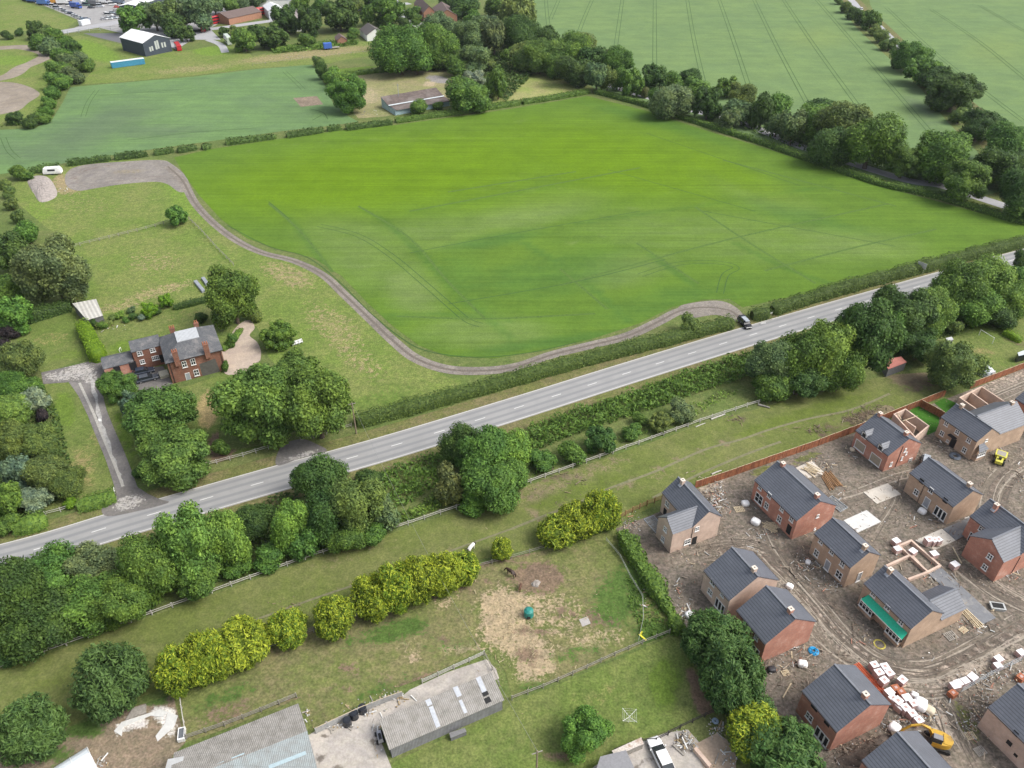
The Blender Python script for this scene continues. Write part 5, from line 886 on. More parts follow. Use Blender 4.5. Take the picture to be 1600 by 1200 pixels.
def slab(name, label, cat, pts, h, mat, **kw):
    w = [P(*p, h) for p in pts]; c = sum(w, Vector())/len(w)
    if sum((w[i].x-c.x)*(w[(i+1) % len(w)].y-c.y)-(w[(i+1) % len(w)].x-c.x)*(w[i].y-c.y) for i in range(len(w))) < 0: w.reverse()
    o = MB().prism([(q.x-c.x, q.y-c.y) for q in w], -h-.02, 0).build(name, mat, None, loc=c); return tag(o, label, cat, kw.get('group'))
slab('concrete_slab', 'cream concrete slab between the red house and the grey-doored one', 'slab', [(1349, 769), (1387, 755), (1408, 772), (1370, 787)], .15, SLC)
slab('concrete_slab', 'white concrete slab behind the long red house', 'slab', [(1318, 813), (1354, 797), (1377, 815), (1340, 832)], .15, SLW)
slab('concrete_slab', 'concrete slab covered in cut timber near the site fence', 'slab', [(1243, 731), (1268, 720), (1290, 740), (1262, 747)], .15, SLC)
slab('concrete_slab', 'cream concrete slab with three wrapped brick packs on it', 'slab', [(1430, 844), (1472, 826), (1494, 844), (1458, 860)], .15, SLC)
FELT = plain('grey_block_paving', (.17, .175, .185), .9, .12, 2, dirt=(.3, .29, .27)); 
slab('paved_strip', 'long grey paved parking court behind the green-canopied house', 'paving', [(1448, 894), (1470, 886), (1556, 965), (1534, 976), (1506, 952), (1488, 930)], .22, FELT)
slab('paved_strip', 'grey paved court between the grey-doored house and the red house', 'paving', [(1474, 826), (1520, 806), (1512, 834), (1494, 844)], .22, FELT)
# --- farmhouse
fh_a, fh_b, fh_c = P(258, 568, 5.6), P(348, 546, 5.6), P(333, 507, 5.6); ang = math.atan2(fh_b.y-fh_a.y, fh_b.x-fh_a.x)
W1 = (fh_b-fh_a).length; D1 = abs((fh_c-fh_b).dot(Vector((-math.sin(ang), math.cos(ang), 0))))
frm = Fr((258, 568), 5.6, math.degrees(ang)); fhouse = thing('farmhouse', 'old red brick farmhouse with hipped slate roof and white flat roof centre', 'farmhouse', frm.o, frm.rot)
i_ = .3; mb = MB()
mb.prism([(i_, i_), (W1-i_, i_), (W1-i_, D1-i_), (i_, D1-i_)], 0, 5.55).build('wall', BRICK_O, fhouse)
hp = [frm.at(q, 7.7) for q in ((277, 535), (311, 527), (307, 511), (272, 519))]; fx0, fx1 = (hp[0].x+hp[3].x)/2, (hp[1].x+hp[2].x)/2; fy0, fy1 = (hp[0].y+hp[1].y)/2, (hp[2].y+hp[3].y)/2
rf = MB(); e, t = 5.55, 7.65
for q in ([(0, 0, e), (W1, 0, e), (fx1, fy0, t), (fx0, fy0, t)], [(W1, 0, e), (W1, D1, e), (fx1, fy1, t), (fx1, fy0, t)], [(W1, D1, e), (0, D1, e), (fx0, fy1, t), (fx1, fy1, t)], [(0, D1, e), (0, 0, e), (fx0, fy0, t), (fx0, fy1, t)], [(0, 0, e-.1), (0, D1, e-.1), (W1, D1, e-.1), (W1, 0, e-.1)]): rf.face(q)
for q in ([(0, 0), (W1, 0)], [(W1, 0), (W1, D1)], [(W1, D1), (0, D1)], [(0, D1), (0, 0)]): a, b = q; rf.face([(*a, e-.1), (*b, e-.1), (*b, e), (*a, e)])
roof = rf.build('roof', SLATE, fhouse)
FLATW = plain('white_ribbed_roof', (.42, .435, .45), .6, .1, 2, stripes=('X', 1.2, .28)); MB().box(((fx0+fx1)/2, (fy0+fy1)/2, t+.06), (fx1-fx0, fy1-fy0, .14)).build('flat_roof', FLATW, roof, boxuv=False)
chimney(frm, roof, (268, 512), 8.1, (1.1, .6), 1.7, BRICK_O, 3, False, True); chimney(frm, roof, (305.5, 504), 8.1, (1.0, .6), 1.7, BRICK_O, 2, False, True)
chimney(frm, roof, (272, 549), 8.0, (1.1, .7), 1.8, BRICK_O, 3, False, True); chimney(frm, roof, (320, 537), 8.0, (1.1, .7), 1.8, BRICK_O, 3, False, True)
for px, w_, h_, k_ in (((288, 569), 1.0, 1.6, 'sash'), ((301.5, 565), 1.0, 1.6, 'sash'), ((307, 582), 1.1, 1.6, 'sash')):
    window(fhouse, frm.wall(px, 'Y', i_)-Vector((0, .0, 0)), 'B', w_, h_, k_)
window(fhouse, frm.wall((294, 589), 'Y', i_), 'B', 1.0, 2.2, 'gdoor')
m_ = MB(); q = [frm.wall(p_, 'Y', i_) for p_ in ((311, 569), (336, 560), (344, 580), (326, 594), (316, 586))]; m_.face([(a.x, i_-.012, a.z) for a in q][::-1]); m_.build('rendered_panel', plain('dark_render', (.10, .095, .085), .95, .2, 1.5), fhouse, boxuv=False)
MB().tube([(W1-.6, .2, 5.4), (W1-.6, .2, .1)], .06, 6).build('downpipe', BLACK, fhouse, boxuv=False); MB().tube([(.8, .2, 5.4), (.8, .2, .1)], .06, 6).build('downpipe', BLACK, fhouse, boxuv=False)
MB().tube([(0, -.06, e-.05), (W1, -.06, e-.05)], .07, 6).build('gutter', BLACK, fhouse, boxuv=False)
# wings of the farmhouse: two storeys, then one
def wingbox(eaveL, eaveR, backL, he, hr, name, wins, label=None, wall=BRICK_O):
    a, b, c = frm.at(eaveL, he), frm.at(eaveR, he), frm.at(backL, he); x0, x1, y0, y1 = a.x, b.x, (a.y+b.y)/2, c.y
    w_ = MB(); w_.prism([(x0+.1, y0+.15), (x1, y0+.15), (x1, y1-.1), (x0+.1, y1-.1)], 0, he-.05)
    ym = (y0+y1)/2; w_.face([(x0+.1, y1-.1, he-.05), (x0+.1, ym, hr-.1), (x0+.1, y0+.15, he-.05)][::-1])
    wg = w_.build(name, wall, fhouse); r_ = MB(); slope(r_, (x0, y0, he), (x1, y0, he), (x1, ym, hr), (x0, ym, hr), .1); slope(r_, (x0, y1, he), (x1, y1, he), (x1, ym, hr), (x0, ym, hr), .1); r_.build('roof', SLATE, wg)
    for px, ww, hh, k in wins: window(fhouse, frm.wall(px, 'Y', y0+.15), 'B', ww, hh, k)
    return x0, x1, y0, y1
wingbox((205, 551), (252, 540), (200, 533), 4.9, 6.2, 'two_storey_wing', [((218.5, 552), 1.1, 1.1, 'w'), ((238.5, 547), 1.1, 1.0, 'w'), ((222.5, 565), 1.0, 1.1, 'w'), ((243, 559), 1.5, 1.1, 'wide'), ((253, 560), .9, 2.0, 'open')])
wingbox((161, 577), (209, 566), (159, 558), 2.6, 3.7, 'outbuilding', [((183, 577), 1.3, 1.9, 'door'), ((208, 571), 1.4, 2.1, 'door')], wall=BRICK_R)
# --- white garage / sheds / barns
def shed(name, label, cat, corners, h, roofmat, wallmat, h2=None, rib=True, base=None, group=None):
    """corners of a sheet roof as measured, first two along the low side"""
    h2 = h if h2 is None else h2; c = P(*corners[0], h); r = thing(name, label, cat, (c.x, c.y, 0), math.atan2(*(P(*corners[1], h)-c).yx), group)
    I = (Matrix.Translation((c.x, c.y, 0)) @ Matrix.Rotation(r.rotation_euler.z, 4, 'Z')).inverted()
    q = [I @ P(*p, hh) for p, hh in zip(corners, (h, h, h2, h2))]; m_ = MB(); slope(m_, q[0], q[1], q[2], q[3], .08)
    rf_ = m_.build('roof', roofmat, r); w_ = MB(); ins = .12; cc = sum(q, Vector())/4; b = [Vector((p.x+(cc.x-p.x)*.03, p.y+(cc.y-p.y)*.05, p.z-.09)) for p in q]
    for i in range(4): a, d = b[i], b[(i+1) % 4]; w_.face([(a.x, a.y, 0), (d.x, d.y, 0), d, a])
    w_.build('wall', wallmat, r); return r, rf_, q, I
def corr(name, col, dirt, sc=7.5, depth=.22, ax='X'):
    m, t, B = nodes(name); u = N(t, 'ShaderNodeUVMap').outputs[0]; co = objco(t)
    wv = N(t, 'ShaderNodeTexWave', Scale=sc/6.28, Distortion=.3, Detail=1.); wv.bands_direction = ax; t.links.new(u, wv.inputs[0])
    n = noise(t, co, .8, 5, .7); n2 = noise(t, co, 6, 3, .7)
    c = mix(t, ramp(t, n, .35, .7), col, dirt); c = mix(t, 1.0, c, mix(t, n2, (.8,)*3, (1.2,)*3), 'MULTIPLY')
    sw = t.nodes.new('ShaderNodeSeparateXYZ'); t.links.new(u, sw.inputs[0]); c = mix(t, ramp(t, math_(t, 'PINGPONG', sw.outputs[1 if ax == 'X' else 0], .9), .0, .05, .35, 0), c, (.1, .1, .1))
    c = mix(t, 1.0, c, mix(t, wv.outputs['Fac'], (1-depth,)*3, (1+depth*.5,)*3), 'MULTIPLY')
    t.links.new(c, B.inputs['Base Color']); B.inputs['Roughness'].default_value = .8; bump(t, B, wv.outputs['Fac'], .6, .05); return m
CORR = corr('corrugated_cement', (.295, .28, .255), (.20, .188, .165)); CORRW = corr('corrugated_wall', (.22, .22, .23), (.16, .16, .16), 10); CORRWH = corr('white_sheeting', (.72, .73, .73), (.62, .62, .60), 5, .1)
CORRB = corr('blue_tinted_sheeting', (.28, .315, .315), (.235, .245, .235), 7.5, .15); RIBS = corr('ribbed_white_roof', (.47, .46, .42), (.40, .385, .34), 2.2, .22)
GREYW = plain('grey_boarding', (.14, .14, .14), .9, .3, 3)
shed('garage', 'white roofed garage between meadow and side lawn', 'garage', [(136, 500), (161, 493), (150, 467), (113, 474)], 2.5, RIBS, GREYW, 2.7)
r_, rf_, q, I_ = shed('long_barn', 'long grey corrugated shed with white rooflight strips beside the southern lawn', 'barn', [(608, 1172), (788, 1094), (768, 1050), (592, 1124)], 2.3, CORR, CORRW, 2.9)
def onroof(px0, px1, q, I, wd):
    """a strip laid on a flat sheet roof between two measured points"""
    n = (q[1]-q[0]).cross(q[3]-q[0]).normalized(); o = I @ Vector((0, 0, CH)); out = []
    for px in (px0, px1): d = (I @ P(*px, 0))-o; out.append(o+d*((q[0]-o).dot(n)/d.dot(n)))
    a, b = out; t = (b-a).normalized(); s = n.cross(t)*wd/2; up = n*(.02 if n.z > 0 else -.02); return [a-s+up, b-s+up, b+s+up, a+s+up]
def rooflights(par, lst, q, I, mat, name):
    for a, b, wd in lst: m_ = MB(); f = onroof(a, b, q, I, wd); f = f if (f[1]-f[0]).cross(f[2]-f[1]).z > 0 else f[::-1]; m_.face(f); m_.build(name, mat, par, boxuv=False)
RL = plain('rooflight', (.42, .44, .47), .5, .15, 3); rooflights(rf_, [((747, 1058), (757, 1081), .7), ((711, 1073), (718, 1088), .7), ((719, 1094), (728, 1114), .45), ((668, 1093), (672, 1102), .7), ((673, 1104), (685, 1136), .6)], q, I_, RL, 'rooflight')
rooflights(rf_, [((757, 1081), (760, 1087), .85), ((760, 1090), (764, 1098), .85)], q, I_, DARK, 'roof_hole')
r_, rf_, q, I_ = shed('big_barn', 'big grey corrugated barn roof with pale blue sheets at the bottom edge', 'barn', [(505, 1245), (478, 1138), (255, 1222), (270, 1300)], 3.4, CORRB, CORRW, 3.4) if False else (None,)*4
# big barn: two slopes
bc = [P(466, 1099, 3.0), P(272, 1176, 3.0), P(480, 1142, 3.9), P(262, 1228, 3.9), P(515, 1275, 2.9), P(240, 1360, 2.9)]
c = Vector((bc[0].x, bc[0].y, 0)); barn = thing('big_barn', 'big grey corrugated barn with pale blue sheets at the bottom edge', 'barn', c); bl = [p-c for p in bc]; m_ = MB()
slope(m_, bl[0], bl[1], bl[3], bl[2], .1); rfa = m_.build('roof', CORR, barn); m_ = MB(); slope(m_, bl[4], bl[5], bl[3], bl[2], .1); rfb = m_.build('roof', CORRB, barn)
w_ = MB(); up = [bl[1], bl[3], bl[5], bl[4], bl[2], bl[0]]
for i in range(6): a, b = up[i], up[(i+1) % 6]; w_.face([(a.x, a.y, 0), (b.x, b.y, 0), (b.x, b.y, b.z-.12), (a.x, a.y, a.z-.12)])
w_.build('wall', CORRW, barn); I0 = Matrix.Translation(-c)
qa = [bl[0], bl[1], bl[3], bl[2]]; rooflights(rfa, [((275, 1184), (268, 1210), 2.0), ((285, 1207), (325, 1191), 3.2)], qa, I0, CORRWH, 'replacement_sheet')
qb = [bl[4], bl[5], bl[3], bl[2]]; rooflights(rfb, [((362, 1186), (382, 1178), .35), ((334, 1198), (350, 1191), .35), ((420, 1199), (478, 1176), .5)], qb, I0, plain('clear_blue_sheet', (.33, .42, .45), .5), 'rooflight')
# polytunnel
a, b = P(142, 1180, 1.2), P(60, 1232, 1.2); d = (b-a); L = d.length; rt = thing('polytunnel', 'white polytunnel cut off by the bottom left edge', 'polytunnel', (a.x, a.y, 0), math.atan2(d.y, d.x)); m_ = MB(); prv = None
for k in range(11): an = math.pi*k/10; p_ = (math.cos(an)*1.9, math.sin(an)*2.0); (m_.face([(0, prv[0], prv[1]), (0, p_[0], p_[1]), (L, p_[0], p_[1]), (L, prv[0], prv[1])]) if prv else None); prv = p_
POLY = plain('polythene', (.54, .58, .60), .35, .06, 2); m_.face([(0, math.cos(math.pi*k/10)*1.9, math.sin(math.pi*k/10)*2.0) for k in range(11)][::-1]); m_.build('cover', POLY, rt, smooth=False)
for k in range(4): MB().tube([(k*L/3, math.cos(math.pi*j/10)*1.93, math.sin(math.pi*j/10)*2.03) for j in range(11)], .04, 5).build('hoop', WHITE, rt, boxuv=False)
p_ = P(1535, 582, 0); rt = thing('polytunnel', 'white domed polytunnel behind the wooden fence in the allotments', 'polytunnel', p_, R(115)); m_ = MB()
for j in range(8):
    for k in range(10):
        def g_(j, k): an = math.pi*k/10; s = math.sin(math.pi*(.12+.76*j/8)); return ((j-4)*.55, math.cos(an)*1.9*(.6+.4*s), math.sin(an)*2.1*(.5+.5*s))
        m_.face([g_(j, k), g_(j+1, k), g_(j+1, k+1), g_(j, k+1)][::-1])
m_.face([g_(0, k) for k in range(11)]); m_.build('cover', POLY, rt, smooth=True); MB().box((-2.3, 0, .9), (.08, .9, 1.8)).build('door', WHITE, rt, boxuv=False)
shed('red_roofed_shed', 'open fronted field shelter with a red sheet roof under the trees', 'shed', [(1388, 577), (1417, 566), (1408, 557), (1380, 562)], 2.2, plain('red_sheeting', (.38, .14, .11), .7, .12, 2), GREYW, 2.5)
shed('small_shed', 'small white topped shed left of the allotment garden', 'shed', [(1480, 534), (1490, 530), (1487, 526), (1478, 528)], 1.5, plain('weathered_board', (.45, .46, .47), .8), GREYW)
shed('greenhouse', 'grey glass greenhouse at the right edge above the wooden fence', 'greenhouse', [(1592, 556), (1612, 551), (1606, 545), (1590, 551)], 1.9, plain('greenhouse_glass', (.5, .55, .57), .2), GLASS)
shed('lean_to', 'grey felt roofed shed at the bottom edge beside the white car', 'shed', [(925, 1222), (998, 1215), (978, 1172), (938, 1182)], 2.2, plain('grey_felt', (.22, .22, .23), .9), GREYW)
shed('log_store', 'small corrugated topped lean-to beside the lower yard fence', 'shed', [(961, 1181), (1006, 1162), (1002, 1152), (956, 1173)], 1.3, plain('rusty_white_sheet', (.52, .47, .42), .8, .3, 4, dirt=(.3, .2, .14)), WOODG)
shed('water_trough_box', 'low grey box standing against the long corrugated shed', 'box', [(704, 1153), (729, 1143), (726, 1137), (702, 1145)], .9, plain('grey_box', (.17, .17, .17), .8), GREYW)
# far buildings
def gable(name, label, cat, Lp, Np, Rp, h, hr, wm, rm, wins=0, group=None, along='u'):
    """near corner N, end of the long eave L, other corner R, all measured at eaves height"""
    n, l, r = P(*Np, h), P(*Lp, h), P(*Rp, h); d = l-n; ln = d.length; rot = math.atan2(d.y, d.x); root = thing(name, label, cat, (n.x, n.y, 0), rot, group)
    wd = -Vector((-math.sin(rot), math.cos(rot), 0)).dot(r-n); m_ = MB(); sg = 1 if wd > 0 else -1
    ym = -wd/2
    for f in ([(0, 0, 0), (0, 0, h), (ln, 0, h), (ln, 0, 0)], [(ln, -wd, 0), (ln, -wd, h), (0, -wd, h), (0, -wd, 0)], [(0, -wd, 0), (0, -wd, h), (0, ym, hr-.1), (0, 0, h), (0, 0, 0)], [(ln, 0, 0), (ln, 0, h), (ln, ym, hr-.1), (ln, -wd, h), (ln, -wd, 0)]): m_.face(f[::sg])
    m_.build('wall', wm, root); r_ = MB(); o = .3*sg; slope(r_, (-.2, o, h), (ln+.2, o, h), (ln+.2, ym, hr+.1), (-.2, ym, hr+.1), .15); slope(r_, (-.2, -wd-o, h), (ln+.2, -wd-o, h), (ln+.2, ym, hr+.1), (-.2, ym, hr+.1), .15); rf = r_.build('roof', rm, root)
    for k in range(wins):
        x = ln*(k+.5)/wins; MB().box((x, .04*sg, h*.55), (1.2, .08, 1.2)).build('window', WHITE, root, boxuv=False)
    return root, rf, wd, ln
NAVY = corr('navy_cladding', (.045, .06, .08), (.04, .05, .07), 8, .15); WROOF = corr('white_roof_sheet', (.74, .75, .76), (.68, .69, .70), 2, .06); REDROOF = plain('brown_tile', (.13, .095, .085), .9, .15, .8); BRICKF = plain('far_brick', (.33, .17, .11), .95, .12, 1.)
root, rf, wd, ln = gable('museum_hall', 'dark blue clad hall with a white roof', 'hall', (187, 58), (222.5, 67.5), (264, 59), 6.6, 9.4, NAVY, WROOF)
for k, (x_, z_, w_, h_) in enumerate(((-.22, 3.1, .9, 2.2), (-.30, 3.3, .9, 2.2), (-.45, 4.4, 1., 4.0), (-.53, 4.6, 1., 4.0), (-.68, 3.9, .9, 2.4), (-.78, 3.9, .9, 2.4))): MB().box((-.03, wd*x_, z_), (.06, w_, h_)).build('window', plain('pale_window', (.42, .44, .42), .5) if 'pale_window' not in MATS else MATS['pale_window'], root, boxuv=False)
gable('museum_shed', 'brick museum shed with a brown roof and white front facing the buses', 'shed', (408, 18), (357, 29), (350, 21), 3.6, 6, BRICKF, REDROOF, 0)
gable('glass_building', 'pale grey building beyond the red buses', 'building', (411, 9), (419, 17), (438, 11), 5, 7, plain('pale_cladding', (.5, .53, .55), .6), plain('pale_sheet_roof', (.6, .61, .62), .7), 3)
gable('bungalow', 'white gabled bungalow with a dark roof beside the tall trees', 'house', (562, 46), (573, 55), (595, 48), 3.2, 6.2, WHITE, plain('dark_tile', (.10, .09, .085), .9), 2)
gable('brick_shed', 'small brick outbuilding in the field behind the blue trailer', 'shed', (523, 58), (527, 63), (541, 61), 2.2, 4.0, BRICKF, plain('dark_tile2', (.14, .10, .09), .9))
gable('village_house', 'brick village house with a brown roof at the top edge, left of two', 'house', (647, 5), (662, 20), (675, 14), 5.4, 9, BRICKF, REDROOF, 3); gable('village_house', 'long brick village house at the top edge, right of two', 'house', (676, 12), (684, 25), (712, 21), 4.8, 8, BRICKF, REDROOF, 3)
gable('warehouse', 'white ribbed roof of a warehouse at the top edge', 'warehouse', (230, -8), (186, 9), (210, 12), 6, 7, NAVY, WROOF)
gable('platform_building', 'long brown roofed building behind the dark museum trees', 'building', (500, 18), (488, 33), (420, 40), 3.4, 5.2, BRICKF, plain('grey_brown_roof', (.24, .21, .20), .9), 0)
gable('small_chalet', 'small white roofed hut between the dark museum trees', 'hut', (460, 39), (463, 43), (471, 42), 2.2, 3.2, WHITE, WHITE)
gable('white_building', 'low white building at the top edge behind the museum', 'building', (262+130, -4), (395, 4), (452, -4), 4, 5, plain('white_render', (.6, .6, .6), .8), plain('grey_roof', (.4, .4, .42), .8))
# the long derelict shed on the plot
a, b = P(607, 166, 2.3), P(694, 151, 2.3); d = b-a; L = d.length; sh = thing('long_shed', 'long derelict shed with rusty brown roofs and pale blue ends', 'shed', (a.x, a.y, 0), math.atan2(d.y, d.x)); RUST = plain('rusty_brown_roof', (.115, .09, .08), .95, .3, .7, dirt=(.19, .165, .15)); BLUEP = plain('pale_blue_paint', (.33, .44, .48), .8, .15, 1)
m_ = MB(); slope(m_, (0, 0, 2.5), (L, 0, 2.5), (L, 7.5, 4.4), (0, 7.5, 4.4), .12); rr_ = m_.build('roof', RUST, sh, boxuv=False); m_ = MB(); slope(m_, (.5, -6.5, 2.2), (L, -6.5, 2.2), (L, -.3, 2.4), (.5, -.3, 2.4), .12); m_.build('roof', RUST, sh, boxuv=False)
MB().box((L/2, .02, 2.62), (L, .9, .12)).build('valley_gutter', plain('pale_gutter', (.6, .66, .68), .6), rr_, boxuv=False)
w_ = MB(); w_.box((L/2, .5, 1.0), (L-.6, 14-1.2, 2.0)); w_.box((L/2, 4.0, 1.2), (L-.6, 6.4, 2.3)); w_.face([(.1, 0, 0), (.1, 7.4, 0), (.1, 7.4, 4.25), (.1, 0, 2.4)][::-1]); w_.face([(.1, -6.4, 0), (.1, -.1, 0), (.1, -.1, 2.2), (.1, -6.4, 2.05)][::-1]); w_.build('wall', BLUEP, sh, boxuv=False)
# ================================================================ FENCES
def fence(label, line, h=1.15, rails=(.55, .95), step=2.6, mat=None, name='post_and_rail_fence', pw=.12, rw=.09, zr=None, maxp=98, kind='fence'):
    mat = mat or WOODG; pts = [P(*p, 0) for p in line]; o = pts[0]; root = thing(name, label, kind, o); L = [0]
    for a, b in zip(pts[:-1], pts[1:]): L.append(L[-1]+(b-a).length)
    n = max(2, int(L[-1]/step)); n = min(n, maxp); rm = MB(); me = None; prev = None; r = random.Random(int(o.x*10))
    for k in range(n+1):
        s = L[-1]*k/n; i = min(max(j for j in range(len(L)) if L[j] <= s+1e-6), len(pts)-2); p = pts[i].lerp(pts[i+1], (s-L[i])/(L[i+1]-L[i]))-o
        if me is None: po = MB().box((0, 0, h/2), (pw, pw, h)).build('post', mat, root, boxuv=False); me = po.data
        else: po = bpy.data.objects.new('post', me); COL.objects.link(po); po.parent = root
        hj = r.uniform(-.05, .05); po.location = p; po.rotation_euler = (r.uniform(-.03, .03), r.uniform(-.03, .03), r.uniform(0, .4))
        if prev is not None:
            for z in rails: d = p-prev[0]; a = math.atan2(d.y, d.x); m = (p+prev[0])/2; rm.box((m.x, m.y, z+(hj+prev[1])/2), (d.length, .05, rw), a, ry=-math.atan2(hj-prev[1], d.length))
        prev = (p, hj)
    rm.build('rail', mat, root, boxuv=False); return root
PALEW = plain('weathered_rail', (.44, .42, .385), .9, .2, 3)
fence('long pale post and rail fence along the ditch below the road', [(-40, 1062), (0, 1046), (240, 960), (360, 917), (470, 877), (600, 833), (715, 795), (800, 765), (870, 740), (1000, 694), (1100, 658), (1180, 632), (1290, 602), (1330, 594)], mat=PALEW, step=3.0, pw=.15, rw=.13)
fence('sagging dark wire and post fence between the golden conifers and the paddock', [(275, 1075), (330, 1055), (400, 1022), (450, 1003), (560, 962), (650, 920), (735, 890), (800, 873), (850, 858), (965, 822)], h=1.1, rails=(.5, .9), mat=WOODG, step=3.2, rw=.04)
fence('short dark post and rail fence joining the pale brick house to the hedge', [(966, 812), (990, 800), (1012, 790), (1034, 782)], h=1.5, rails=(.5, .85, 1.2), mat=WOODB, step=1.6, pw=.14, rw=.1)
fence('post and rail fence between trampled paddock and southern lawn', [(800, 1094), (850, 1075), (900, 1053), (950, 1030), (1000, 1008), (1046, 990)], mat=WOODG, step=2.2, rw=.1)
fence('double rail fence behind the long corrugated shed', [(660, 1068), (700, 1050), (757, 1024)], h=1.2, rails=(.4, .7, 1.0), mat=PALEW, step=2.0, rw=.1); fence('short rail fence at the end of the long corrugated shed', [(757, 1024), (766, 1040), (780, 1072)], mat=WOODG, step=2)
fence('brown rail fence behind the big corrugated barn', [(292, 1155), (360, 1132), (420, 1108), (464, 1090)], h=1.2, rails=(.4, .7, 1.0), mat=WOODG, step=2.4, rw=.09)
fence('pale rail fence along the meadow corner beside the lone tree', [(110, 388), (150, 378), (200, 366), (250, 353), (268, 346)], mat=WOODG, h=1.1, step=2.6, rw=.08); fence('pale rail fence running down the meadow right of the lone tree', [(296, 344), (315, 362), (340, 390), (365, 415)], mat=WOODG, h=1.1, step=2.6, rw=.08)
fence('roadside post and rail fence below the chestnut trees', [(232, 752), (270, 744), (320, 730), (380, 714), (420, 702)], mat=PALEW, step=2.4); fence('pale rail between the two roadside hedges at the left', [(72, 806), (95, 800), (118, 792)], mat=PALEW, step=2.4)
fence('roadside rail fence right of the lay-by', [(470, 690), (500, 682), (550, 668)], mat=WOODG, step=2.4); fence('rail fence on the left of the farm yard concrete path', [(282, 1085), (285, 1110), (292, 1152)], mat=PALEW, step=1.8, h=1)
fence('dark lower fence between southern lawn and the yard with the white car', [(960, 1176), (1000, 1160), (1016, 1164), (1060, 1140), (1085, 1128), (1120, 1112)], mat=plain('black_timber', (.05, .045, .04), .9), step=1.8, h=1.1, rw=.12)
fence('wire fence round the museum field', [(395, 103), (500, 90), (600, 80), (640, 76)], mat=WOODG, step=6, h=1.4, rails=(.9,), rw=.08); fence('galvanised yard fence beside the west lane', [(90, 56), (120, 52), (155, 48), (190, 46)], mat=plain('galvanised', (.35, .37, .38), .5), step=5, h=2, rails=(.8, 1.9), pw=.2, rw=.12)
def boards(label, line, h=1.8, mat=None, name='board_fence'):
    pts = [P(*p, h) for p in line]; pts = [Vector((p.x, p.y, 0)) for p in pts]; o = pts[0]; root = thing(name, label, 'fence', o); mb = MB(); cp = MB(); r = random.Random(5); k = 0
    for a, b in zip(pts[:-1], pts[1:]):
        d = b-a; n = max(1, round(d.length/1.83)); an = math.atan2(d.y, d.x)
        for i in range(n):
            m = a+d*((i+.5)/n)-o; L = d.length/n; hh = h+r.uniform(-.03, .03)
            for j in range(8): mm = m+d.normalized()*((j-3.5)*L/8); mb.box((mm.x, mm.y, hh/2), (L/8-.008, .03 if j % 2 else .05, hh), an, mi=r.choice((0, 0, 1)))
            cp.box((m.x, m.y, hh+.02), (L-.01, .07, .04), an)
            q = a+d*(i/n)-o; po = MB().box((q.x, q.y, h/2+.03), (.11, .13, h+.06), an).build('post', mat[0], root, boxuv=False)
    mb.build('boards', mat, root, boxuv=False); cp.build('capping_rail', WOODP, root, boxuv=False); return root
FB1 = plain('orange_fence_boards', (.27, .105, .05), .9, .3, 1.5); FB2 = plain('darker_fence_boards', (.20, .075, .04), .9, .3, 1.5)
boards('long orange-brown close boarded fence between paddock and building site', [(1088, 752), (1140, 735), (1200, 714), (1270, 690), (1340, 664), (1400, 640), (1440, 624), (1480, 608)], mat=[FB1, FB2])
boards('orange-brown close boarded fence behind the allotments at the right edge', [(1520, 597), (1560, 582), (1600, 567), (1660, 545)], mat=[FB1, FB2]); boards('short boarded fence dividing the two bright new lawns', [(1441, 625), (1462, 636), (1482, 647)], mat=[FB1, FB2])
def sleepers(label, line, h, mat):
    boards(label, line, h, [mat, mat], 'sheet_fence')
sleepers('grey corrugated sheet fence behind the three black bales', [(492, 1138), (530, 1120), (560, 1106), (600, 1090), (628, 1080)], 1.3, plain('grey_sheet', (.34, .34, .33), .8, .2, 2))
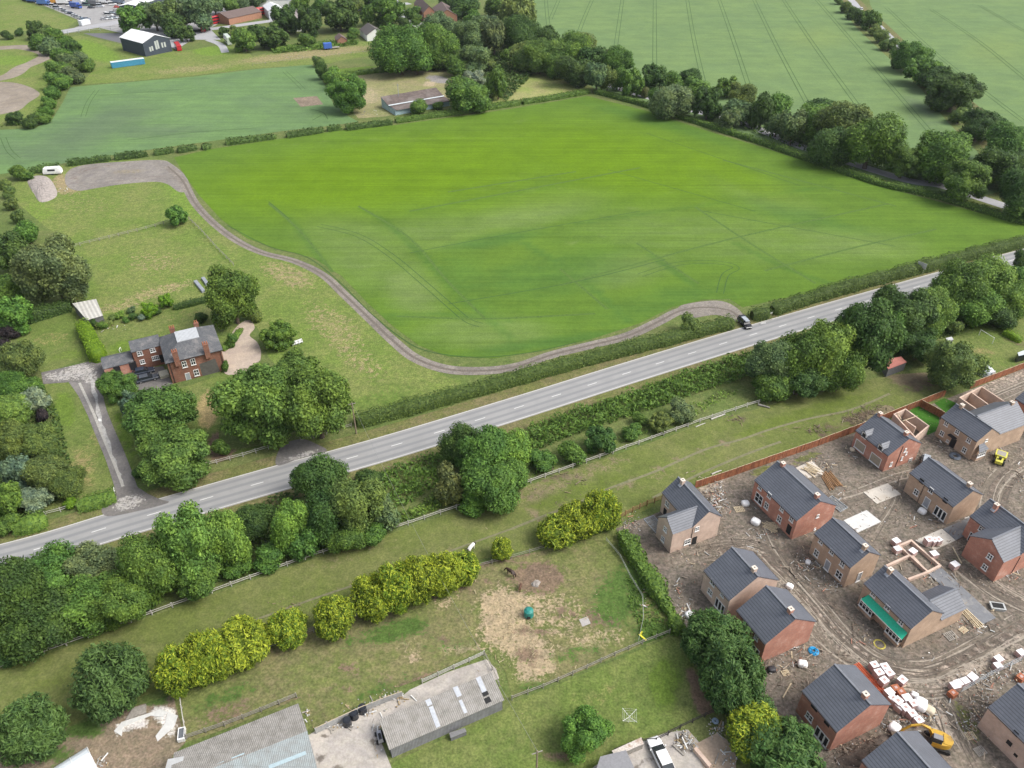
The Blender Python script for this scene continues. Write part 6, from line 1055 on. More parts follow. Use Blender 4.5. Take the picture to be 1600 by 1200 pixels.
# ================================================================ VEHICLES
def loft(secs, mi_fn=None, mb=None):
    mb = mb or MB(); n = len(secs[0])
    for a, b in zip(secs[:-1], secs[1:]):
        for k in range(n): mb.face([a[k], a[(k+1) % n], b[(k+1) % n], b[k]])
    mb.face(secs[0][::-1]); mb.face(secs[-1]); return mb
PAINTM = plain('car_paint', (.1, .1, .1), .25, .02, 2, spec=.6, tint=True); TYRE = plain('tyre_rubber', (.02, .02, .02), .9); RIM = plain('alloy_rim', (.4, .4, .42), .35, metal=.6)
LAMPW = plain('headlamp_lens', (.75, .76, .78), .15); LAMPR = plain('tail_lamp', (.4, .02, .02), .3)
def car_proto(L=4.5, W=1.82, H=1.45, suv=False):
    root = thing('parked_car', 'x', 'car', (0, 0, 0)); h0 = .28; hb = .95 if suv else .82; hw = W/2
    st = [(-L/2, .82, h0+.12, hb-.08), (-L/2+.12, .95, h0, hb+.02), (-L*.28, 1, h0, hb+.04), (0, 1, h0, hb+.02), (L*.2, 1, h0, hb), (L*.36, .98, h0, hb-.08), (L/2-.15, .9, h0, hb-.18), (L/2, .74, h0+.12, hb-.3)]
    secs = []
    for x, k, z0, z1 in st: w = hw*k; secs.append([(x, -w*.94, z0), (x, -w, z0+.2), (x, -w, z1-.12), (x, -w*.9, z1), (x, w*.9, z1), (x, w, z1-.12), (x, w, z0+.2), (x, w*.94, z0)])
    loft(secs).build('body', PAINTM, root, smooth=False, boxuv=False)
    xr0, xr1, xf0, xf1 = (-L*.49, -L*.43, L*.08, L*.24) if suv else (-L*.46, -L*.30, L*.05, L*.24)
    secs = [[(x, -w, hb-.02), (x, -w2, z), (x, w2, z), (x, w, hb-.02)] for x, w, w2, z in ((xr0, hw*.86, hw*.8, hb), (xr1, hw*.9, hw*.72, H-.03), (xf0, hw*.9, hw*.74, H-.03), (xf1, hw*.88, hw*.84, hb))]
    gl = loft(secs).build('window_glass', GLASS, root, boxuv=False)
    loft([[(x, -w, z-.05), (x, -w*.96, z), (x, w*.96, z), (x, w, z-.05)] for x, w, z in ((xr1-.08, hw*.74, H-.03), (xr1+.3, hw*.76, H+.01), (xf0-.3, hw*.77, H+.01), (xf0+.02, hw*.75, H-.03))]).build('roof', PAINTM, root, boxuv=False)
    for sx in (-.31, .31):
        for sy in (-1, 1):
            w = MB().cyl((L*sx, sy*(hw-.1), .33), .33, .22, 14, axis='y').build('wheel', TYRE, root, boxuv=False); MB().cyl((L*sx, sy*(hw+.012), .33), .2, .02, 10, axis='y').build('rim', RIM, w, boxuv=False)
    for sy in (-1, 1):
        MB().box((L/2-.12, sy*hw*.62, hb-.3), (.16, .34, .14)).build('headlight', LAMPW, root, boxuv=False); MB().box((-L/2+.06, sy*hw*.72, hb-.12), (.1, .26, .16)).build('tail_light', LAMPR, root, boxuv=False)
        MB().box((L*.17, sy*(hw+.08), hb+.08), (.12, .18, .13)).build('wing_mirror', PAINTM, root, boxuv=False)
    for c in root.children: c.color = (.03, .03, .035, 1)
    return root
def setc(o, col):
    for c in o.children:
        c.color = (*col, 1)
        for d in c.children: d.color = (*col, 1)
def ang(a, b): p, q = P(*a), P(*b); return math.atan2(q.y-p.y, q.x-p.x)
suv = car_proto(4.75, 1.95, 1.75, True); suv['label'] = 'black estate car leaving the gateway onto the main road'; suv.location = P(1163, 508); suv.rotation_euler.z = ang((1155, 501), (1170, 517)); setc(suv, (.012, .012, .014))
MB().box((0, 0, 1.79), (2.4, 1.1, .04)).build('roof_glass', plain('pale_roof_reflection', (.32, .35, .38), .15, .3, 2), suv, boxuv=False)  # pale panel paints a reflection onto the black roof
sal = car_proto(4.7, 1.85, 1.42); sal['label'] = 'dark blue saloon parked in the farm forecourt, nearer the house wing'; sal.location = P(225, 583); sal.rotation_euler.z = ang((212, 587), (238, 581)); setc(sal, (.03, .04, .06)); sal['group'] = 'dark saloons in the farm forecourt'
kids(sal); kids(suv)
c2 = copy_tree(sal, None, P(231, 594), sal.rotation_euler.z+.03, 'grey-black saloon parked in the farm forecourt, nearer the front trees'); 
for o in bpy.data.objects:
    if o.parent == c2: o.color = (.06, .07, .085, 1)
c3 = copy_tree(sal, None, P(1032, 1184), ang((1021, 1160), (1045, 1210))+math.pi, 'white car parked in the yard at the bottom edge'); c3.pop('group', None); c3.scale = (1.12, 1.06, 1.05)
for o in bpy.data.objects:
    if o.parent == c3: o.color = (.75, .75, .74, 1)
for o in [o for o in bpy.data.objects if o.parent == c3 and o.name.startswith('roof_glass')]: bpy.data.objects.remove(o)
c4 = copy_tree(suv, None, P(1444, 727), R(60), 'black van parked between the dormered house and the grey-doored one'); setc(c4, (.02, .02, .022))
c5 = copy_tree(sal, None, P(1345, 15), ang((1345, 15), (1335, 5)), 'white car driving along the narrow east lane'); c5.pop('group', None)
for o in bpy.data.objects:
    if o.parent == c5: o.color = (.8, .8, .8, 1)
# buses, lorries and vans of the museum and the yard
def bus_proto(L=9.5, W=2.5, H=4.3, name='double_decker_bus', dd=True):
    r = thing(name, 'x', 'bus', (0, 0, 0)); secs = [[(x, -w*.97, .35), (x, -w, .7), (x, -w, z-.3), (x, -w*.88, z), (x, w*.88, z), (x, w, z-.3), (x, w, .7), (x, w*.97, .35)] for x, w, z in ((-L/2, W*.47, H-.2), (-L/2+.2, W*.5, H), (L/2-.4, W*.5, H), (L/2, W*.46, H-.35))]
    loft(secs).build('body', PAINTM, r, boxuv=False)
    for z in ((1.75, 3.4) if dd else (1.8,)): MB().box((0, 0, z), (L-.25, W+.03, .75)).build('window_band', GLASS, r, boxuv=False); 
    for sx in (-.3, .32):
        for sy in (-1, 1): MB().cyl((L*sx, sy*(W/2-.1), .5), .5, .3, 12, axis='y').build('wheel', TYRE, r, boxuv=False)
    return r
bus = bus_proto(); kids(bus); MRED = (.42, .02, .03)
BL = [((333, 38), (322, 41), (344, 36), MRED, 'red double-decker bus standing in the museum lane between the trees'), ((396, 27), (382, 29), (410, 24), MRED, 'red double-decker bus parked in front of the white museum shed'), ((279, 77), (275, 72), (283, 83), MRED, 'red coach parked beside the dark blue hall'),
      ((357, 68), (352, 62), (363, 74), (.45, .5, .42), 'cream and green double-decker bus beside the museum lawn'), ((318, 49), (317, 46), (320, 54), MRED, 'short red bus seen end-on beside the museum trees'), ((402, 24), (388, 24), (412, 21), (.5, .03, .03), 'red bus behind the others at the museum shed')]
for i, (p, a, b, col, lb) in enumerate(BL):
    o = bus if i == 0 else copy_tree(bus); o.location = P(*p); o.rotation_euler.z = ang(a, b); o['label'] = lb; o['group'] = 'old buses at the museum'
    for c in bpy.data.objects:
        if c.parent == o: c.color = (*col, 1)
    if 'coach' in lb: o.scale = (1, 1, .7)
    if 'short' in lb: o.scale = (.5, 1, .9)
lor = thing('lorry', 'x', 'lorry', (0, 0, 0)); MB().box((-1.2, 0, 2.3), (6.6, 2.5, 2.6)).build('cargo_box', PAINTM, lor, boxuv=False); cb = MB(); cb.box((3.1, 0, 1.65), (1.7, 2.3, 2.1), taper=.92); cb.build('cab', PAINTM, lor, boxuv=False); MB().box((3.55, 0, 2.05), (.9, 2.2, .7)).build('windscreen', GLASS, lor, boxuv=False); MB().box((-.2, 0, .75), (8, 1.1, .3)).build('chassis', BLACK, lor, boxuv=False)
for sx in (-3.2, -1.8, 2.9):
    for sy in (-1, 1): MB().cyl((sx, sy*1.05, .5), .5, .35, 12, axis='y').build('wheel', TYRE, lor, boxuv=False)
kids(lor)
van = car_proto(5.2, 2.0, 2.2, True); van.name = 'van'; van['category'] = 'van'; kids(van)
YV = [('l', 44, 2, -20, (.1, .3, .5), 'blue'), ('l', 52, 4, -20, (.08, .15, .4), 'dark blue'), ('l', 68, 3, 10, (.6, .28, .04), 'orange'), ('v', 62, 6, -20, (.7, .7, .7), 'white'), ('l', 84, 2, 15, (.65, .25, .03), 'bright orange'), ('l', 92, 6, 10, (.62, .3, .05), 'amber'), ('v', 76, 8, -15, (.2, .3, .5), 'steel blue'), ('v', 84, 11, -15, (.72, .72, .7), 'chalk white'), ('l', 101, 7, 5, (.7, .7, .68), 'pale'), ('l', 118, 3, 10, (.6, .3, .12), 'orange-topped'), ('l', 120, 13, -25, (.05, .1, .35), 'deep blue'),
      ('v', 131, 4, -10, (.7, .72, .7), 'white'), ('l', 140, 6, 0, (.08, .16, .1), 'green'), ('l', 149, 5, 0, (.35, .38, .4), 'grey-green'), ('l', 150, 9, -20, (.2, .2, .2), 'dark'), ('v', 157, 11, 0, (.6, .62, .66), 'silver'), ('l', 170, 5, 10, (.7, .7, .68), 'off-white'), ('l', 179, 3, -10, (.72, .73, .7), 'creamy white'), ('c', 96, 16, -25, (.6, .6, .62), 'silver'), ('c', 101, 18, -25, (.2, .22, .25), 'grey'), ('c', 106, 21, -25, (.6, .62, .62), 'pale grey'), ('c', 111, 22, -25, (.05, .06, .1), 'black'), ('c', 116, 25, -25, (.65, .66, .66), 'white'),
      ('c', 120, 27, -25, (.5, .52, .55), 'light silver'), ('c', 125, 29, -25, (.68, .7, .7), 'bright white'), ('c', 130, 31, -25, (.3, .4, .5), 'blue-grey'), ('c', 136, 31, -15, (.1, .14, .22), 'navy'), ('c', 167, 22, 5, (.66, .66, .66), 'white'), ('c', 175, 21, 0, (.3, .36, .4), 'slate grey'), ('c', 182, 18, 0, (.5, .5, .5), 'mid grey'), ('c', 163, 31, 0, (.6, .6, .62), 'silver'), ('c', 171, 30, 0, (.66, .7, .72), 'icy white'), ('c', 179, 29, 0, (.4, .45, .5), 'dull blue'), ('v', 171, 25, 0, (.72, .72, .72), 'white'), ('c', 185, 23, 0, (.25, .27, .3), 'dark grey')]
for j, (x, y, k, c_, n_) in enumerate(((58, 1, 'l', (.6, .6, .6), 'grey-white'), (70, 8, 'l', (.1, .2, .5), 'royal blue'), (76, 3, 'v', (.65, .3, .05), 'orange'), (98, 2, 'v', (.7, .7, .7), 'white'), (108, 2, 'l', (.3, .33, .35), 'grey'), (110, 10, 'v', (.68, .68, .66), 'off-white'), (126, 8, 'l', (.7, .7, .7), 'white'), (136, 9, 'v', (.12, .2, .16), 'dark green'), (146, 1, 'v', (.7, .7, .68), 'cream'), (160, 6, 'l', (.7, .71, .72), 'silver'), (164, 2, 'v', (.3, .12, .08), 'brown'), (176, 8, 'v', (.7, .7, .7), 'chalky'), (186, 6, 'l', (.2, .24, .3), 'slate'), (90, 14, 'v', (.5, .52, .55), 'pale steel'), (143, 13, 'c', (.05, .05, .06), 'black'), (184, 12, 'c', (.6, .1, .08), 'red'))): YV.append((k, x, y, -15+j*7 % 40, c_, n_))
first = {}
for i, (k, x, y, a, col, nm) in enumerate(YV):
    src = {'l': lor, 'v': van, 'c': sal}[k]
    if k in 'lv' and k not in first: o = src; first[k] = 1
    else: o = copy_tree(src)
    o.location = P(x, y); o.rotation_euler = (0, 0, R(a)); o['label'] = f'{nm} {dict(l="lorry", v="van", c="car")[k]}, {ordn(i % 20 if i < 35 else i-35)} in the {"left" if i < 20 else "right" if i < 35 else "back"} part of the far vehicle yard'; o['group'] = 'vehicles in the far yard'
    for c in bpy.data.objects:
        if c.parent == o: c.color = (*col, 1)
# containers and trailers
def container(label, p, a, b, d, col, name='shipping_container', roofc=None):
    r = thing(name, label, 'container', P(*p), ang(a, b)); m = plain('cont_'+str(len(MATS)), col, .6, .12, 1, stripes=('X', 3, .15)); MB().box((0, 0, d[2]/2+.15), d).build('body', m, r, boxuv=False); MB().box((0, 0, d[2]+.19), (d[0]+.05, d[1]+.05, .08)).build('roof', plain('cr_'+str(len(MATS)), roofc or col, .6), r, boxuv=False)
    for sy in (-.24, .24): MB().box((-d[0]/2-.03, sy*d[1], d[2]/2+.15), (.05, d[1]*.44, d[2]*.9)).build('door', m, r, boxuv=False)
container('long bright blue container with a white top below the hall', (201, 103), (182, 105), (220, 100), (15.5, 2.6, 2.6), (.05, .24, .38), roofc=(.6, .66, .68)); container('white container beside the west lane', (133, 39), (125, 41), (141, 37), (6.5, 2.5, 2.6), (.62, .64, .66))
t = thing('trailer', 'blue box trailer with a flat ramp in the museum field', 'trailer', P(516, 77), ang((507, 78), (530, 76))); MB().box((-1.2, 0, 2.0), (4.2, 2.6, 2.6)).build('box_body', plain('trailer_blue', (.05, .13, .45), .6), t, boxuv=False); MB().box((3, 0, .9), (4, 2.2, .12)).build('ramp', WOODG, t, boxuv=False)
for sx in (-2, -.8):
    for sy in (-1, 1): MB().cyl((sx, sy*1.2, .45), .45, .3, 10, axis='y').build('wheel', TYRE, t, boxuv=False)
t = thing('caravan', 'small white caravan beside the bare heap at the gravel yard', 'caravan', P(84, 272), ang((74, 272), (93, 271))); loft([[(x, -1.1, .5), (x, -1.15, 1.2), (x, -1.0, z), (x, 1.0, z), (x, 1.15, 1.2), (x, 1.1, .5)] for x, z in ((-2.9, 1.5), (-2.5, 2.4), (2.2, 2.5), (2.9, 1.7))]).build('body', WHITE, t, boxuv=False)
MB().box((0, -1.12, 1.75), (2.4, .1, .6)).build('window', GLASS, t, boxuv=False); MB().box((-4, 0, .5), (2.2, .12, .12)).build('drawbar', BLACK, t, boxuv=False)
for sy in (-1, 1): MB().cyl((0, sy*1.0, .33), .33, .2, 10, axis='y').build('wheel', TYRE, t, boxuv=False)
# ================================================================ ANIMALS
def horse(label, p, heading, coat, pts=None, graze=True, s=1.0):
    """one continuous skinned body; +X is forwards"""
    V = [(-.75, 0, 1.18), (-.35, 0, 1.15), (.1, 0, 1.12), (.55, 0, 1.18)]; Rr = [.27, .30, .31, .26]
    E_ = [(0, 1), (1, 2), (2, 3)]
    def add(frm_, lst):
        k = frm_
        for v, r_ in lst: V.append(v); Rr.append(r_); E_.append((k, len(V)-1)); k = len(V)-1
    if graze: add(3, [((.85, .02, 1.12), .17), ((1.15, .06, .78), .12), ((1.32, .08, .42), .115), ((1.42, .1, .16), .07)])
    else: add(3, [((.85, .05, 1.42), .17), ((1.1, .12, 1.75), .12), ((1.32, .18, 1.7), .11), ((1.55, .24, 1.52), .07)])
    for sy in (-1, 1):
        add(3, [((.5, sy*.17, .82), .12), ((.52, sy*.17, .48), .06), ((.5, sy*.17, .12), .045), ((.55, sy*.17, .04), .06)])
        add(0, [((-.78, sy*.18, .88), .15), ((-.66, sy*.18, .62), .085), ((-.86, sy*.18, .45), .055), ((-.82, sy*.18, .1), .045), ((-.78, sy*.18, .04), .06)])
    me = bpy.data.meshes.new('body'); me.from_pydata([tuple(c*s for c in v) for v in V], E_, []); root = thing('horse', label, 'horse', P(*p), heading); o = bpy.data.objects.new('body', me); COL.objects.link(o); o.parent = root
    m = o.modifiers.new('skin', 'SKIN'); 
    for sv, r_ in zip(me.skin_vertices[0].data if me.skin_vertices else [], Rr): sv.radius = (r_*s, r_*s)
    if not me.skin_vertices:
        bm = bmesh.new(); bm.from_mesh(me); ly = bm.verts.layers.skin.verify(); bm.verts.ensure_lookup_table()
        for v, r_ in zip(bm.verts, Rr): v[ly].radius = (r_*s, r_*s)
        bm.verts[1][ly].use_root = True; bm.to_mesh(me); bm.free()
    o.modifiers.new('sub', 'SUBSURF').levels = 1; o.modifiers['sub'].render_levels = 2; me.materials.append(coat)
    hd = (1.2, .07, .62) if graze else (1.15, .14, 1.78)
    for k in (-1, 1): MB().tube([(hd[0]*s, (hd[1]+k*.07)*s, (hd[2]+.05)*s), ((hd[0]-.02)*s, (hd[1]+k*.09)*s, (hd[2]+.2)*s)], [.035*s, .008*s], 5).build('ear', pts or coat, root, boxuv=False)
    MB().tube([(-.95*s, 0, 1.25*s), (-1.1*s, 0, 1.0*s), (-1.12*s, 0, .5*s)], [.05*s, .08*s, .04*s], 6).build('tail', pts or coat, root, boxuv=False)
    return root
COATD = plain('dark_brown_coat', (.035, .018, .012), .6, .2, 4); COATB = plain('bay_coat', (.10, .05, .03), .7, .3, 5)
m, t_, B_ = nodes('piebald_coat'); co = objco(t_); sp = t_.nodes.new('ShaderNodeSeparateXYZ'); t_.links.new(co, sp.inputs[0])
fx = math_(t_, 'ADD', sp.outputs[0], math_(t_, 'MULTIPLY', noise(t_, co, 2.2, 2), .5)); c = mix(t_, ramp(t_, fx, .92, .97), mix(t_, ramp(t_, fx, -.62, -.57), (.03, .02, .018), (.8, .78, .74)), (.03, .02, .018)); t_.links.new(c, B_.inputs['Base Color']); PIE = m
horse('white and dark piebald horse standing above the golden conifers', (737, 860), ang((732, 866), (742, 854)), PIE, COATD)
horse('dark brown horse grazing near the bare patch of the trampled paddock', (798, 899), ang((802, 903), (792, 896)), COATD, None, True)
horse('brown foal standing at the edge of the bare patch', (813, 921), ang((812, 924), (814, 916)), COATB, None, True, .7)
# ================================================================ SMALL THINGS
def obj1(name, label, cat, px, mb, mats, rz=0, group=None, z=0, smooth=False):
    o = mb.build(name, mats, None, smooth=smooth, boxuv=False); p = P(*px, z); o.location = p; o.rotation_euler.z = rz; return tag(o, label, cat, group)
TEAL = plain('teal_plastic', (.02, .20, .17), .5, .15, 2)
t = thing('hay_feeder', 'round teal hay feeder standing on the straw', 'feeder', P(826, 962)); MB().cyl((0, 0, .75), .78, 1.1, 20, r2=.72).build('bin', TEAL, t, boxuv=False); MB().cyl((0, 0, 1.42), .74, .28, 20, r2=.35).build('lid', TEAL, t, boxuv=False); MB().box((0, -.76, .45), (.5, .1, .5)).build('feeding_hole', DARK, t, boxuv=False)
for k in range(3): MB().box((.6*math.cos(k*2.1), .6*math.sin(k*2.1), .12), (.16, .16, .24)).build('foot', BLACK, t, boxuv=False)
# black wrapped bales
for i, (px, lb) in enumerate((((543, 1132), 'black wrapped bale, leftmost of three by the sheet fence'), ((554, 1121), 'black wrapped bale, middle of three by the sheet fence'), ((567, 1112), 'black wrapped bale, rightmost of three by the sheet fence'))):
    mb = MB().cyl((0, 0, .6), .62, 1.15, 16, r2=.56); o = obj1('wrapped_bale', lb, 'bale', px, mb, plain('black_wrap', (.02, .023, .03), .3, .3, 4) if i == 0 else MATS['black_wrap'], .4*i, 'black wrapped bales')
    MATS['black_wrap'] = o.data.materials[0]
    MB().cyl((0, 0, 1.2), .4, .08, 12).build('wrap_end', MATS['black_wrap'], o, boxuv=False)
# rotary clothes dryer, trampoline-like garden things, goal frame
t = thing('clothes_dryer', 'white rotary clothes dryer on the southern lawn', 'clothes dryer', P(982, 1129)); MB().cyl((0, 0, .9), .03, 1.8, 8).build('pole', WHITE, t, boxuv=False)
for k in range(4): a = R(40+90*k); MB().tube([(0, 0, 1.4), (math.cos(a)*1.35, math.sin(a)*1.35, 1.85)], .025, 5).build('arm', WHITE, t, boxuv=False)
ln_ = MB()
for rr in (.6, 1.0, 1.3):
    for k in range(4): a, b = R(40+90*k), R(130+90*k); z = 1.4+.45*rr/1.35; ln_.tube([(math.cos(a)*rr, math.sin(a)*rr, z), (math.cos(b)*rr, math.sin(b)*rr, z)], .01, 3)
ln_.build('washing_line', WHITE, t, boxuv=False)
def frame(label, pts, h, px0, name='frame', cat='frame', mat=WHITE, r_=.06):
    a, b = P(*pts[0]), P(*pts[1]); t = thing(name, label, cat, a); d = b-a; MB().tube([(0, 0, 0), (0, 0, h)], r_, 6).build('post', mat, t, boxuv=False); MB().tube([(d.x, d.y, 0), (d.x, d.y, h)], r_, 6).build('post', mat, t, boxuv=False); MB().tube([(0, 0, h), (d.x, d.y, h)], r_, 6).build('crossbar', mat, t, boxuv=False)
frame('white goal frame beside the vegetable rows in the allotments', [(1529, 524), (1550, 537)], 1.6, 0, 'goal_frame', 'goal'); frame('white painted frame on the lawn beside the farmhouse wing', [(188, 552), (190, 548)], 1.0, 0, 'goal_frame', 'frame')
# garden bench, picnic
t = thing('garden_bench', 'white garden bench beside the small round meadow tree', 'bench', P(465, 538), ang((455, 541), (473, 535))); MB().box((0, 0, .45), (2.6, .6, .06)).build('seat', WHITE, t, boxuv=False); MB().box((0, .3, .75), (2.6, .06, .5)).build('backrest', WHITE, t, boxuv=False)
for sx in (-1.2, -.4, .4, 1.2): MB().box((sx, .1, .45), (.07, .6, .9)).build('leg', WHITE, t, boxuv=False)
for (px, a, b, lb) in (((312, 449), (306, 441), (319, 457), 'long grey boarded trough lying on the meadow, left of two'), ((321, 441), (318, 436), (325, 446), 'short grey boarded trough lying on the meadow, right of two')):
    L = (P(*a)-P(*b)).length; mb = MB().box((0, 0, .3), (L, .9, .6)); mb.box((0, 0, .62), (L*.98, .8, .05)); obj1('trough', lb, 'trough', px, mb, plain('grey_boards', (.24, .26, .29), .8, .15, 2) if 'grey_boards' not in MATS else MATS['grey_boards'], ang(a, b), 'grey troughs on the meadow')
mb = MB(); 
for k in range(6): a = k*math.pi/3; mb.face([(0, 0, 2.3), (math.cos(a)*1.3, math.sin(a)*1.3, 1.9), (math.cos(a+math.pi/3)*1.3, math.sin(a+math.pi/3)*1.3, 1.9)])
mb.cyl((0, 0, 1.1), .04, 2.2, 6); obj1('parasol', 'dark grey parasol behind the tall hedge left of the white garage', 'parasol', (71, 467), mb, plain('grey_canvas', (.12, .12, .14), .9))
mb = MB().box((0, 0, .5), (1.6, 1.2, 1.0)); mb.box((.2, 0, 1.1), (1.0, 1.0, .25), taper=.8); obj1('garden_tractor', 'small red garden machine beside the white garage', 'garden machine', (116, 471), mb, plain('machine_red', (.35, .05, .03), .5))
mb = MB().box((0, 0, .35), (1.9, 2.4, .7)); mb.box((0, 0, .73), (1.7, 2.2, .06)); obj1('planter', 'cream planter box beside the parked farm cars', 'planter', (257, 587), mb, plain('cream_paint', (.42, .40, .31), .8), ang((250, 590), (264, 586)))
# signs
def sign(label, px, w, h, z, rz, mats=WHITE, name='sign_board', lean=0):
    t = thing(name, label, 'sign', P(*px), rz); MB().box((0, 0, z), (w, .05, h)).build('board', mats, t, boxuv=False)
    for sx in (-w*.35, w*.35): MB().box((sx, .05, z/2), (.07, .07, z)).build('post', WOODG, t, boxuv=False)
sign('pale sign board standing in the roadside hedge', (1436, 428), 2.4, 1.6, 2.6, R(-50), plain('faded_sign', (.45, .45, .42), .8, .3, 2)); sign('white notice board at the drive mouth', (181, 772), 1.2, .8, .9, R(-65)); sign('small white sign by the lay-by', (473, 688), .5, .6, 1.3, R(20)); sign('low pale marker beside the short block of hedge', (1192, 507), 1.4, .4, .4, R(20)); sign('white marker at the hedge right of the gateway', (1203, 494), 1.0, .4, .9, R(20)); sign('white sign on the fence under the chestnuts', (427, 698), .9, .6, 1.1, R(18))
# poles and wires
def pole(label, px, h, arm=True, mat=None):
    t = thing('telegraph_pole', label, 'pole', P(*px)); MB().tube([(0, 0, 0), (0, 0, h)], [.15, .10], 8).build('pole_shaft', mat or plain('pole_wood_%d' % len(MATS), (.23, .18, .13), .9), t, boxuv=False)
    if arm: MB().box((0, 0, h-.4), (1.4, .1, .1), R(20)).build('crossarm', WOODG, t, boxuv=False)
    return P(*px)+Vector((0, 0, h))
p1 = pole('wooden telegraph pole beside the main road at the chestnut trees', (557, 678), 8.0); p2 = pole('telegraph pole standing on the southern lawn at the bottom edge', (838, 1215), 6.5, True); p3 = pole('thin pale mast rising in front of the long derelict shed', (624, 165), 9, True, LEAD); pole('pole standing in the tree belt above the barley corner', (909, 132), 9, False); pole('second pole in the tree belt above the barley', (1030, 140), 8, False)
mb = MB()
w0 = mb; 
def wire(a, b, sag): return [(a.lerp(b, k/14)-Vector((0, 0, sag*4*(k/14)*(1-k/14)))) for k in range(15)]
mb.tube(wire(p1, p2, 2.5), .02, 3); tag(mb.build('overhead_wire', plain('wire_grey', (.25, .25, .25), .5), boxuv=False), 'thin overhead wire crossing the main road and paddocks', 'wire')
# logs and rails lying by the fence
for i, (a, b, r_, mt, lb, nm) in enumerate((((1185, 632), (1203, 637), .22, WOODG, 'grey log lying beside the paddock fence', 'log'), ((1111, 655), (1133, 647), .16, PALEW, 'pale rail leaning along the paddock fence', 'fallen_rail'), ((1112, 741), (1127, 735), .15, PALEW, 'pale branch lying against the boarded fence', 'branch'), ((1087, 667), (1102, 661), .1, PALEW, 'short plank lying by the broken fence post', 'plank'), ((1120, 1000-60), (1121, 941), .1, WOODG, '', ''))):
    if not lb: continue
    p, q = P(*a, r_), P(*b, r_); mb = MB().tube([Vector(), (q-p)*.5+Vector((0, 0, .05)), q-p], [r_, r_*.9, r_*.7], 8); o = mb.build(nm, mt, boxuv=False); o.location = p; tag(o, lb, nm.replace('_', ' '))
# --- building site things
PKB = brick_mat('packed_bricks', (.42, .2, .15), (.5, .33, .3), (.5, .42, .4), bw=.22, bh=.14, mw=.025); PKW = plain('white_wrap', (.74, .72, .72), .5, .1, 5); PKO = brick_mat('orange_bricks', (.5, .17, .08), (.4, .12, .06), (.2, .1, .06), bw=.22, bh=.12, mw=.02)
pk = thing('brick_pack', 'x', 'brick pack', (0, 0, 0)); MB().box((0, 0, .64), (1.15, 1.0, 1.0)).build('brick_stack', PKB, pk); MB().box((0, 0, 1.15), (1.17, 1.02, .03)).build('wrap', PKW, pk, boxuv=False); mp = MB()
for y in (-.4, 0, .4): mp.box((0, y, .05), (1.1, .1, .1))
mp.box((0, 0, .12), (1.15, 1.0, .03)); mp.build('pallet', WOODP, pk, boxuv=False); MB().box((0, 0, 1.17), (.45, .4, .02)).build('slot', PKB, pk); kids(pk)
PB = [(1363, 1041, 'n'), (1370, 1053, 'n'), (1378, 1065, 'n'), (1379, 1044, 'n'), (1386, 1054, 'n'), (1406, 1065, 'n'), (1387, 1082, 'w'), (1392, 1093, 'n'), (1399, 1098, 'n'), (1404, 1104, 'w'), (1411, 1108, 'n'), (1414, 1091, 'w'), (1424, 1101, 'n'), (1422, 1117, 'n'), (1432, 1127, 'n'), (1397, 1075, 'o'), (1405, 1081, 'o'),
      (1489, 1072, 'w'), (1486, 1083, 'o'), (1494, 1068, 'w'), (1505, 1064, 'w'), (1516, 1059, 'w'), (1557, 1030, 'w'), (1556, 1040, 'w'), (1592, 1020, 'w'), (1592, 1058, 'o'), (1448, 847, 'n'), (1456, 847, 'n'), (1463, 846, 'n'), (1489, 883, 'w'), (1424, 862, 'w'), (1400, 858, 'w'), (1457, 866, 'w'), (1398, 846, 'w'), (1543, 1081, 'x')]
first = True
for i, (x, y, k) in enumerate(PB):
    if k == 'x': continue
    o = pk if first else copy_tree(pk); first = False; o.location = P(x, y+5); o.rotation_euler = (0, 0, R(24+random.uniform(-12, 12))); s = random.uniform(.92, 1.08); o.scale = (s, s, s*(1.15 if k == 'n' else .9)); o['group'] = 'packs of bricks on the building site'
    where = 'beside the red house with orange pipes' if i < 17 else 'by the grey site barrier' if i < 26 else 'round the foundation walls'
    base = 0 if i < 17 else 17 if i < 26 else 26
    o['label'] = f'{dict(n="pink banded", w="white wrapped", o="orange")[k]} brick pack, {ordn(i-base)} counted from the left {where}'
    for c in [c for c in bpy.data.objects if c.parent == o]:
        if k == 'o':
            if c.name.startswith('wrap'): bpy.data.objects.remove(c)
            elif c.name.startswith('brick_stack'): c.data = c.data.copy(); c.data.materials[0] = PKO
        elif k == 'w' and c.name.startswith('slot'): bpy.data.objects.remove(c)
    if i in (26, 27, 28): o.location.z = .15
# pallets
def pallet_proto():
    mb = MB()
    for k in range(6): mb.box((-.5+k*.2, 0, .13), (.12, 1.0, .025))
    for y in (-.42, 0, .42): mb.box((0, y, .06), (1.15, .1, .1))
    return mb
PL = [(1485, 994, 20, 1.6, 'big wooden pallet beside the green-canopied house'), (1227, 1052, 15, 1., 'wooden pallet left of the red house by the brick packs'), (1516, 1150, 10, 1.2, 'pallet with a pale sack near the lower right track'), (1531, 1174, 20, 1.3, 'greyed pallet beside the lower right track'), (1210, 821, 0, 1.5, 'pallets stacked before the long red house, right one'), (1155, 796, 10, 1.5, 'pallet with white wrap left of the long red house'), (1233, 917, 0, 1.0, 'pallet by the middle buff house'), (1505, 985, 30, 1.1, 'pallet of blocks behind the big wooden pallet')]
for i, (x, y, a, s, lb) in enumerate(PL):
    o = obj1('pallet', lb, 'pallet', (x, y), pallet_proto(), WOODP if i % 3 else WOODG, R(a), 'loose pallets on the site', .02); o.scale = (s, s*.9, 1)
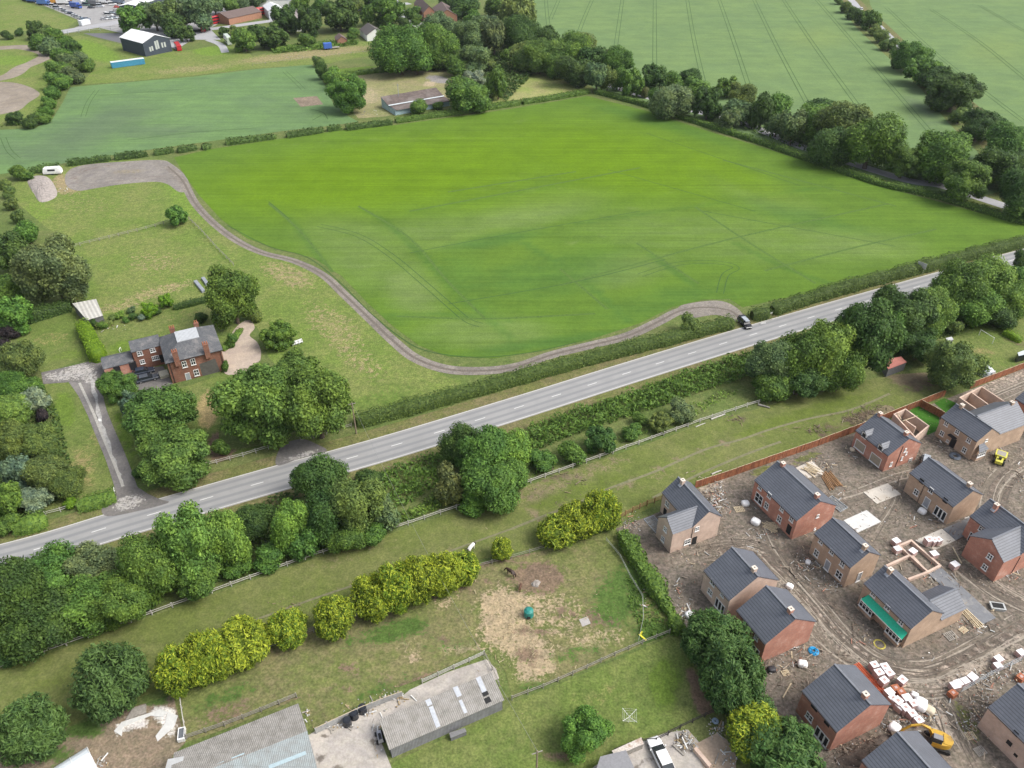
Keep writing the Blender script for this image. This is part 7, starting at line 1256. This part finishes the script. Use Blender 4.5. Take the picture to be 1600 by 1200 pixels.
# timber stack, slab timber
for i, (a, b, w_, n, mt, lb) in enumerate((((1287, 744), (1301, 766), .9, 5, WOODB, 'stack of long brown timbers, left bundle behind the dormered house'), ((1291, 738), (1312, 762), 1.4, 8, WOODB, 'stack of long brown timbers, right bundle behind the dormered house'), ((1256, 730), (1278, 741), 2.0, 9, WOODP, 'loose pale planks lying on the timber-covered slab'), ((1502, 950), (1534, 983), 1.2, 7, WOODP, 'long pale roof timbers leaning by the grey paved strip'), ((1222, 1092), (1237, 1064), .1, 1, WOODP, 'single long plank lying on the mud left of the red house'), ((1192, 818), (1214, 830), 1.2, 6, WOODP, 'pale planks lying before the long red house'), ((1488, 855), (1502, 880), .1, 1, WOODP, 'thin plank lying near the red cross-gabled house'), ((1560, 948), (1548, 958), .3, 2, WOODP, 'short planks beside the paved strip'))):
    p, q = P(*a), P(*b); d = q-p; mb = MB(); r_ = random.Random(i)
    for k in range(n): mb.box((d.length/2+r_.uniform(-.3, .3), (k-n/2)*w_/max(n, 1)*1.15, .14+(k % 3)*.13+(.15 if 'slab' in lb else 0)), (d.length*r_.uniform(.8, 1), .17, .12), R(r_.uniform(-4, 4)*(5 if 'loose' in lb else 1)))
    o = mb.build('timber_stack' if n > 1 else 'plank', mt, boxuv=False); o.location = p; o.rotation_euler.z = math.atan2(d.y, d.x); tag(o, lb, 'timber')
# mesh barrier panels
GAL = plain('galvanised_mesh', (.32, .35, .37), .5, .2, 3)
for (a, b, lb, flat) in (((1006, 812), (1021, 806), 'upright mesh barrier frame lying left of the pale cross-gabled house', 1), ((1300, 776), (1324, 794), 'stack of mesh barrier panels behind the long red house', 2)):
    p, q = P(*a), P(*b); d = q-p; mb = MB(); L = d.length; W_ = 2.0 if flat == 2 else 3.6
    for k in range(2 if flat == 2 else 1):
        z = .1+.12*k
        for x in (0, L): mb.box((x, -W_/2, z), (.09, W_, .09))
        for y in (0, -W_): mb.box((L/2, y, z), (L, .09, .09))
        for j in range(1, 14): mb.box((L*j/14, -W_/2, z), (.03, W_, .03))
        for j in range(1, 4): mb.box((L/2, -W_*j/4, z), (L, .03, .03))
    o = mb.build('barrier_panel', GAL, boxuv=False); o.location = p; o.rotation_euler.z = math.atan2(d.y, d.x); tag(o, lb, 'barrier')
fence('long grey site barrier beside the white wrapped brick packs', [(1500, 1083), (1530, 1066), (1560, 1050), (1595, 1033)], h=1.5, rails=(.3, .8, 1.4), mat=GAL, step=2.4, name='site_barrier', pw=.08, rw=.05)
# orange pipes
mb = MB(); p, q = P(1337, 1038), P(1384, 1089); d = q-p
for k in range(7): mb.tube([(0, -.5+k*.17, .12+.1*(k % 2)), (d.length, -.5+k*.17+.05, .12+.1*(k % 2))], .075, 7)
o = mb.build('drain_pipes', plain('orange_plastic', (.55, .12, .05), .5, .15), boxuv=False); o.location = p; o.rotation_euler.z = math.atan2(d.y, d.x); tag(o, 'bundle of long orange drain pipes behind the red house', 'pipes')
# yellow hose coil, blue coil, big tyres, skips, bags
def torus_coil(label, px, R_, r_, n, mat, name, cat, z=0.05, rx=0):
    mb = MB()
    for k in range(n): mb.tube([(math.cos(a)*(R_-k*r_*1.4), math.sin(a)*(R_-k*r_*1.4), z+(k % 2)*r_) for a in [2*math.pi*j/22 for j in range(23)]], r_, 6)
    return obj1(name, label, cat, px, mb, mat)
torus_coil('coil of yellow hose lying on the mud before the green canopy', (1374, 1007), .85, .05, 3, plain('yellow_hose', (.55, .47, .10), .6), 'hose_coil', 'hose'); torus_coil('coil of bright blue pipe below the red house of the pair', (1271, 1018), .7, .09, 4, plain('blue_pipe', (.02, .28, .55), .5), 'pipe_coil', 'pipe coil', .12)
torus_coil('big dark coil of duct before the L-shaped house', (1492, 714), .95, .14, 3, plain('grey_duct', (.12, .14, .17), .6), 'duct_coil', 'duct coil', .2)
mb = MB(); mb.box((0, 0, .3), (1.9, 1.2, .6), taper=1.15); mb.box((0, 0, .62), (1.6, .95, .05), mi=1)
obj1('mortar_tub', 'small grey tub with pale rim right of the paved strip', 'tub', (1557, 950), mb, [plain('tub_grey', (.4, .41, .4), .6), DARK], R(-10))
BAG = plain('white_bag', (.76, .76, .75), .6, .08, 3)
def bag(label, px, s, sq=.62, mat=None, name='sack', rz=0):
    bm = bmesh.new(); bmesh.ops.create_cube(bm, size=1); bmesh.ops.subdivide_edges(bm, edges=bm.edges[:], cuts=3, use_grid_fill=True); r_ = random.Random(int(px[0]))
    for v in bm.verts: n = v.co.normalized()*.62; v.co = v.co.lerp(n, .55)+Vector([r_.uniform(-.03, .03) for _ in range(3)]); v.co.z = (v.co.z+.48)*sq
    me = bpy.data.meshes.new(name); bm.to_mesh(me); bm.free(); me.materials.append(mat or BAG); o = bpy.data.objects.new(name, me); COL.objects.link(o); o.location = P(*px); o.scale = (s, s*.85, s); o.rotation_euler.z = rz; tag(o, label, 'bag'); me.polygons.foreach_set('use_smooth', [True]*len(me.polygons))
for it in (('large white bulk bag at the end of the brick packs', (1436, 1104), 1.9), ('small white bulk bag above the digger bucket', (1396, 1140), 1.5), ('white plastic tank before the long red house', (1180, 818), 1.5), ('white fridge-sized bag left of the red house by the packs', (1253, 1040), 1.3), ('white sack among the brick packs', (1428, 1088), 1.0), ('cream sack beside the digger', (1450, 1112), 1.4), ('pale square pack right of the red pair', (1233, 926-8), 1.1), ('white wrapped parcel before the grey-doored house', (1440, 801), 1.3), ('white sack beside the hedge rubbish heap', (1076, 963), 1.2), ('cream sack pile near the dormered house wall', (1331, 704), .9), ('grey bag by the buff house', (1262, 880), .9), ('white sheeted heap before the mud corner', (1164, 789), 1.3), ('dark rubbish sack left of the site wall', (1205, 1048), 1.1)):
    bag(*it, mat=(plain('dark_sack', (.03, .03, .035), .5) if 'dark' in it[0] else plain('cream_sack', (.55, .48, .36), .8) if 'cream' in it[0] and 'cream_sack' not in MATS else MATS.get('cream_sack') if 'cream' in it[0] else None), rz=random.random()*3)
# digger
YEL = plain('digger_yellow', (.48, .29, .03), .5, .12, 3, dirt=(.25, .15, .05)); t = thing('excavator', 'yellow tracked digger with its arm stretched over the rubble', 'digger', P(1463, 1163), R(105)); bpy.context.view_layer.update()
for sy in (-1, 1): mb = MB(); pr = [(-1.6, .1), (1.6, .1), (1.85, .4), (1.6, .75), (-1.6, .75), (-1.85, .4)]; mb.face([(x, sy*1.15-.25, z) for x, z in pr]); mb.face([(x, sy*1.15+.25, z) for x, z in pr][::-1]); [mb.face([(pr[i][0], sy*1.15-.25, pr[i][1]), (pr[i][0], sy*1.15+.25, pr[i][1]), (pr[(i+1) % 6][0], sy*1.15+.25, pr[(i+1) % 6][1]), (pr[(i+1) % 6][0], sy*1.15-.25, pr[(i+1) % 6][1])]) for i in range(6)]; mb.build('track', TYRE, t, boxuv=False)
mb = MB(); n_ = 14; mb.prism([(math.cos(R(90+180*k/n_))*1.9, math.sin(R(90+180*k/n_))*1.25) for k in range(n_+1)]+[(1.1, -1.25), (1.1, 1.25)], .85, 1.9); mb.build('body', YEL, t, boxuv=False); MB().box((-1.0, 0, 1.95), (1.0, 1.7, .1)).build('engine_cover', YEL, t, boxuv=False)
cb = MB().box((.55, .72, 2.0), (1.5, 1.0, 1.75), taper=.9).build('cab', plain('cab_black', (.03, .035, .04), .2, spec=.6), t, boxuv=False); MB().box((.55, .72, 2.92), (1.3, .85, .06)).build('cab_roof', plain('cab_roof_grey', (.2, .2, .21), .5), cb, boxuv=False)
mb = MB(); bt = [(1.0, -.25, 1.6), (1.9, -.1, 3.2), (3.2, .3, 3.9), (4.6, .8, 3.5)]; mb.tube(bt, [.28, .26, .24, .18], 4); mb.build('boom', YEL, t, boxuv=False); mb = MB(); mb.tube([(4.6, .8, 3.5), (5.6, 1.3, 2.3), (6.0, 1.5, 1.2)], [.2, .16, .13], 4); mb.build('arm', YEL, t, boxuv=False)
MB().tube([(1.3, -.5, 1.6), (2.6, -.1, 3.2)], .07, 6).build('ram', RIM, t, boxuv=False); mb = MB().box((6.1, 1.6, .75), (.9, .95, .7), R(20), taper=1.25); mb.build('bucket', plain('bucket_steel', (.12, .09, .06), .6), t, boxuv=False); t.rotation_euler.z = ang((1463, 1163), (1425, 1150)); t.scale = (.86, .86, .86)
# yellow dumper
t = thing('site_dumper', 'small yellow dumper parked beside the L-shaped house', 'dumper', P(1560, 721), ang((1558, 728), (1563, 712))); YL = plain('dumper_yellow', (.55, .52, .08), .5, .1, 3); MB().box((1.0, 0, .95), (1.6, 1.6, .8), taper=1.25).build('skip', YL, t, boxuv=False); MB().box((-.8, 0, .8), (1.7, 1.2, .6)).build('body', YL, t, boxuv=False); MB().box((-.7, 0, 1.35), (.5, .5, .5)).build('seat', BLACK, t, boxuv=False); MB().box((1.0, 0, 1.37), (1.5, 1.5, .02)).build('load', plain('grey_load', (.3, .28, .25), .9), t, boxuv=False)
for sx in (-.9, 1.0):
    for sy in (-1, 1): MB().cyl((sx, sy*.85, .45), .45, .35, 12, axis='y').build('wheel', TYRE, t, boxuv=False)
# rubble and litter: nobody could count it
def rubble(name, spots, seed, mats, smin, smax, label=None):
    r_ = np.random.default_rng(seed); mb = MB()
    for x, y, sx, sy, n in spots:
        for _ in range(n):
            p = P(x+r_.normal(0, sx), y+r_.normal(0, sy)); s = r_.uniform(smin, smax); k = int(r_.integers(len(mats))); el = r_.uniform(.4, 1.0) if r_.random() < .75 else r_.uniform(2, 6); z = abs(r_.normal(0, .12))*(2.5 if n > 60 else 1)
            mb.box((p.x, p.y, .05+z), (s*el, s*.55, s*.3), r_.uniform(0, 6.28), k, rx=r_.uniform(-.5, .5), ry=r_.uniform(-.3, .3))
    o = mb.build(name, mats, boxuv=False); return tag(o, kind='stuff')
GREYR = plain('grey_rubble', (.34, .33, .31), .9, .3, 3); LG = plain('pale_scrap', (.38, .39, .38), .8, .2, 3); MUDC = plain('mud_clod', (.17, .13, .10), .95, .3, 2); MUDL = plain('pale_clod', (.30, .25, .195), .95, .3, 2); BRR = plain('broken_brick', (.4, .2, .14), .9, .2, 3); LITW = plain('litter_white', (.6, .6, .58), .7, .1)
rubble('builders_rubble', [(1117, 778, 8, 10, 330), (1125, 796, 10, 6, 80), (988, 815, 8, 5, 50), (985, 826, 7, 5, 60), (1190, 790, 10, 4, 40), (1165, 790, 8, 5, 30), (1195, 833, 12, 6, 60), (1262, 880, 10, 8, 100), (1276, 885, 8, 6, 60), (1295, 915, 10, 6, 60), (1125, 920-14, 6, 8, 20), (1062, 925, 5, 12, 50), (1072, 955, 6, 8, 60), (1095, 935-10, 6, 10, 12), (1255, 1030, 20, 8, 60), (1220, 1040, 14, 10, 60), (1245, 1015, 8, 5, 30), (1435, 1115, 26, 14, 260), (1398, 1133, 12, 8, 100), (1550, 1060, 24, 9, 150), (1520, 1120, 14, 20, 200), (1545, 1090, 10, 8, 70), (1575, 1050, 16, 8, 80), (1500, 968, 12, 8, 60), (1530, 982, 12, 5, 60), (1410, 860, 10, 8, 40), (1450, 905, 20, 6, 50), (1470, 880, 8, 10, 30), (1310, 770, 8, 4, 20), (1280, 720, 8, 6, 20), (1296, 728, 6, 3, 60), (1430, 812, 8, 5, 30), (1465, 812, 6, 4, 24), (1420, 740, 20, 8, 30), (1470, 700, 10, 8, 30), (1560, 690, 14, 8, 40), (1330, 706, 6, 4, 30), (1560, 905, 20, 8, 30), (1585, 905, 10, 6, 30), (1350, 1000, 14, 12, 40), (1180, 870, 30, 20, 30), (1080, 870, 30, 10, 40), (1340, 1165, 20, 12, 50), (1595, 760, 6, 24, 60), (1420, 800, 60, 30, 60), (1300, 860, 60, 40, 60), (1500, 1060, 60, 40, 60), (1240, 960, 30, 40, 50)], 3, [GREYR, LG, WOODP, WOODG, MUDC, MUDL, MUDC, LITW, BRR, MUDL], .07, .28)
rubble('mud_clods', [(1100, 830, 40, 30, 250), (1200, 720+40, 60, 20, 150), (1330, 770, 70, 40, 450), (1450, 690, 60, 40, 250), (1200, 900, 60, 30, 200), (1300, 980, 50, 40, 350), (1440, 870, 60, 40, 350), (1520, 900, 50, 50, 250), (1480, 1090, 80, 60, 600), (1350, 1170, 40, 14, 450), (1250, 1060, 40, 30, 250), (1560, 720, 30, 40, 250), (1140, 860, 30, 14, 100)], 4, [MUDC, MUDL, MUDC, MUDL], .06, .24)
rubble('turf_clods', [(1370, 645, 16, 7, 260), (1335, 655, 14, 6, 160), (1275, 672, 10, 4, 90), (1150, 656, 8, 3, 50), (860, 765, 40, 14, 40), (890, 750, 20, 8, 40), (455, 945, 20, 8, 26), (1340, 655, 6, 6, 60)], 5, [MUDC, plain('dry_grass_clod', (.2, .17, .09), .95)], .08, .3)
rubble('yard_litter', [(575, 1108, 20, 6, 60), (615, 1090, 14, 5, 60), (520, 1135, 14, 3, 50), (590, 1150, 3, 12, 50), (480, 1115, 4, 5, 16), (160, 1190, 6, 6, 20), (1120, 1140, 8, 8, 50), (1140, 1180, 10, 10, 60), (1070, 1160, 8, 7, 120), (575, 176, 10, 3, 40), (460, 88, 12, 2, 50), (100, 296, 10, 3, 20), (1008, 943, 4, 10, 10), (165, 515, 14, 3, 14), (185, 512, 10, 3, 12)], 6, [GREYR, WOODG, LITW, plain('straw_litter', (.34, .26, .15), .95)], .1, .35)
rubble('straw_litter', [(790, 965, 34, 40, 350), (830, 1010, 34, 36, 250), (880, 960, 50, 36, 160)], 7, [MATS['straw_litter'], plain('pale_straw', (.42, .35, .22), .95)], .04, .16)
# heap by the gravel yard and spoil mounds
def mound(name, label, poly, h, mat, cat='heap', seed=1):
    w = [P(*p) for p in poly]; c = sum(w, Vector())/len(w); c.z = 0; r_ = random.Random(seed); mb = MB(); rings = 8; w = [P(*p) for p in spline(poly, 4, True)]; V = []
    for j in range(rings+1):
        t = j/rings; V.append([((p.x-c.x)*(1-t*.98)+r_.uniform(-.2, .2)*(j > 0), (p.y-c.y)*(1-t*.98)+r_.uniform(-.2, .2)*(j > 0), (h*(1-(1-t)**2)*(.8+.2*r_.random()) if j else -.05)) for p in w])
    k = len(w)
    for j in range(rings):
        for i in range(k): mb.face([V[j][i], V[j][(i+1) % k], V[j+1][(i+1) % k], V[j+1][i]])
    mb.face(V[-1]); o = mb.build(name, mat, boxuv=False, smooth=False); o.location = c; return tag(o, label, cat)
mound('earth_heap', 'low grey-brown heap of spoil left of the gravel yard', [(42, 282), (56, 274), (74, 276), (86, 290), (90, 305), (78, 314), (62, 316), (52, 302)], 1.2, plain('spoil', (.30, .265, .24), .95, .25, 1.2)); mound('turf_heap', 'low heap of dug turf beside the boarded fence', [(1345, 660), (1360, 645), (1385, 632), (1400, 640), (1385, 656), (1362, 668)], .35, plain('turf_spoil', (.19, .155, .09), .95, .4, 1.5), seed=3)
mound('muck_heap', 'small grey heap beside the bare patch of the paddock', [(830, 915), (836, 907), (844, 909), (840, 918)], .5, plain('grey_muck', (.3, .27, .24), .95), seed=2); mound('spoil_heap', 'dark soil heap between the brick packs house and the bottom edge', [(1300, 1190), (1330, 1172), (1370, 1150), (1400, 1150), (1395, 1180), (1350, 1200)], .8, plain('dark_spoil', (.10, .08, .065), .95, .5, 1.5), seed=4)
o = slab('manhole_cover', 'grey square cover set in the trampled paddock', 'cover', [(905, 968), (918, 963), (923, 974), (910, 979)], .06, plain('stone_cover', (.36, .34, .32), .9, .2, 4))
slab('door_mat', 'pale square cover in the drive', 'cover', [(153, 654), (158, 654), (159, 658), (154, 658)], .1, plain('pale_cover', (.6, .6, .58), .8)); slab('grey_platform', 'grey boarded platform beside the broken white concrete path', 'platform', [(196, 1124), (207, 1106), (228, 1100), (228, 1113)], .3, WOODG)
for (pl, lb) in (([(178, 1142), (190, 1128), (215, 1120), (250, 1108), (262, 1112), (255, 1120), (235, 1118), (205, 1130), (192, 1136), (190, 1150)], 'broken white concrete path, curved part beside the dark conifer'), ([(262, 1112), (278, 1118), (272, 1135), (246, 1158), (243, 1150), (258, 1130)], 'broken white concrete path, straight part by the rail fence')): slab('concrete_path', lb, 'path', pl, .12, SLW)
mb = MB().box((0, 0, .35), (.9, 1.8, .7)); mb.box((0, 0, .72), (.6, 1.4, .03), mi=1); obj1('bath_tub', 'white tub by the corner of the big barn', 'tub', (285, 1150), mb, [WHITE, plain('tub_water', (.12, .13, .14), .2)], R(15))
t = thing('quad_bike', 'grey machine parked at the end of the long corrugated shed', 'machine', P(594, 1154), R(110)); MB().box((0, 0, .65), (1.8, .7, .4), taper=.8).build('body', RIM, t, boxuv=False); MB().box((-.2, 0, .95), (.8, .35, .2)).build('seat', BLACK, t, boxuv=False)
for sx in (-.6, .6):
    for sy in (-.45, .45): MB().cyl((sx, sy, .3), .3, .22, 10, axis='y').build('wheel', TYRE, t, boxuv=False)
mb = MB().box((0, 0, .2), (.25, 1.5, .1)); mb.box((.3, .6, .3), (.5, .12, .5)); obj1('yellow_jump', 'yellow frame lying by the hurdle in the paddock corner', 'frame', (1004, 997), mb, plain('jump_yellow', (.7, .65, .05), .6), R(40))
fence('thin electric tape fence near the site hedge', [(947, 846), (965, 865), (985, 905), (1008, 942), (1004, 975), (997, 1005)], h=1.0, rails=(.55, .9), mat=plain('pale_tape', (.26, .28, .24), .7), step=4, name='tape_fence', pw=.06, rw=.03)
slab('stone_edging', 'brick wall stub beside the neighbour patio', 'wall', [(1084, 1170), (1088, 1166), (1112, 1194), (1108, 1198)], .7, BRICK_P)
torus_coil('blue-grey round stool in the grassy corner of the neighbour garden', (1117, 1129), .4, .08, 3, plain('seat_blue', (.25, .33, .42), .6), 'round_stool', 'stool', .4)
# ================================================================ THE AIR BETWEEN
hz = MB().box((0, 330, 50.5), (1500, 860, 103.5)).build('haze', [], boxuv=False); tag(hz, kind='stuff')
hm = bpy.data.materials.new('haze_air'); hm.use_nodes = True; ht = hm.node_tree; ht.nodes.remove(ht.nodes['Principled BSDF'])
pv = ht.nodes.new('ShaderNodeVolumePrincipled'); pv.inputs['Density'].default_value = .00005; pv.inputs['Color'].default_value = (.86, .92, 1, 1); pv.inputs['Anisotropy'].default_value = .2
ht.links.new(pv.outputs[0], ht.nodes['Material Output'].inputs['Volume']); hz.data.materials.clear(); hz.data.materials.append(hm)
